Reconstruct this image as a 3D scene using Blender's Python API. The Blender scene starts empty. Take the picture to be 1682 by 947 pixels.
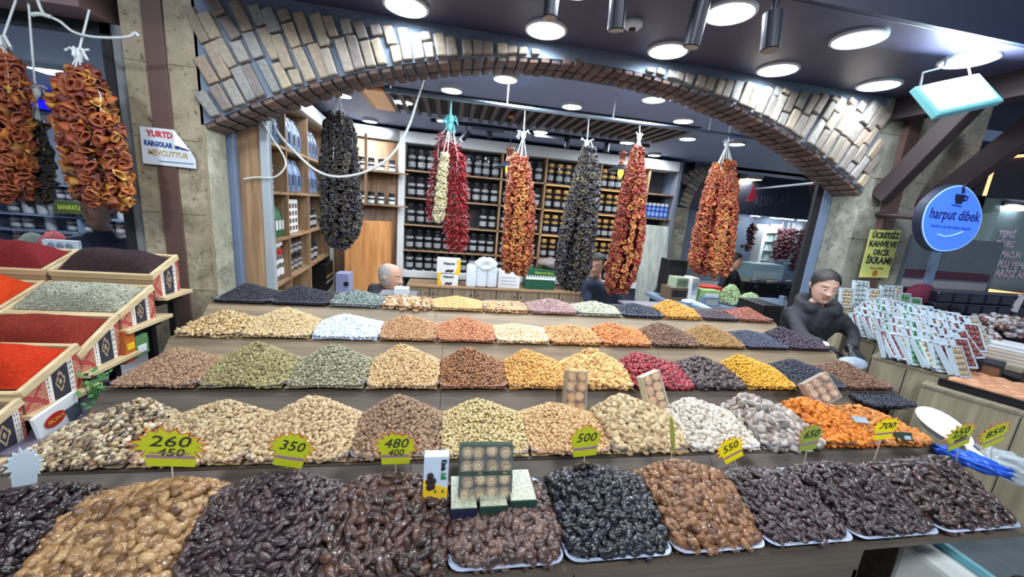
import bpy, bmesh, math, random
import numpy as np
from mathutils import Vector, Matrix, Quaternion
random.seed(7)
rng = np.random.default_rng(11)
SC = bpy.context.scene
COL = SC.collection
PI = math.pi

# ------------------------------------------------------------ camera
EYE = np.array([0.0, 0.0, 1.75])
FPX, CX, CY = 617.0, 841.0, 473.5
CAM2WORLD = np.array([[0.98457124, 0.04698842, 0.16855729],
                      [-0.15466356, -0.21686704, 0.96387129],
                      [0.08184531, -0.97506963, -0.20625366]])
cam_data = bpy.data.cameras.new('camera')
cam_data.sensor_fit = 'HORIZONTAL'
cam_data.sensor_width = 36.0
cam_data.lens = FPX / 1682.0 * 36.0
cam_data.clip_start = 0.02
cam = bpy.data.objects.new('camera', cam_data)
COL.objects.link(cam)
rt = CAM2WORLD @ np.array([1, 0, 0]); up = CAM2WORLD @ np.array([0, -1, 0]); bk = CAM2WORLD @ np.array([0, 0, -1])
cam.matrix_world = Matrix(((rt[0], up[0], bk[0], EYE[0]), (rt[1], up[1], bk[1], EYE[1]), (rt[2], up[2], bk[2], EYE[2]), (0, 0, 0, 1)))
SC.camera = cam
SC.cycles.use_denoising = True
SC.cycles.max_bounces = 5
SC.cycles.diffuse_bounces = 2
SC.cycles.glossy_bounces = 3
SC.cycles.transmission_bounces = 4
SC.cycles.transparent_max_bounces = 8
SC.cycles.sample_clamp_indirect = 6.0

def at(u, v, Y=None, x=None, z=None):
    d = CAM2WORLD @ np.array([u - CX, v - CY, FPX])
    if Y is not None: t = Y / d[1]
    elif x is not None: t = x / d[0]
    else: t = (z - EYE[2]) / d[2]
    return Vector(EYE + t * d)

def project(p):
    c = CAM2WORLD.T @ (np.asarray(p, float) - EYE)
    return CX + FPX * c[0] / c[2], CY + FPX * c[1] / c[2], c[2]

# ------------------------------------------------------------ colour, world, exposure
def lin(c):
    out = []
    for v in c[:3]:
        v = v / 255.0
        out.append(v / 12.92 if v <= 0.04045 else ((v + 0.055) / 1.055) ** 2.4)
    return (out[0], out[1], out[2], 1.0)

vs = SC.view_settings
vs.view_transform = 'Standard'; vs.look = 'None'; vs.gamma = 1.0; vs.use_curve_mapping = False
vs.exposure = -0.05
world = bpy.data.worlds.new('world'); SC.world = world; world.use_nodes = True
bg = world.node_tree.nodes['Background']
bg.inputs['Color'].default_value = (0.50, 0.62, 0.85, 1); bg.inputs['Strength'].default_value = 0.33

DOWN_W, INSIDE_W, FLOOD_W, LEFT_W, FAR_W = 9.0, 14.0, 34.0, 85.0, 20.0
COOL = (0.86, 0.94, 1.0)

def lamp(name, loc, power, radius, color=COOL, direction=(0, 0, -1), parent=None, size_y=None, spread=PI):
    ld = bpy.data.lights.new(name, 'AREA')
    ld.shape = 'RECTANGLE' if size_y else 'DISK'
    ld.size = radius * 2 if not size_y else radius
    if size_y: ld.size_y = size_y
    ld.energy = power; ld.color = color; ld.spread = spread
    o = bpy.data.objects.new(name, ld); COL.objects.link(o)
    o.rotation_euler = Vector(direction).to_track_quat('-Z', 'Y').to_euler()
    if parent is not None:
        o.parent = parent
        o.location = Vector(loc) - wloc(parent)
    else: o.location = loc
    return o

# ------------------------------------------------------------ materials
def new_mat(name):
    m = bpy.data.materials.new(name); m.use_nodes = True
    nt = m.node_tree; b = nt.nodes['Principled BSDF']
    return m, nt, b

def mixrgb(nt, fac, a, b, blend='MIX'):
    n = nt.nodes.new('ShaderNodeMix'); n.data_type = 'RGBA'; n.blend_type = blend
    if isinstance(fac, (int, float)): n.inputs[0].default_value = fac
    else: nt.links.new(fac, n.inputs[0])
    for k, s in ((6, a), (7, b)):
        if isinstance(s, tuple): n.inputs[k].default_value = s
        else: nt.links.new(s, n.inputs[k])
    return n.outputs[2]

def add_bump(nt, b, height, strength, dist=0.01):
    n = nt.nodes.new('ShaderNodeBump'); n.inputs['Strength'].default_value = strength; n.inputs['Distance'].default_value = dist
    nt.links.new(height, n.inputs['Height']); nt.links.new(n.outputs[0], b.inputs['Normal'])

def noise(nt, scale, detail=3, rough=0.6, vec=None):
    n = nt.nodes.new('ShaderNodeTexNoise'); n.inputs['Scale'].default_value = scale
    n.inputs['Detail'].default_value = detail; n.inputs['Roughness'].default_value = rough
    if vec is None:
        t = nt.nodes.new('ShaderNodeTexCoord'); vec = t.outputs['Object']
    nt.links.new(vec, n.inputs['Vector'])
    return n

MATS = {}
def mat(name, col, rough=0.5, metal=0.0, var=0.12, scale=14, bump=0.0, emit=0.0, trans=0.0, alpha=1.0, coat=0.0, spec=0.5):
    if name in MATS: return MATS[name]
    m, nt, b = new_mat(name)
    c = lin(col)
    if var > 0:
        n = noise(nt, scale)
        lo = tuple(x * (1 - var * 1.5) for x in c[:3]) + (1,); hi = tuple(min(1, x * (1 + var)) for x in c[:3]) + (1,)
        nt.links.new(mixrgb(nt, n.outputs['Fac'], lo, hi), b.inputs['Base Color'])
        if bump: add_bump(nt, b, n.outputs['Fac'], bump)
    else: b.inputs['Base Color'].default_value = c
    b.inputs['Roughness'].default_value = rough; b.inputs['Metallic'].default_value = metal
    b.inputs['Transmission Weight'].default_value = trans; b.inputs['Alpha'].default_value = alpha
    b.inputs['Coat Weight'].default_value = coat
    b.inputs['Specular IOR Level'].default_value = spec
    if emit:
        b.inputs['Emission Color'].default_value = c; b.inputs['Emission Strength'].default_value = emit
    MATS[name] = m
    return m

def wood(name, c1, c2, axis='x', scale=5.0, rough=0.5, stretch=14.0):
    if name in MATS: return MATS[name]
    m, nt, b = new_mat(name)
    t = nt.nodes.new('ShaderNodeTexCoord'); mp = nt.nodes.new('ShaderNodeMapping')
    s = [stretch, stretch, stretch]; s['xyz'.index(axis)] = 0.9
    mp.inputs['Scale'].default_value = s
    nt.links.new(t.outputs['Object'], mp.inputs[0])
    n = noise(nt, scale * 0.35, 6, 0.65, mp.outputs[0])
    r = nt.nodes.new('ShaderNodeValToRGB'); nt.links.new(n.outputs['Fac'], r.inputs[0])
    r.color_ramp.elements[0].position = 0.32; r.color_ramp.elements[0].color = lin(c1)
    r.color_ramp.elements[1].position = 0.68; r.color_ramp.elements[1].color = lin(c2)
    nt.links.new(r.outputs[0], b.inputs['Base Color'])
    b.inputs['Roughness'].default_value = rough
    add_bump(nt, b, n.outputs['Fac'], 0.12, 0.004)
    MATS[name] = m
    return m

def ramp_mat(name, cols, rough=0.5, bump=0.3, bscale=160.0, single=False, coat=0.0, mottle=0.25):
    """one colour per piece, chosen from a ramp; 'single' is for pieces that are objects of their own"""
    key = name + ('_single' if single else '')
    if key in MATS: return MATS[key]
    m, nt, b = new_mat(key)
    if single:
        src = nt.nodes.new('ShaderNodeObjectInfo').outputs['Random']
    else:
        src = nt.nodes.new('ShaderNodeNewGeometry').outputs['Random Per Island']
    r = nt.nodes.new('ShaderNodeValToRGB'); nt.links.new(src, r.inputs[0])
    cr = r.color_ramp
    while len(cr.elements) < len(cols): cr.elements.new(0.5)
    for i, c in enumerate(cols):
        cr.elements[i].position = i / max(1, len(cols) - 1); cr.elements[i].color = lin(c)
    n = noise(nt, bscale, 2)
    dark = mixrgb(nt, 1.0, r.outputs[0], (1 - mottle * 2, 1 - mottle * 2, 1 - mottle * 2, 1), 'MULTIPLY')
    nt.links.new(mixrgb(nt, n.outputs['Fac'], dark, r.outputs[0]), b.inputs['Base Color'])
    b.inputs['Roughness'].default_value = rough; b.inputs['Coat Weight'].default_value = coat
    if bump: add_bump(nt, b, n.outputs['Fac'], bump, 0.004)
    MATS[key] = m
    return m

# ------------------------------------------------------------ mesh helpers
WL = {}
def wloc(o):
    return WL.get(o.name, Vector((0, 0, 0))) if o is not None else Vector((0, 0, 0))

def tag(o, label=None, cat=None, group=None, kind=None):
    if label: o['label'] = label
    if cat: o['category'] = cat
    if group: o['group'] = group
    if kind: o['kind'] = kind
    return o

def thing(name, label, cat, loc, group=None):
    o = bpy.data.objects.new(name, None); COL.objects.link(o)
    o.empty_display_size = 0.05
    o.location = loc; WL[o.name] = Vector(loc)
    return tag(o, label, cat, group)

def rotz(a): return Matrix.Rotation(a, 3, 'Z')
def rotx(a): return Matrix.Rotation(a, 3, 'X')
def roty(a): return Matrix.Rotation(a, 3, 'Y')
def frame(xa, ya, za): return Matrix((xa, ya, za)).transposed()

class MB:
    def __init__(s): s.v = []; s.f = []; s.m = []
    def add(s, vs_, fs_, m=0):
        n = len(s.v); s.v.extend(Vector(v) for v in vs_)
        for f in fs_: s.f.append(tuple(i + n for i in f)); s.m.append(m)
        return s
    def obox(s, c, size, R=None, m=0):
        c = Vector(c); vs_ = []
        for x in (-.5, .5):
            for y in (-.5, .5):
                for z in (-.5, .5):
                    p = Vector((x * size[0], y * size[1], z * size[2]))
                    vs_.append(c + (R @ p if R is not None else p))
        return s.add(vs_, [(0, 1, 3, 2), (4, 6, 7, 5), (0, 4, 5, 1), (2, 3, 7, 6), (0, 2, 6, 4), (1, 5, 7, 3)], m)
    def box(s, x0, x1, y0, y1, z0, z1, m=0):
        return s.obox(((x0 + x1) / 2, (y0 + y1) / 2, (z0 + z1) / 2), (x1 - x0, y1 - y0, z1 - z0), None, m)
    def tube(s, pts, r, n=8, m=0):
        pts = [Vector(p) for p in pts]; k = len(pts)
        rs = r if isinstance(r, (list, tuple)) else [r] * k
        vs_, fs_ = [], []
        prev = None
        for i, p in enumerate(pts):
            t = (pts[min(i + 1, k - 1)] - pts[max(i - 1, 0)]).normalized()
            if prev is None:
                a = t.orthogonal().normalized()
            else:
                a = (prev - t * prev.dot(t)); a = a.normalized() if a.length > 1e-6 else t.orthogonal().normalized()
            prev = a; b = t.cross(a)
            for j in range(n):
                q = 2 * PI * j / n
                vs_.append(p + (a * math.cos(q) + b * math.sin(q)) * rs[i])
        for i in range(k - 1):
            for j in range(n):
                j2 = (j + 1) % n
                fs_.append((i * n + j, i * n + j2, (i + 1) * n + j2, (i + 1) * n + j))
        fs_.append(tuple(range(n - 1, -1, -1))); fs_.append(tuple((k - 1) * n + j for j in range(n)))
        return s.add(vs_, fs_, m)
    def lathe(s, prof, c=(0, 0, 0), n=16, R=None, m=0):
        c = Vector(c); vs_, fs_ = [], []
        for (r, z) in prof:
            for j in range(n):
                q = 2 * PI * j / n
                p = Vector((r * math.cos(q), r * math.sin(q), z))
                vs_.append(c + (R @ p if R is not None else p))
        for i in range(len(prof) - 1):
            for j in range(n):
                j2 = (j + 1) % n
                fs_.append((i * n + j, i * n + j2, (i + 1) * n + j2, (i + 1) * n + j))
        if prof[0][0] > 1e-5: fs_.append(tuple(range(n - 1, -1, -1)))
        if prof[-1][0] > 1e-5: fs_.append(tuple((len(prof) - 1) * n + j for j in range(n)))
        return s.add(vs_, fs_, m)
    def prism(s, poly, o, R, h, m=0):
        """2D outline in the frame R (x,y), pushed h along z"""
        o = Vector(o); n = len(poly)
        vs_ = [o + R @ Vector((x, y, 0)) for x, y in poly] + [o + R @ Vector((x, y, h)) for x, y in poly]
        fs_ = [tuple(range(n - 1, -1, -1)), tuple(range(n, 2 * n))]
        for i in range(n): fs_.append((i, (i + 1) % n, n + (i + 1) % n, n + i))
        return s.add(vs_, fs_, m)
    def ell(s, c, rad, R=None, nu=12, nv=8, m=0):
        prof = []
        vs_, fs_ = [], []
        c = Vector(c)
        for i in range(nv + 1):
            ph = -PI / 2 + PI * i / nv
            for j in range(nu):
                q = 2 * PI * j / nu
                p = Vector((rad[0] * math.cos(ph) * math.cos(q), rad[1] * math.cos(ph) * math.sin(q), rad[2] * math.sin(ph)))
                vs_.append(c + (R @ p if R is not None else p))
        for i in range(nv):
            for j in range(nu):
                j2 = (j + 1) % nu
                fs_.append((i * nu + j, i * nu + j2, (i + 1) * nu + j2, (i + 1) * nu + j))
        return s.add(vs_, fs_, m)
    def build(s, name, mats, parent=None, smooth=False, bevel=0.0, seg=2, kind=None, label=None, local=False, subsurf=0):
        me = bpy.data.meshes.new(name)
        off = Vector((0, 0, 0)) if local else wloc(parent)
        me.from_pydata([tuple(v - off) for v in s.v], [], s.f)
        mats = mats if isinstance(mats, (list, tuple)) else [mats]
        for m in mats: me.materials.append(m)
        if len(mats) > 1: me.polygons.foreach_set('material_index', s.m)
        if smooth: me.polygons.foreach_set('use_smooth', [True] * len(me.polygons))
        o = bpy.data.objects.new(name, me); COL.objects.link(o)
        if parent is not None: o.parent = parent
        WL[o.name] = off
        if bevel:
            b = o.modifiers.new('bevel', 'BEVEL'); b.width = bevel; b.segments = seg; b.limit_method = 'ANGLE'; b.angle_limit = 0.6
        if subsurf:
            b = o.modifiers.new('sub', 'SUBSURF'); b.levels = subsurf; b.render_levels = subsurf
        if kind: o['kind'] = kind
        if label: o['label'] = label
        return o

def structure(name, mb, m, parent=None, **k):
    o = mb.build(name, m, parent, **k)
    o['kind'] = 'structure'
    return o

def copy_tree(o, loc=None, label=None, rot=None):
    c = o.copy(); COL.objects.link(c)
    if loc is not None: c.location = loc
    if rot is not None: c.rotation_euler = rot
    if label: c['label'] = label
    for ch in list(o.children):
        d = ch.copy(); COL.objects.link(d); d.parent = c
        for g in list(ch.children):
            e = g.copy(); COL.objects.link(e); e.parent = d
    return c

def lettering(name, text, o, R, size, m, parent=None, align='CENTER', extrude=0.0004, shear=0.0, bold=0.0, sx=1.0, fit=None):
    """text lying in the frame R at o, reading along R's x axis; one mesh"""
    cu = bpy.data.curves.new(name, 'FONT'); cu.body = text; cu.size = size; cu.align_x = align; cu.align_y = 'CENTER'
    cu.extrude = extrude; cu.shear = shear; cu.offset = bold; cu.resolution_u = 2
    tmp = bpy.data.objects.new('tmp_text', cu)
    me = bpy.data.meshes.new_from_object(tmp); bpy.data.objects.remove(tmp); bpy.data.curves.remove(cu)
    me.name = name
    me.materials.clear(); me.materials.append(m)
    if fit and len(me.vertices):
        xs = [v.co.x for v in me.vertices]; sx = fit / max(1e-6, max(xs) - min(xs))
    ob = bpy.data.objects.new(name, me); COL.objects.link(ob)
    M4 = R.to_4x4() @ Matrix.Diagonal((sx, 1, 1, 1))
    if parent is not None: ob.parent = parent
    M4.translation = Vector(o) - wloc(parent)
    ob.matrix_local = M4
    return ob

def px_text(name, text, pl, pr, hpx, Y, m, parent=None, **k):
    """text on a wall plane y = Y, running between two picture points"""
    a, b = at(*pl, Y=Y), at(*pr, Y=Y)
    c = ((pl[0] + pr[0]) / 2, (pl[1] + pr[1]) / 2)
    hh = (at(c[0], c[1] - hpx / 2, Y=Y) - at(c[0], c[1] + hpx / 2, Y=Y)).length
    xa = (b - a).normalized(); za = Vector((0, -1, 0)); ya = za.cross(xa).normalized()
    return lettering(name, text, (a + b) / 2, frame(xa, ya, za), hh * 1.35, m, parent, fit=(b - a).length, **k)

# numpy mesh of many pieces
def np_mesh(name, V, F, mats, parent=None, fm=None, smooth=True):
    me = bpy.data.meshes.new(name)
    V = np.asarray(V, np.float32); F = np.asarray(F, np.int32)
    if parent is not None: V = V - np.array(wloc(parent), np.float32)
    nv, nf, k = len(V), len(F), F.shape[1]
    me.vertices.add(nv); me.vertices.foreach_set('co', V.ravel())
    me.loops.add(nf * k); me.loops.foreach_set('vertex_index', F.ravel())
    me.polygons.add(nf); me.polygons.foreach_set('loop_start', np.arange(0, nf * k, k, dtype=np.int32))
    me.polygons.foreach_set('loop_total', np.full(nf, k, np.int32))
    if smooth: me.polygons.foreach_set('use_smooth', np.ones(nf, bool))
    for m in (mats if isinstance(mats, (list, tuple)) else [mats]): me.materials.append(m)
    if fm is not None: me.polygons.foreach_set('material_index', np.asarray(fm, np.int32))
    me.update(calc_edges=True); me.validate()
    o = bpy.data.objects.new(name, me); COL.objects.link(o)
    if parent is not None: o.parent = parent
    WL[o.name] = wloc(parent)
    return o

def ico(sub):
    bm = bmesh.new(); bmesh.ops.create_icosphere(bm, subdivisions=sub, radius=1.0)
    V = np.array([v.co[:] for v in bm.verts]); bm.faces.ensure_lookup_table()
    F = np.array([[v.index for v in f.verts] for f in bm.faces]); bm.free()
    return V, F
ICO = {k: ico(k) for k in (1, 2, 3)}

def wob(V, amp, freq, seed):
    r = np.random.default_rng(seed); out = np.zeros(len(V))
    for _ in range(4):
        d = r.normal(size=3); out += np.sin(V @ d * freq + r.uniform(0, 6.28))
    return V * (1 + amp * out[:, None] / 2)

def piece(kind, sub=2, seed=0):
    """one nut or fruit of about unit length along x"""
    V, F = ICO[sub]; V = V.copy(); F = F.copy()
    if kind == 'date':
        V = wob(V, 0.07, 2.2, seed)
        t = V[:, 0]
        a = np.arctan2(V[:, 2], V[:, 1])
        wr = 1 + (0.08 * np.sin(a * 4 + seed + 1.5 * t) + 0.05 * np.sin(a * 9 + seed * 2 - t)) * (1 - t ** 4)
        V[:, 1] *= 0.245 * wr; V[:, 2] *= 0.225 * wr; V[:, 0] = np.sign(t) * np.abs(t) ** .9 * 0.5
        V[:, 1] *= 1 - 0.12 * t
        V[:, 2] += 0.05 * (t ** 2) * (1 if seed % 2 else -0.4)
    elif kind == 'fat_date':
        V = wob(V, 0.08, 2.4, seed)
        t = V[:, 0]; a = np.arctan2(V[:, 2], V[:, 1])
        wr = 1 + (0.05 * np.sin(a * 4 + seed * 2 + t) + .03 * np.sin(a * 8 + seed)) * (1 - t ** 4)
        V[:, 1] *= 0.34 * wr; V[:, 2] *= 0.30 * wr; V[:, 0] *= 0.5
        V[:, 1] *= 1 + 0.10 * t
    elif kind == 'almond':
        t = V[:, 0]; w = 1 - 0.35 * t
        V[:, 1] *= 0.30 * w; V[:, 2] *= 0.17 * w; V[:, 0] *= 0.5
    elif kind == 'seed':
        V[:, 1] *= 0.28; V[:, 2] *= 0.12; V[:, 0] *= 0.5
    elif kind == 'nut':
        V = wob(V, 0.05, 2.0, seed); V[:, 0] *= 0.5; V[:, 1] *= 0.36; V[:, 2] *= 0.34
    elif kind == 'cashew':
        t = V[:, 0].copy(); V[:, 1] *= 0.24; V[:, 2] *= 0.2; V[:, 0] *= 0.5
        V[:, 1] += 0.28 * t ** 2
    elif kind == 'raisin':
        V = wob(V, 0.12, 3.2, seed); V[:, 0] *= 0.5; V[:, 1] *= 0.34; V[:, 2] *= 0.3
    elif kind == 'walnut':
        V = wob(V, 0.22, 4.0, seed); V[:, 0] *= 0.5; V[:, 1] *= 0.42; V[:, 2] *= 0.3
    elif kind == 'fig':
        r = np.hypot(V[:, 0], V[:, 1]); V = wob(V, 0.07, 2.6, seed)
        dent = np.exp(-(r / 0.42) ** 2)
        V[:, 2] *= 0.30 * (1 - 0.75 * dent); V[:, 0] *= 0.5; V[:, 1] *= 0.46
        V[:, 2] += 0.06 * V[:, 0]
    elif kind == 'apricot':
        r = np.hypot(V[:, 0], V[:, 1]); V = wob(V, 0.1, 2.4, seed)
        dent = np.exp(-((V[:, 0] + 0.1) / 0.3) ** 2 - (V[:, 1] / 0.5) ** 2)
        top = V[:, 2] > 0
        V[:, 2] *= np.where(top, 0.26 * (1 - 0.9 * dent), 0.22); V[:, 0] *= 0.5; V[:, 1] *= 0.40
    elif kind == 'prune':
        V = wob(V, 0.13, 3.4, seed); V[:, 0] *= 0.5; V[:, 1] *= 0.37; V[:, 2] *= 0.27
    elif kind == 'flake':
        V = wob(V, 0.25, 2.6, seed); z = V[:, 0] ** 2 * 0.2; V[:, 0] *= 0.5; V[:, 1] *= 0.4; V[:, 2] = V[:, 2] * 0.08 + z
    return V, F

def rand_rots(n, normals, tilt=0.5, flat=True):
    yaw = rng.uniform(0, 2 * PI, n)
    N = normals + rng.normal(scale=tilt, size=(n, 3)); N /= np.linalg.norm(N, axis=1)[:, None]
    A = np.stack([np.cos(yaw), np.sin(yaw), np.zeros(n)], 1)
    A -= N * np.sum(A * N, 1)[:, None]; A /= np.linalg.norm(A, axis=1)[:, None]
    B = np.cross(N, A)
    return np.stack([A, B, N], axis=2)     # columns

def scatter_arrays(variants, R, T, S):
    Vs, Fs, base = [], [], 0
    n = len(T); pick = rng.integers(0, len(variants), n)
    for k, (V, F) in enumerate(variants):
        idx = np.where(pick == k)[0]
        if len(idx) == 0: continue
        P = np.einsum('nij,vj->nvi', R[idx] * S[idx, None, None], V) + T[idx][:, None, :]
        Vs.append(P.reshape(-1, 3))
        Fs.append((F[None] + (np.arange(len(idx)) * len(V))[:, None, None] + base).reshape(-1, 3)); base += len(idx) * len(V)
    return np.concatenate(Vs), np.concatenate(Fs)
# ------------------------------------------------------------ shared materials
def stone(name, c1, c2, scale=9):
    m, nt, b = new_mat(name)
    n = noise(nt, scale, 8, 0.72); n2 = noise(nt, scale * 0.3, 4); n3 = noise(nt, scale * 3.5, 4, .7)
    def sharp(src, lo, hi):
        r = nt.nodes.new('ShaderNodeValToRGB'); nt.links.new(src, r.inputs[0])
        r.color_ramp.elements[0].position = lo; r.color_ramp.elements[1].position = hi
        return r.outputs[0]
    a = mixrgb(nt, sharp(n.outputs['Fac'], .36, .60), lin(c1), lin(c2))
    mid = tuple((x + y) / 2 for x, y in zip(lin(c1), lin(c2)))
    a = mixrgb(nt, sharp(n2.outputs['Fac'], .38, .66), a, mid)
    nt.links.new(mixrgb(nt, sharp(n3.outputs['Fac'], .30, .42), lin(tuple(x * .72 for x in c1)), a), b.inputs['Base Color'])
    t = nt.nodes.new('ShaderNodeTexCoord')
    b.inputs['Roughness'].default_value = 0.55
    add_bump(nt, b, n.outputs['Fac'], 0.25, 0.006)
    MATS[name] = m
    return m
M_STONE = stone('stone_cladding', (104, 94, 76), (178, 166, 142), 9)
M_STONE_GREY = stone('grey_stone', (92, 92, 84), (158, 156, 144), 9)
M_STONE_PALE = stone('pale_stone', (112, 110, 94), (184, 182, 164), 9)
M_MORTAR = mat('mortar', (104, 118, 136), 0.85, var=0.15, bump=0.4, scale=30)
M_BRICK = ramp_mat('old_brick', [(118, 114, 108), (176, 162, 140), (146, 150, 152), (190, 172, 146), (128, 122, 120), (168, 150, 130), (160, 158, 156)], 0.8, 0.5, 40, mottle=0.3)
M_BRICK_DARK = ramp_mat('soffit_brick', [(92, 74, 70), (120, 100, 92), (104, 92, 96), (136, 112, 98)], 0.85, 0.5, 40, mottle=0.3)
M_CEIL = mat('brown_ceiling', (68, 66, 92), 0.42, var=0.12, scale=6)
M_CEIL_IN = mat('grey_blue_ceiling', (132, 148, 184), 0.5, var=0.06, scale=4)
M_BROWN = mat('brown_steel', (88, 66, 60), 0.5, var=0.1)
M_DARK = mat('near_black', (22, 22, 28), 0.6, var=0.1)
M_NAVY = mat('navy_panel', (24, 32, 58), 0.5, var=0.1)
M_DKBEAM = mat('dark_timber', (52, 40, 44), 0.55, var=0.15)
M_BLUEGREY = mat('blue_grey_metal', (118, 136, 164), 0.4, 0.2, var=0.06)
M_SILVER = mat('silver_metal', (196, 206, 214), 0.3, 0.5, var=0.04)
M_WHITE = mat('white_paint', (222, 224, 226), 0.5, var=0.04)
M_FLOOR = mat('pale_floor', (186, 184, 178), 0.4, var=0.08, scale=3)
M_WALLBLUE = mat('blue_grey_wall', (96, 112, 138), 0.7, var=0.06)
M_BLACK = mat('black_plastic', (18, 19, 22), 0.35, var=0.0)
M_OAK_Z = wood('oak_upright', (112, 84, 60), (172, 140, 106), 'z')
M_OAK_X = wood('oak_board', (112, 84, 60), (176, 144, 108), 'x')
M_OAK_Y = wood('oak_shelf', (112, 84, 60), (176, 144, 108), 'y')
M_GLOW = mat('lamp_white', (236, 246, 255), 0.5, var=0, emit=14)
M_GLASS = mat('clear_glass', (20, 26, 34), 0.05, var=0, alpha=0.10, spec=0.3)

# ------------------------------------------------------------ floor, ceilings
structure('floor', MB().box(-8, 9, -3, 12, -0.06, 0), M_FLOOR)
structure('ceiling', MB().box(-1.555, 3.46, 1.87, 3.05, 2.86, 3.4), M_CEIL, bevel=0.004)
structure('ceiling_front_dark_sheet', MB().box(-1.555, 3.46, 1.845, 1.868, 2.862, 3.4), M_NAVY)  # added sheet that turns the ceiling's front face dark blue
structure('ceiling_fascia', MB().box(3.46, 3.60, 1.80, 2.75, 2.70, 3.4), M_DKBEAM)
structure('ceiling_canopy', MB().box(-8, 9, -3, 1.8, 3.9, 4.0).box(3.6, 9, 1.8, 3.0, 3.3, 3.4), M_DKBEAM)
structure('ceiling_inside', MB().box(-2.2, 7.0, 3.05, 6.6, 2.75, 2.85), M_CEIL_IN)
sl = MB().box(-0.72, 2.55, 3.86, 4.72, 2.742, 2.75, 0)
k = 0
x = -0.66
while x < 2.52:
    sl.box(x, x + 0.045, 3.88, 4.70, 2.70, 2.742, 1); x += 0.115
structure('ceiling_slats', sl, [M_DARK, mat('slat_timber', (92, 84, 86), 0.5)])
structure('ceiling_lintel', MB().box(-6, -1.98, 2.58, 3.06, 2.60, 3.4).box(-1.98, -1.555, 2.765, 3.05, 2.86, 3.4), mat('beam_plaster', (120, 98, 98), 0.6, var=0.08))

# ------------------------------------------------------------ brick arch
ARC_CX, ARC_CZ, ARC_R = 0.945, -2.11, 4.885
def arch_pt(a, r):        # a measured from straight up, positive to the right
    return ARC_CX + r * math.sin(a), ARC_CZ + r * math.cos(a)
def make_arch(name, cx, cz, R, x0, x1, y, thick, top, brick_w=0.064, ring=None, seed=3):
    rd = random.Random(seed)
    a0 = math.asin(max(-1, (x0 - cx) / R)); a1 = math.asin(min(1, (x1 - cx) / R))
    mb = MB(); N = 60
    P = [(cx + R * math.sin(a0 + (a1 - a0) * i / N), cz + R * math.cos(a0 + (a1 - a0) * i / N)) for i in range(N + 1)]
    for (xa, za), (xb, zb) in zip(P[:-1], P[1:]):
        vs_ = [(xa, y, za), (xb, y, zb), (xb, y, top), (xa, y, top), (xa, y + thick, za), (xb, y + thick, zb), (xb, y + thick, top), (xa, y + thick, top)]
        mb.add(vs_, [(0, 1, 2, 3), (5, 4, 7, 6), (4, 5, 1, 0), (3, 2, 6, 7)])
    arch = structure(name, mb, M_MORTAR)
    fb, sb = MB(), MB()
    da = (brick_w + 0.012) / R
    a = a0 - 0.10
    while a < a1 + 0.10:
        col_shift = rd.uniform(0, 0.16)
        r = R + 0.004
        first = True
        while r < R + (ring or 1.2):
            L = rd.uniform(0.13, 0.215)
            if first: L = rd.choice([0.10, 0.16, 0.20]); first = False
            aa = a + rd.uniform(-0.003, 0.003)
            rc = r + L / 2
            xc, zc = cx + rc * math.sin(aa), cz + rc * math.cos(aa)
            zt = cz + (r + L) * math.cos(aa)
            L2 = L
            if zt > top - 0.055: L2 = max(0.0, (top - 0.055 - cz) / math.cos(aa) - r)
            w = brick_w * rd.uniform(0.9, 1.07) * rc / R
            ok = L2 > 0.04 and (xc > x0 + .03) and (xc + w / 2 < x1 + 0.03)
            if ok:
                rc = r + L2 / 2
                Rm = frame(Vector((math.cos(aa), 0, -math.sin(aa))), Vector((0, 1, 0)), Vector((math.sin(aa), 0, math.cos(aa)))) @ roty(rd.uniform(-.05, .05))
                n0 = len(fb.v)
                fb.obox((cx + rc * math.sin(aa), y - 0.004 + rd.uniform(-.006, .004), cz + rc * math.cos(aa)), (w, 0.055, L2 - 0.010), Rm)
                for i in range(n0, len(fb.v)): fb.v[i] += Vector((rd.uniform(-.005, .005), rd.uniform(-.004, .004), rd.uniform(-.006, .006)))
            r += L
        # soffit bricks
        if a0 <= a <= a1:
            for k in range(2):
                rr = R - 0.004
                Rm = frame(Vector((math.cos(a), 0, -math.sin(a))), Vector((0, 1, 0)), Vector((math.sin(a), 0, math.cos(a)))) @ rotz(rd.uniform(-.08, .08))
                sb.obox((cx + rr * math.sin(a), y + thick * (0.25 + 0.5 * k) + rd.uniform(-.01, .01), cz + rr * math.cos(a)), (brick_w * rd.uniform(.85, 1.05), thick * 0.46, 0.045), Rm)
        a += da
    fo = fb.build('brick_facing', M_BRICK, arch, bevel=0.010, seg=2, kind='structure')
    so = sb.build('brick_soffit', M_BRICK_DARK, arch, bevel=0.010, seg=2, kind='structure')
    return arch
make_arch('wall_arch', ARC_CX, ARC_CZ, ARC_R, -1.545, 3.385, 2.75, 0.30, 2.86)

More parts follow.
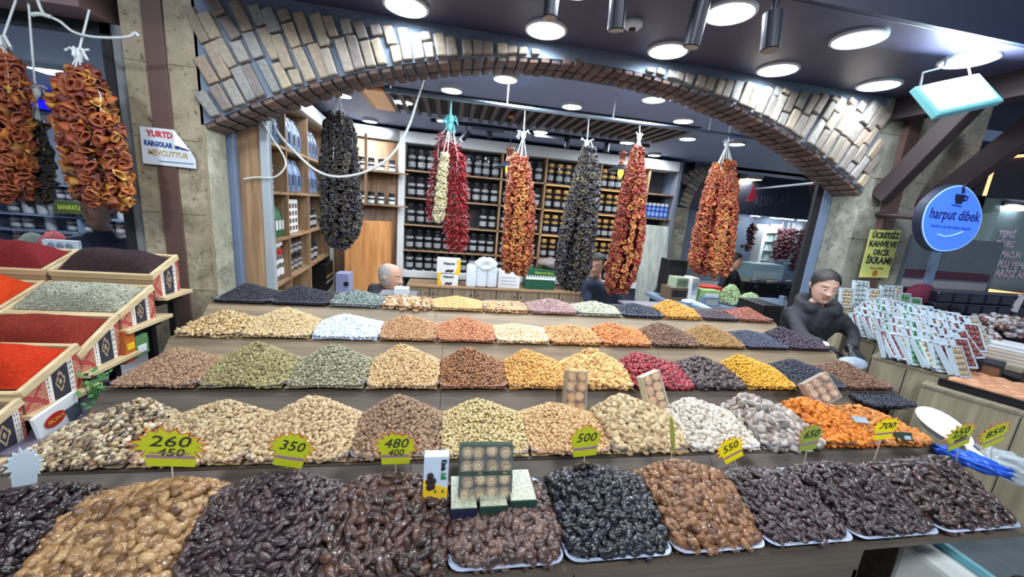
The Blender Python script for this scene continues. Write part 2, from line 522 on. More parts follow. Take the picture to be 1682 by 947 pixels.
structure('wall_left', MB().box(-1.92, -1.53, 2.75, 2.90, 0, 3.2), M_STONE)
structure('wall_left_return', MB().box(-1.92, -1.528, 2.90, 2.97, 0, 2.12).box(-1.532, -1.527, 2.752, 2.90, 0, 2.10), M_STONE_PALE)
j = MB()
for z in (0.55, 1.05, 1.55, 2.0, 2.42): j.box(-1.915, -1.56, 2.745, 2.7505, z, z + 0.006)
j.box(-1.540, -1.530, 2.744, 2.752, 0, 2.1)
structure('wall_left_joints', j, mat('stone_joint', (150, 138, 112), 0.8))
structure('trim_1', MB().box(-1.80, -1.695, 2.735, 2.75, 0, 3.2), M_BROWN, bevel=0.003)
structure('wall_right', MB().box(3.385, 4.45, 2.75, 3.0, 0, 3.3), M_STONE_GREY)
j = MB()
for z in (0.75, 1.25, 1.75, 2.25, 2.6): j.box(3.27, 4.45, 2.745, 2.7505, z, z + 0.006)
structure('wall_right_joints', j, MATS['stone_joint'])
structure('trim_2', MB().box(3.60, 3.72, 2.70, 2.75, 0, 2.9), M_BROWN)

# shop-front posts under the arch
structure('trim_3', MB().box(-1.545, -1.488, 2.98, 3.04, 0, 2.3), M_BLUEGREY, bevel=0.004)
structure('trim_4', MB().box(-1.345, -1.285, 3.02, 3.07, 0, 2.5), M_SILVER, bevel=0.006)
structure('wall_left_panel', MB().box(-1.488, -1.345, 3.03, 3.06, 0, 2.45), M_OAK_Z)
xr = at(1345, 380, Y=3.08).x
structure('trim_5', MB().box(3.29, 3.385, 3.0, 3.05, 0, 2.2), M_BLUEGREY, bevel=0.004)
structure('trim_6', MB().box(3.22, 3.29, 3.01, 3.04, 0, 2.2), M_DARK)

# inside walls
structure('wall_inside_left', MB().box(-1.92, -1.80, 2.97, 6.5, 0, 2.75), M_WALLBLUE)
structure('wall_back', MB().box(-1.92, 3.60, 6.25, 6.4, 0, 2.75), M_WALLBLUE)

# second brick arch at the back right, to the next street
YB = 5.95
pI = at(1131, 342, Y=YB); pA = at(1262, 236, Y=YB)
half = pA.x - pI.x + 0.15; rise = pA.z - pI.z
R2 = (half ** 2 + rise ** 2) / (2 * rise)
cx2 = pI.x + half; cz2 = pI.z + rise - R2
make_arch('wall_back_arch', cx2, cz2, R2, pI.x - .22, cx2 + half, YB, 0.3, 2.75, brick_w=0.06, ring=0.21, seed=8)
structure('wall_back_pillar', MB().box(3.52, pI.x, YB - 0.02, YB + 0.28, 0, pI.z), M_STONE_PALE)
structure('wall_back_spandrel', MB().box(3.50, pI.x - 0.2, YB + 0.005, YB + 0.28, pI.z, 2.75), M_WALLBLUE)
structure('wall_inside_right', MB().box(cx2 + half, cx2 + half + 0.2, 3.05, 6.3, 0, 2.75), M_WALLBLUE)

# dark shop front across the next street
YF = 9.2
pL = at(1150, 350, Y=YF); pR = at(1420, 350, Y=YF)
zt = at(1260, 355, Y=YF).z
structure('wall_far', MB().box(pL.x - 1.0, pR.x + 1, YF, YF + 0.1, zt, 5.0), M_NAVY)
structure('wall_far_back', MB().box(pL.x - 1.0, pR.x + 1, YF + 1.6, YF + 1.7, 0, 5.0), mat('far_shop_wall', (116, 130, 148), 0.7))
structure('ceiling_far', MB().box(pL.x - 1.0, pR.x + 1, YF + 0.1, YF + 1.6, zt + 0.05, zt + 0.15), M_CEIL_IN)
structure('ceiling_passage', MB().box(2.5, pR.x + 1, 6.6, YF, 3.15, 3.25), mat('passage_ceiling', (120, 96, 78), 0.6))

# left shop: room behind the window
M_PALEWALL = mat('pale_shop_wall', (150, 160, 172), .7, var=.05)
structure('wall_left_shop_back', MB().box(-7, -1.92, 5.5, 5.6, 0, 2.75), M_PALEWALL)
structure('ceiling_left_shop', MB().box(-7, -1.92, 3.06, 5.6, 2.62, 2.72), M_PALEWALL)
wf = MB()
xw = at(194, 110, Y=2.80).x
wf.box(xw - 0.05, xw, 2.77, 2.83, 0, 2.6, 0).box(xw, -1.92, 2.78, 2.82, 0, 2.6, 1).box(-6, xw, 2.77, 2.83, 2.54, 2.6, 0)
w1 = structure('window_1', wf, [M_DARK, mat('window_jamb', (120, 124, 128), 0.5)])
structure('window_pane', MB().box(-6, xw - 0.05, 2.796, 2.804, 0.9, 2.54), M_GLASS, w1)

# right: dark shop fronts beyond the stone pillar
structure('wall_far_right', MB().box(4.45, 9, 3.2, 3.3, 0, 3.3), mat('dark_front', (40, 44, 62), 0.6))
pa = at(1480, 440, Y=2.74); pb = at(1572, 492, Y=2.74)
w2 = MB().box(pa.x, pb.x + 0.3, 2.72, 2.75, pb.z - 0.1, pa.z + 0.3, 0)
w2.box(pa.x + .02, pb.x + .25, 2.715, 2.72, pa.z - 0.07, pa.z, 1).box(pa.x + .02, pb.x + .25, 2.715, 2.72, pa.z - 0.16, pa.z - 0.09, 2).box(pa.x + .02, pb.x + .25, 2.715, 2.72, pa.z - 0.24, pa.z - 0.17, 1)
w2.box(at(1524, 460, Y=2.7).x - 0.03, at(1524, 460, Y=2.7).x + 0.03, 2.68, 2.72, pb.z - .1, pa.z + .45, 3)
structure('window_2', w2, [mat('shaded_glass', (86, 96, 106), 0.2), mat('maroon_band', (74, 34, 52), 0.5), mat('lace_band', (150, 150, 156), 0.6), M_BLUEGREY])

# timber braces under the canopy
def brace(name, b, t, w):
    p = at(*b, Y=2.72); q = at(*t, x=p.x)
    d = (q - p); L = d.length; d.normalize(); xx = Vector((1, 0, 0)); up_ = d.cross(xx)
    return structure(name, MB().obox((p + q) / 2, (0.10, w, L), frame(xx, up_, d)), M_DKBEAM, bevel=0.006)
brace('trim_7', (1445, 325), (1660, 105), 0.13)
brace('trim_8', (1515, 345), (1760, 160), 0.15)

# third window with the menu words
pa = at(1652, 335, Y=2.9); pb = at(1592, 484, Y=2.9)
xw0 = pb.x - .06; z0, z1 = pb.z, at(1652, 338, Y=2.9).z
f = MB().box(xw0 - 0.05, xw0 + 0.03, 2.87, 2.95, z0 - 0.05, z1 + .1, 0).box(xw0 - .05, xw0 + 3, 2.87, 2.95, z0 - 0.07, z0 + 0.02, 0).box(xw0 - .05, xw0 + 3, 2.87, 2.95, z1 + .1, z1 + .2, 1)
w3 = structure('window_3', f, [mat('pale_green_frame', (150, 176, 176), 0.4, 0.2), M_DARK])
structure('window_pane', MB().box(xw0 + .03, xw0 + 3, 2.905, 2.912, z0, z1 + .1), mat('menu_glass', (120, 138, 142), 0.2, var=0.15, scale=3), w3)
MENU = (xw0, z0, z1)
# ------------------------------------------------------------ lamps
M_RING = mat('lamp_ring', (206, 212, 220), 0.4)
M_SPOT = mat('spot_black', (30, 34, 46), 0.4, 0.3, var=0)
def downlight(x, y, z, r, power, label, group, light=True, thick=0.012):
    t = thing('ceiling_light', label, 'ceiling light', (x, y, z), group)
    MB().lathe([(r * 1.0, 0), (r * 1.12, 0), (r * 1.12, -thick), (r * 1.0, -thick - 0.004), (r * 0.98, -thick + 0.004)], (x, y, z), 32).build('rim', M_RING, t, smooth=False)
    MB().lathe([(r * 0.985, -0.002), (r * 0.985, -thick), (r * 0.5, -thick - 0.003), (0, -thick - 0.004)], (x, y, z), 32).build('diffuser', M_GLOW, t, smooth=True)
    if light: lamp('ceiling_light_glow', (x, y, z - thick - 0.012), power, r * 0.95, parent=t, spread=2.75 if thick < .02 else PI)
    return t
OUT = [(-1.17, 2.57), (-0.317, 2.57), (0.527, 2.57), (1.361, 2.575), (2.205, 2.58), (3.04, 2.56), (-0.30, 2.06), (0.56, 2.06), (1.398, 2.05), (2.233, 2.064), (3.036, 2.066)]
names_out = ['hidden over the left end of the brick arch', 'above the thin white cable, half cut by the picture top', 'above the middle of the brick arch, beside the first spotlight', 'over the arch, below the smoke detector',
             'over the arch shoulder right of the hanging spotlights', 'nearest the right end of the brick facing', 'set forward over the heaps of golden dates', 'set forward over the middle of the stall',
             'set forward, touching the black cylinder spotlight', 'set forward, between spotlights and floodlight', 'directly behind the lit floodlight bracket']
for (x, y), n_ in zip(OUT, names_out):
    if x < -1 or y < 2.07 and x < 1.0: continue
    downlight(x, y, 2.86, 0.118, DOWN_W, 'large round ceiling light ' + n_, 'large round lights in the brown ceiling')
# assumed lights continuing the same row, unseen above the frame, that light the stall
for (x, y) in [(-1.1, 2.06), (-0.30, 2.06), (0.56, 2.06)]:
    downlight(x, y, 2.86, 0.118, DOWN_W, 'assumed large round ceiling light over the stall, above the picture', 'large round lights in the brown ceiling')
IN = [(-0.048, 3.647), (1.059, 3.65), (2.189, 3.633), (0.363, 3.077 + .08), (1.598, 3.14), (-0.533, 4.285), (2.698, 4.325), (-1.137, 4.33), (3.318, 4.29), (2.236, 4.95), (1.057, 4.93), (-0.136, 4.97), (-1.114, 5.55), (3.003, 5.62)]
inn = ['above the red chili garland', 'in the middle of the slatted part, above the black garland', 'right of the slats, above the rod end', 'just under the crown of the arch', 'under the right half of the arch soffit',
       'left of the white cable, beside the glowing amber vent', 'behind the rod end, right of the garlands', 'beside the top of the left black garland', 'above the tied top of the rightmost pepper garland', 'behind the second copper pendant',
       'behind the first copper pendant, above the jars', 'behind the blue tie of the chili garland', 'above the curved white cornice', 'above the right end of the jar cabinet']
for i, ((x, y), n_) in enumerate(zip(IN, inn)):
    downlight(x, y, 2.75, 0.088, INSIDE_W, 'small round shop light ' + n_, 'small round lights in the shop ceiling', thick=0.03)
# warm panel light and downlight in the passage
p = at(1253, 272, z=3.15)
downlight(p.x, p.y, 3.15, 0.14, FAR_W, 'round white light in the passage beyond the back arch', None)
p = at(1230, 295, z=3.0)
t = thing('panel_light', 'square warm yellow panel light in the passage behind the red flag', 'ceiling light', p)
MB().box(p.x - .22, p.x + .22, p.y - .22, p.y + .22, p.z, p.z + .15).build('housing', M_RING, t)
MB().box(p.x - .20, p.x + .20, p.y - .20, p.y + .20, p.z - .01, p.z - 0.001).build('diffuser', mat('warm_glow', (255, 236, 150), 0.5, var=0, emit=7), t)
lamp('panel_glow', (p.x, p.y, p.z - .03), FAR_W * 1.5, 0.2, (1, .88, .6), parent=t)
# amber vent in the shop ceiling
p = at(622, 162, z=2.745)
t = thing('ceiling_vent', 'slanted amber lit vent panel in the shop ceiling beside the white cable', 'vent', p)
MB().box(p.x - .13, p.x + .13, p.y - .42, p.y + .42, p.z - .01, p.z + .005).build('vent_frame', mat('amber_wood', (190, 130, 66), 0.5), t)
MB().box(p.x - .09, p.x + .13, p.y - .36, p.y + .42, p.z - .018, p.z - .01).build('vent_panel', mat('panel_warm_light', (168, 132, 96), 0.5, emit=0.6), t)  # panel itself emits, imitating warm light on the wood

# cylinder spotlights hanging from the brown ceiling
def spot(u, v, z, L, r, label, tilt=(0, 0), lens=True, grp='black cylinder spotlights on the brown ceiling'):
    p = at(u, v, z=z)
    t = thing('spotlight', label, 'spotlight', p, grp)
    R = rotx(tilt[0]) @ roty(tilt[1])
    MB().lathe([(r * .9, -L), (r, -L + .004), (r, 0), (r * .6, 0.004)], p, 20, R).build('housing', M_SPOT, t, smooth=False)
    if lens: MB().lathe([(r * .88, -L - .001), (r * .7, -L + .006), (r * .3, -L + .002), (0, -L + .002)], p, 20, R).build('lens', mat('spot_lens', (190, 180, 170), 0.2, 0.4), t)
    MB().tube([p, (p.x, p.y, 2.858)], 0.012).obox((p.x, p.y, 2.852), (0.09, 0.05, 0.015)).build('bracket', M_SPOT, t)
    return t
spot(907, -8, 2.78, 0.10, 0.036, 'black cylinder spotlight cut by the picture top, left of the other three')
spot(1018, -22, 2.78, 0.17, 0.040, 'black cylinder spotlight with a copper lens beside the smoke detector', (0.15, -.1))
spot(1153, 5, 2.80, 0.19, 0.040, 'black cylinder spotlight overlapping the big round light', (0.1, .05))
spot(1270, 22, 2.78, 0.17, 0.043, 'black cylinder spotlight hanging right of the big round light', (-.1, -.05))
p = at(1040, 36, z=2.86)
t = thing('smoke_detector', 'round white smoke detector on the brown ceiling beside a spotlight', 'smoke detector', p)
MB().lathe([(0.055, 0), (0.055, -.02), (.04, -.035), (0, -.036)], p, 20).build('body', M_RING, t, smooth=True)
MB().lathe([(0.02, -.034), (0.02, -.045), (0, -.046)], p, 12).build('sensor', M_SPOT, t)

# LED floodlight at the right
TL, TR, BR, BL = at(1508, 143, Y=2.02), at(1618, 117, Y=2.02), at(1642, 168, Y=1.90), at(1537, 187, Y=1.90)
c = (TL + TR + BR + BL) / 4
fx = (TR + BR - TL - BL).normalized(); fy = (TL + TR - BL - BR); FH = fy.length / 2; FWd = (TR + BR - TL - BL).length / 2; fy = (fy - fx * fy.dot(fx)).normalized(); fn = fx.cross(fy)
RF = frame(fx, fy, fn)
t = thing('floodlight', 'rectangular LED floodlight glowing cyan white at the ceiling edge', 'floodlight', c)
MB().obox(c - fn * .02, (FWd, FH, 0.04), RF).build('housing', mat('flood_frame', (120, 190, 196), 0.35, 0.3), t, bevel=.006)
MB().obox(c + fn * .003, (FWd * .84, FH * .72, 0.01), RF).build('lens', mat('flood_glow', (210, 250, 255), 0.5, var=0, emit=16), t, bevel=.004)
b0 = c + RF @ Vector((-FWd * .35, FH * .5, -.03)); b1 = c + RF @ Vector((FWd * .45, FH * .5, -.03))
MB().tube([b0, b0 + Vector((0.03, 0.03, .10)), b1 + Vector((-.02, .03, .10)), b1], 0.006).tube([(b0 + b1) / 2 + Vector((0, .03, .1)), Vector(((b0 + b1).x / 2, b0.y + .03, 2.86))], 0.008).build('bracket', M_SILVER, t)
lamp('floodlight_glow', c + fn * .03, FLOOD_W, 0.32, (.8, .97, 1), fn, t, size_y=.14)
# added fill lights behind the viewer, without fixtures, brightening bricks and stall
for (x, y) in [(-2.2, -0.9), (0.4, -0.9), (3.0, -0.9)]:
    lamp('added_fill_light', (x, y, 3.6), 80.0, 0.25, (.88, .94, 1), (0, 0.8, -1))

# spotlights on the inside track + track
ty = 5.05
tr = thing('light_track', 'black track rail for spotlights along the shop ceiling', 'light track', (0.6, ty, 2.75))
MB().box(-0.3, 2.6, ty - .02, ty + .02, 2.715, 2.748).build('rail', M_SPOT, tr)
for xa, xb in ((.2, .6), (1.0, 1.4)): MB().box(xa, xb, ty - .05, ty + .05, 2.68, 2.715).build('driver_box', mat('driver_grey', (108, 112, 122), 0.4), tr)
for u, v, a, n_ in [(765, 222, .7, 'tilted and lit, right of the chili garland'), (803, 216, -.3, 'left of the first copper pendant'), (931, 232, 0.0, 'left of the black garland tie'), (997, 240, 0.0, 'left of the second copper pendant')]:
    p = at(u, v, Y=ty)
    t = thing('track_spotlight', 'small black track spotlight ' + n_, 'spotlight', p, 'small spotlights on the shop track')
    R = roty(a)
    MB().lathe([(.03, -.08), (.036, -.075), (.036, .06), (.02, .065)], p, 14, R).build('housing', M_SPOT, t)
    MB().tube([p, (p.x, ty, 2.72)], .008).build('bracket', M_SPOT, t)
    if a == .7: MB().lathe([(.028, -.082), (0, -.082)], p, 14, R).build('lens', mat('small_glow', (255, 240, 210), .5, var=0, emit=5), t)

# copper pendants with amber bulbs
for u, v, uc, vc, n_ in [(836, 266, 846, 160, 'left of the middle pepper garland'), (1021, 272, 1036, 183, 'behind the red pepper garland')]:
    Yp = 4.3
    p = at(u, v, Y=Yp)
    t = thing('pendant_lamp', 'copper pendant lamp with dark shade and amber bulb ' + n_, 'pendant lamp', p, 'copper pendant lamps over the counter')
    MB().lathe([(.012, .16), (.05, .15), (.052, .13), (.03, .12), (.034, .02), (.05, 0), (.03, .0)], p, 16).build('cap', mat('copper', (176, 112, 92), .3, .7), t, smooth=True)
    MB().lathe([(.03, .005), (.16, -.055), (.165, -.062), (.03, -.005)], p, 24).build('shade', mat('dish_shade', (70, 84, 100), .4, .4), t, smooth=True)
    MB().lathe([(.014, -.01), (.03, -.05), (.034, -.09), (.02, -.125), (0, -.13)], p, 14).build('bulb', mat('amber_bulb', (255, 190, 60), .4, var=0, emit=5), t, smooth=True)
    MB().tube([p + Vector((0, 0, .15)), (p.x, p.y, 2.74)], .003).build('cord', M_DARK, t)
    MB().lathe([(.055, 0), (.06, -.03), (.03, -.05), (0, -.05)], (p.x, p.y, 2.748), 16).build('ceiling_rose', MATS['copper'], t, smooth=True)
    lamp('bulb_glow', p + Vector((0, 0, -.15)), 2.5, .04, (1, .7, .3), parent=t)

# tube light and blue strip in the left shop
p = at(100, 117, z=2.60)
t = thing('tube_light', 'bright white light in the ceiling of the left shop', 'ceiling light', p)
MB().box(p.x - .19, p.x + .19, p.y - .1, p.y + .1, p.z - .015, p.z + .02).build('housing', M_RING, t)
MB().box(p.x - .17, p.x + .17, p.y - .085, p.y + .085, p.z - .022, p.z - .014).build('diffuser', M_GLOW, t)
lamp('tube_glow', p - Vector((0, 0, .05)), LEFT_W, .2, parent=t)
p = at(66, 172, Y=5.3)
t = thing('neon_strip', 'short vivid blue neon strip inside the left shop', 'neon light', p)
MB().tube([p + Vector((-.3, 0, 0.03)), p + Vector((.35, 0, -.02))], .045, 12).build('tube', mat('blue_neon', (16, 10, 255), .5, var=0, emit=3), t)
MB().box(p.x - .35, p.x + .4, p.y + .05, p.y + .08, p.z - .06, p.z + .06).build('backing', M_DARK, t)
# ------------------------------------------------------------ the big stepped stall
W = 0.31
ROWY = {1: 2.263, 2: 1.900, 3: 1.530, 4: 1.147, 5: 0.767}
ROWZ = {1: 1.103, 2: 1.032, 3: 0.953, 4: 0.890, 5: 0.838}
DEPTH = 0.365
DT = {1: .25, 2: .275, 3: .29, 4: .30, 5: .325}
PK = {1: .16, 2: .175, 3: .185, 4: .195, 5: .205}
BOUNDS = {1: [-.575, -.445, -.305, -.172, -.041, .102, .232, .376, .518, .650, .783, .91, 1.035],
          2: [-.669, -.520, -.350, -.179, -.022, .143, .304, .467, .630, .793, .957, 1.12, 1.284],
          3: [-.828, -.630, -.422, -.214, -.013, .190, .385, .595, .805, .995, 1.190, 1.395, 1.598],
          4: [-1.085, -.816, -.536, -.260, 0, .279, .552, .833, 1.110, 1.373, 1.613, 1.871],
          5: [-1.98, -1.585, -1.17, -.77, -.365, .04, .445, .857, 1.246, 1.647, 2.075, 2.526]}
M_RISER_D = wood('riser_dark', (60, 52, 46), (98, 86, 74), 'x', 4)
M_RISER_L = wood('riser_light', (104, 90, 72), (148, 130, 106), 'x', 4)
stand = thing('display_stand', 'long stepped wooden market stand carrying five rows of plastic trays', 'display stand', (0.6, 1.6, 0))
xl = {k: BOUNDS[k][0] * ROWY[k] - 0.01 for k in BOUNDS}
xrgt = {k: BOUNDS[k][-1] * ROWY[k] + 0.01 for k in BOUNDS}
xrgt[5] = 1.60
for k in (1, 2, 3, 4, 5):
    y0 = ROWY[k] + 0.004; y1 = ROWY[k] + DEPTH + 0.012
    zt = ROWZ[k] - 0.004
    zb = ROWZ[k + 1] - 0.05 if k < 5 else 0.0
    xe = xrgt[k] if k < 5 else 1.30
    m = M_RISER_L if k <= 2 else M_RISER_D
    seam = [xl[k]] + [xl[k] + (xe - xl[k]) * f for f in (0.34, 0.67)] + [xe]
    xe2 = xrgt[k] if k < 5 else 1.99
    for a, b in zip(seam[:-1], seam[1:]):
        if k == 5: MB().box(a + .0015, b - .0015, y0, y0 + .018, 0, zt - .014).build('riser', m, stand, bevel=.0015)
        else:      # sloping board from this tray row down to the back of the row in front
            yb_, zb_ = ROWY[k + 1] + DT[k + 1] + .012, ROWZ[k + 1] - .004
            vs_ = [(x, y, z) for x in (a + .001, b - .001) for y, z in ((y0, zt - .004), (yb_, zb_), (yb_ + .016, zb_ - .012), (y0 + .016, zt - .016))]
            MB().add(vs_, [(0, 1, 2, 3), (7, 6, 5, 4), (0, 4, 5, 1), (1, 5, 6, 2), (2, 6, 7, 3), (3, 7, 4, 0)]).build('riser', m, stand)
    MB().box(xl[k], xe2, y0 - .002, ROWY[k] + DT[k] + .014, zt - .014, zt).build('step_board', m, stand)
    MB().box(xe - .018, xe, y0, y1, 0, zt - .09 if k > 1 else zt - .014).build('side_panel', m, stand)
for xa, xb in ((-.48, -.22), (1.40, 1.85)): MB().box(xa, xb, ROWY[1] + DT[1] + .033, 2.86, ROWZ[1] - .035, ROWZ[1] - .02).build('rear_bracket', mat('rear_grey', (92, 90, 100), .5), stand)
MB().box(xl[1], xrgt[1], ROWY[1] + DT[1] + .015, ROWY[1] + DT[1] + .033, 0, ROWZ[1] + .02).build('back_panel', M_RISER_D, stand)

M_TRAY = [mat('mauve_tray', (88, 70, 74), .4, var=.06), mat('slate_tray', (80, 80, 92), .4, var=.06), mat('pale_blue_tray', (160, 172, 196), .35, var=.05), mat('dusty_pink_tray', (120, 84, 82), .4, var=.06)]
def rrect(hx, hy, r, n=5):
    out = []
    for cx, cy, a0 in ((hx - r, hy - r, 0), (-hx + r, hy - r, 90), (-hx + r, -hy + r, 180), (hx - r, -hy + r, 270)):
        for i in range(n):
            a = math.radians(a0 + 90 * i / (n - 1)); out.append((cx + r * math.cos(a), cy + r * math.sin(a)))
    return out
def tray(xc, yc, z, hx, hy, m, label, group, h=.022):
    t = thing('plastic_tray', label, 'tray', (xc, yc, z), group)
    lv = [(-.022, 0), (-.004, h - .004), (-.001, h), (-.010, h), (-.014, h - .004), (-.028, .004)]
    mb = MB(); n = 20
    for d, zz in lv: mb.v += [Vector((xc + x, yc + y, z + zz)) for x, y in rrect(hx + d, hy + d, .035)]
    for i in range(len(lv) - 1):
        for j in range(n): mb.f.append((i * n + j, i * n + (j + 1) % n, (i + 1) * n + (j + 1) % n, (i + 1) * n + j)); mb.m.append(0)
    mb.f.append(tuple(range(n - 1, -1, -1))); mb.m.append(0)
    mb.f.append(tuple((len(lv) - 1) * n + j for j in range(n))); mb.m.append(0)
    mb.build('tray_shell', m, t)
    return t

SINGLES = []      # (kind, x of distance, builder data) chosen later
def heap(name, label, xc, hx, y0, zb, peak, size, kinds, cols, rough=.5, sub=1, layers=2, aspect_core=0.6, peakdy=.22, hy=None, singles=None, coat=0, bump=.3, low=False, tilt=.45, dens=1.0, power=.9, zpeak=None, mottle=.25, xr=None, edge=.016, ya=None, su=(.70,.70), shrink=(1.0, .985)):
    """a heap of small pieces in one tray; singles = (kind name, category, label, group, number)"""
    hy = hy or DEPTH / 2
    yc = y0 + hy if ya is None else ya
    pk = at(*peak, Y=y0 + peakdy)
    xp = min(max(pk.x, xc - hx * .75), xc + hx * .75); yp = y0 + peakdy
    hp = max(.012, pk.z - zb - size * .25)
    gx, gy = hx * shrink[0], hy * shrink[1]
    def hgt(x, y):
        u = np.where(x < xp, su[0] * (xp - x) / (xp - (xc - gx)), su[1] * (x - xp) / ((xc + gx) - xp))
        v = np.where(y < yp, (yp - y) / (yp - (yc - gy)), (y - yp) / ((yc + gy) - yp))
        r = (np.abs(u) ** 2.05 + np.abs(v) ** 2.05) ** (1 / 2.05)
        rs = np.sqrt(r * r + .012) - .05
        return edge + (hp - edge) * np.clip(1 - rs, 0, 1) ** power
    m = ramp_mat(name + '_' + str(cols[0]), cols, rough, bump, 3.2 / size, coat=coat, mottle=mottle)
    # core
    n = 22
    xs = np.linspace(xc - gx * .97, xc + gx * .97, n); ys = np.linspace(yc - gy * .97, yc + gy * .97, n)
    X, Y = np.meshgrid(xs, ys); Z = zb + np.maximum(.004, hgt(X, Y) - size * .75)
    cV = np.stack([X, Y, Z], -1).reshape(-1, 3)
    cF = []
    for i in range(n - 1):
        for j in range(n - 1):
            a = i * n + j; cF += [(a, a + 1, a + n + 1), (a, a + n + 1, a + n)]
    # pieces
    sp = size * .56 / math.sqrt(dens)
    Ts, Ns, Ls = [], [], []
    for L in range(layers):
        nx, ny = int(2 * gx / sp) + 1, int(2 * gy / (sp * .866)) + 1
        gxv, gyv = np.meshgrid(np.arange(nx) * sp, np.arange(ny) * sp * .866)
        gxv = gxv + (np.arange(ny) % 2)[:, None] * sp / 2 + L * sp * .37
        x = xc - gx + gxv.ravel() + rng.uniform(-.4, .4, nx * ny) * sp
        y = yc - gy + gyv.ravel() + rng.uniform(-.4, .4, nx * ny) * sp
        ok = (np.abs(x - xc) < gx) & (np.abs(y - yc) < gy)
        # rounded tray corners
        ok &= ((np.abs(x - xc) / gx) ** 6 + (np.abs(y - yc) / gy) ** 6) < 1.05
        x, y = x[ok], y[ok]
        e = .002
        dzx = (hgt(x + e, y) - hgt(x - e, y)) / (2 * e); dzy = (hgt(x, y + e) - hgt(x, y - e)) / (2 * e)
        N = np.stack([-dzx, -dzy, np.ones_like(x)], 1); N /= np.linalg.norm(N, axis=1)[:, None]
        z = zb + np.maximum(hgt(x, y), .010) - L * size * .38 + rng.uniform(-.16, .16, len(x)) * size
        Ts.append(np.stack([x, y, z], 1)); Ns.append(N); Ls.append(np.full(len(x), L))
    T = np.concatenate(Ts); N = np.concatenate(Ns); L = np.concatenate(Ls)
    # steep faces need more pieces than the plan grid gives
    st = 1 / np.clip(N[:, 2], .35, 1)
    extra = np.where((rng.uniform(size=len(T)) < (st - 1)) & (L == 0))[0]
    if len(extra):
        T2 = T[extra] + rng.normal(scale=sp * .3, size=(len(extra), 3)) * np.array([1, 1, .3])
        T2[:, 2] = zb + np.maximum(hgt(T2[:, 0], T2[:, 1]), .008) + rng.uniform(-.12, .1, len(extra)) * size
        okx = (np.abs(T2[:, 0] - xc) < gx) & (np.abs(T2[:, 1] - yc) < gy); T2 = T2[okx]
        T = np.concatenate([T, T2]); N = np.concatenate([N, N[extra][okx]]); L = np.concatenate([L, np.zeros(len(T2), int)])
    R = rand_rots(len(T), N, tilt)
    S = size * rng.uniform(.84, 1.16, len(T))
    kinds = kinds if isinstance(kinds, (list, tuple)) else [kinds]
    var = [piece(k, sub, s) for s in range(3 if len(kinds) < 3 else 1) for k in kinds]
    keep = np.ones(len(T), bool)
    if singles:
        kname, cat, slabel, group, count = singles
        pr = np.array([project(p) for p in T])
        vis = (pr[:, 0] > 8) & (pr[:, 0] < 1674) & (pr[:, 1] < 940) & (pr[:, 1] > 0) & (L == 0)
        score = np.where(vis, -np.linalg.norm(T - EYE, axis=1) - 2.2 * (T[:, 2] < zb + .02), -99)
        # prefer pieces lying on top of their neighbours
        idx = np.argsort(-score)[:count]; idx = idx[score[idx] > -50]
        keep[idx] = False
        ms = ramp_mat(name + '_' + str(cols[0]), cols, rough, bump, 3.2 / size, single=True, coat=coat, mottle=mottle)
        protos = []
        for V, F in var[:4]:
            o = np_mesh(kname, V * size, F, ms); protos.append(o)
        for q, i in enumerate(idx):
            pz = protos[q % len(protos)]
            o = pz if q < len(protos) else pz.copy()
            if q >= len(protos): COL.objects.link(o)
            M4 = (Matrix(R[i].tolist()) * (S[i] / size)).to_4x4(); M4.translation = Vector(T[i] + np.array([0, 0, size * .07]))
            o.matrix_world = M4
            tag(o, slabel, cat, group)
        for q in range(len(idx), len(protos)): bpy.data.objects.remove(protos[q])
    V, F = scatter_arrays(var, R[keep], T[keep], S[keep])
    F2 = np.array(cF) + len(V)
    o = np_mesh(name, np.concatenate([V, cV]), np.concatenate([F, F2]), m)
    tag(o, label, None, None, 'stuff'); o['category'] = name.replace('_', ' ').split(' ')[-1] if False else 'heap'
    return o

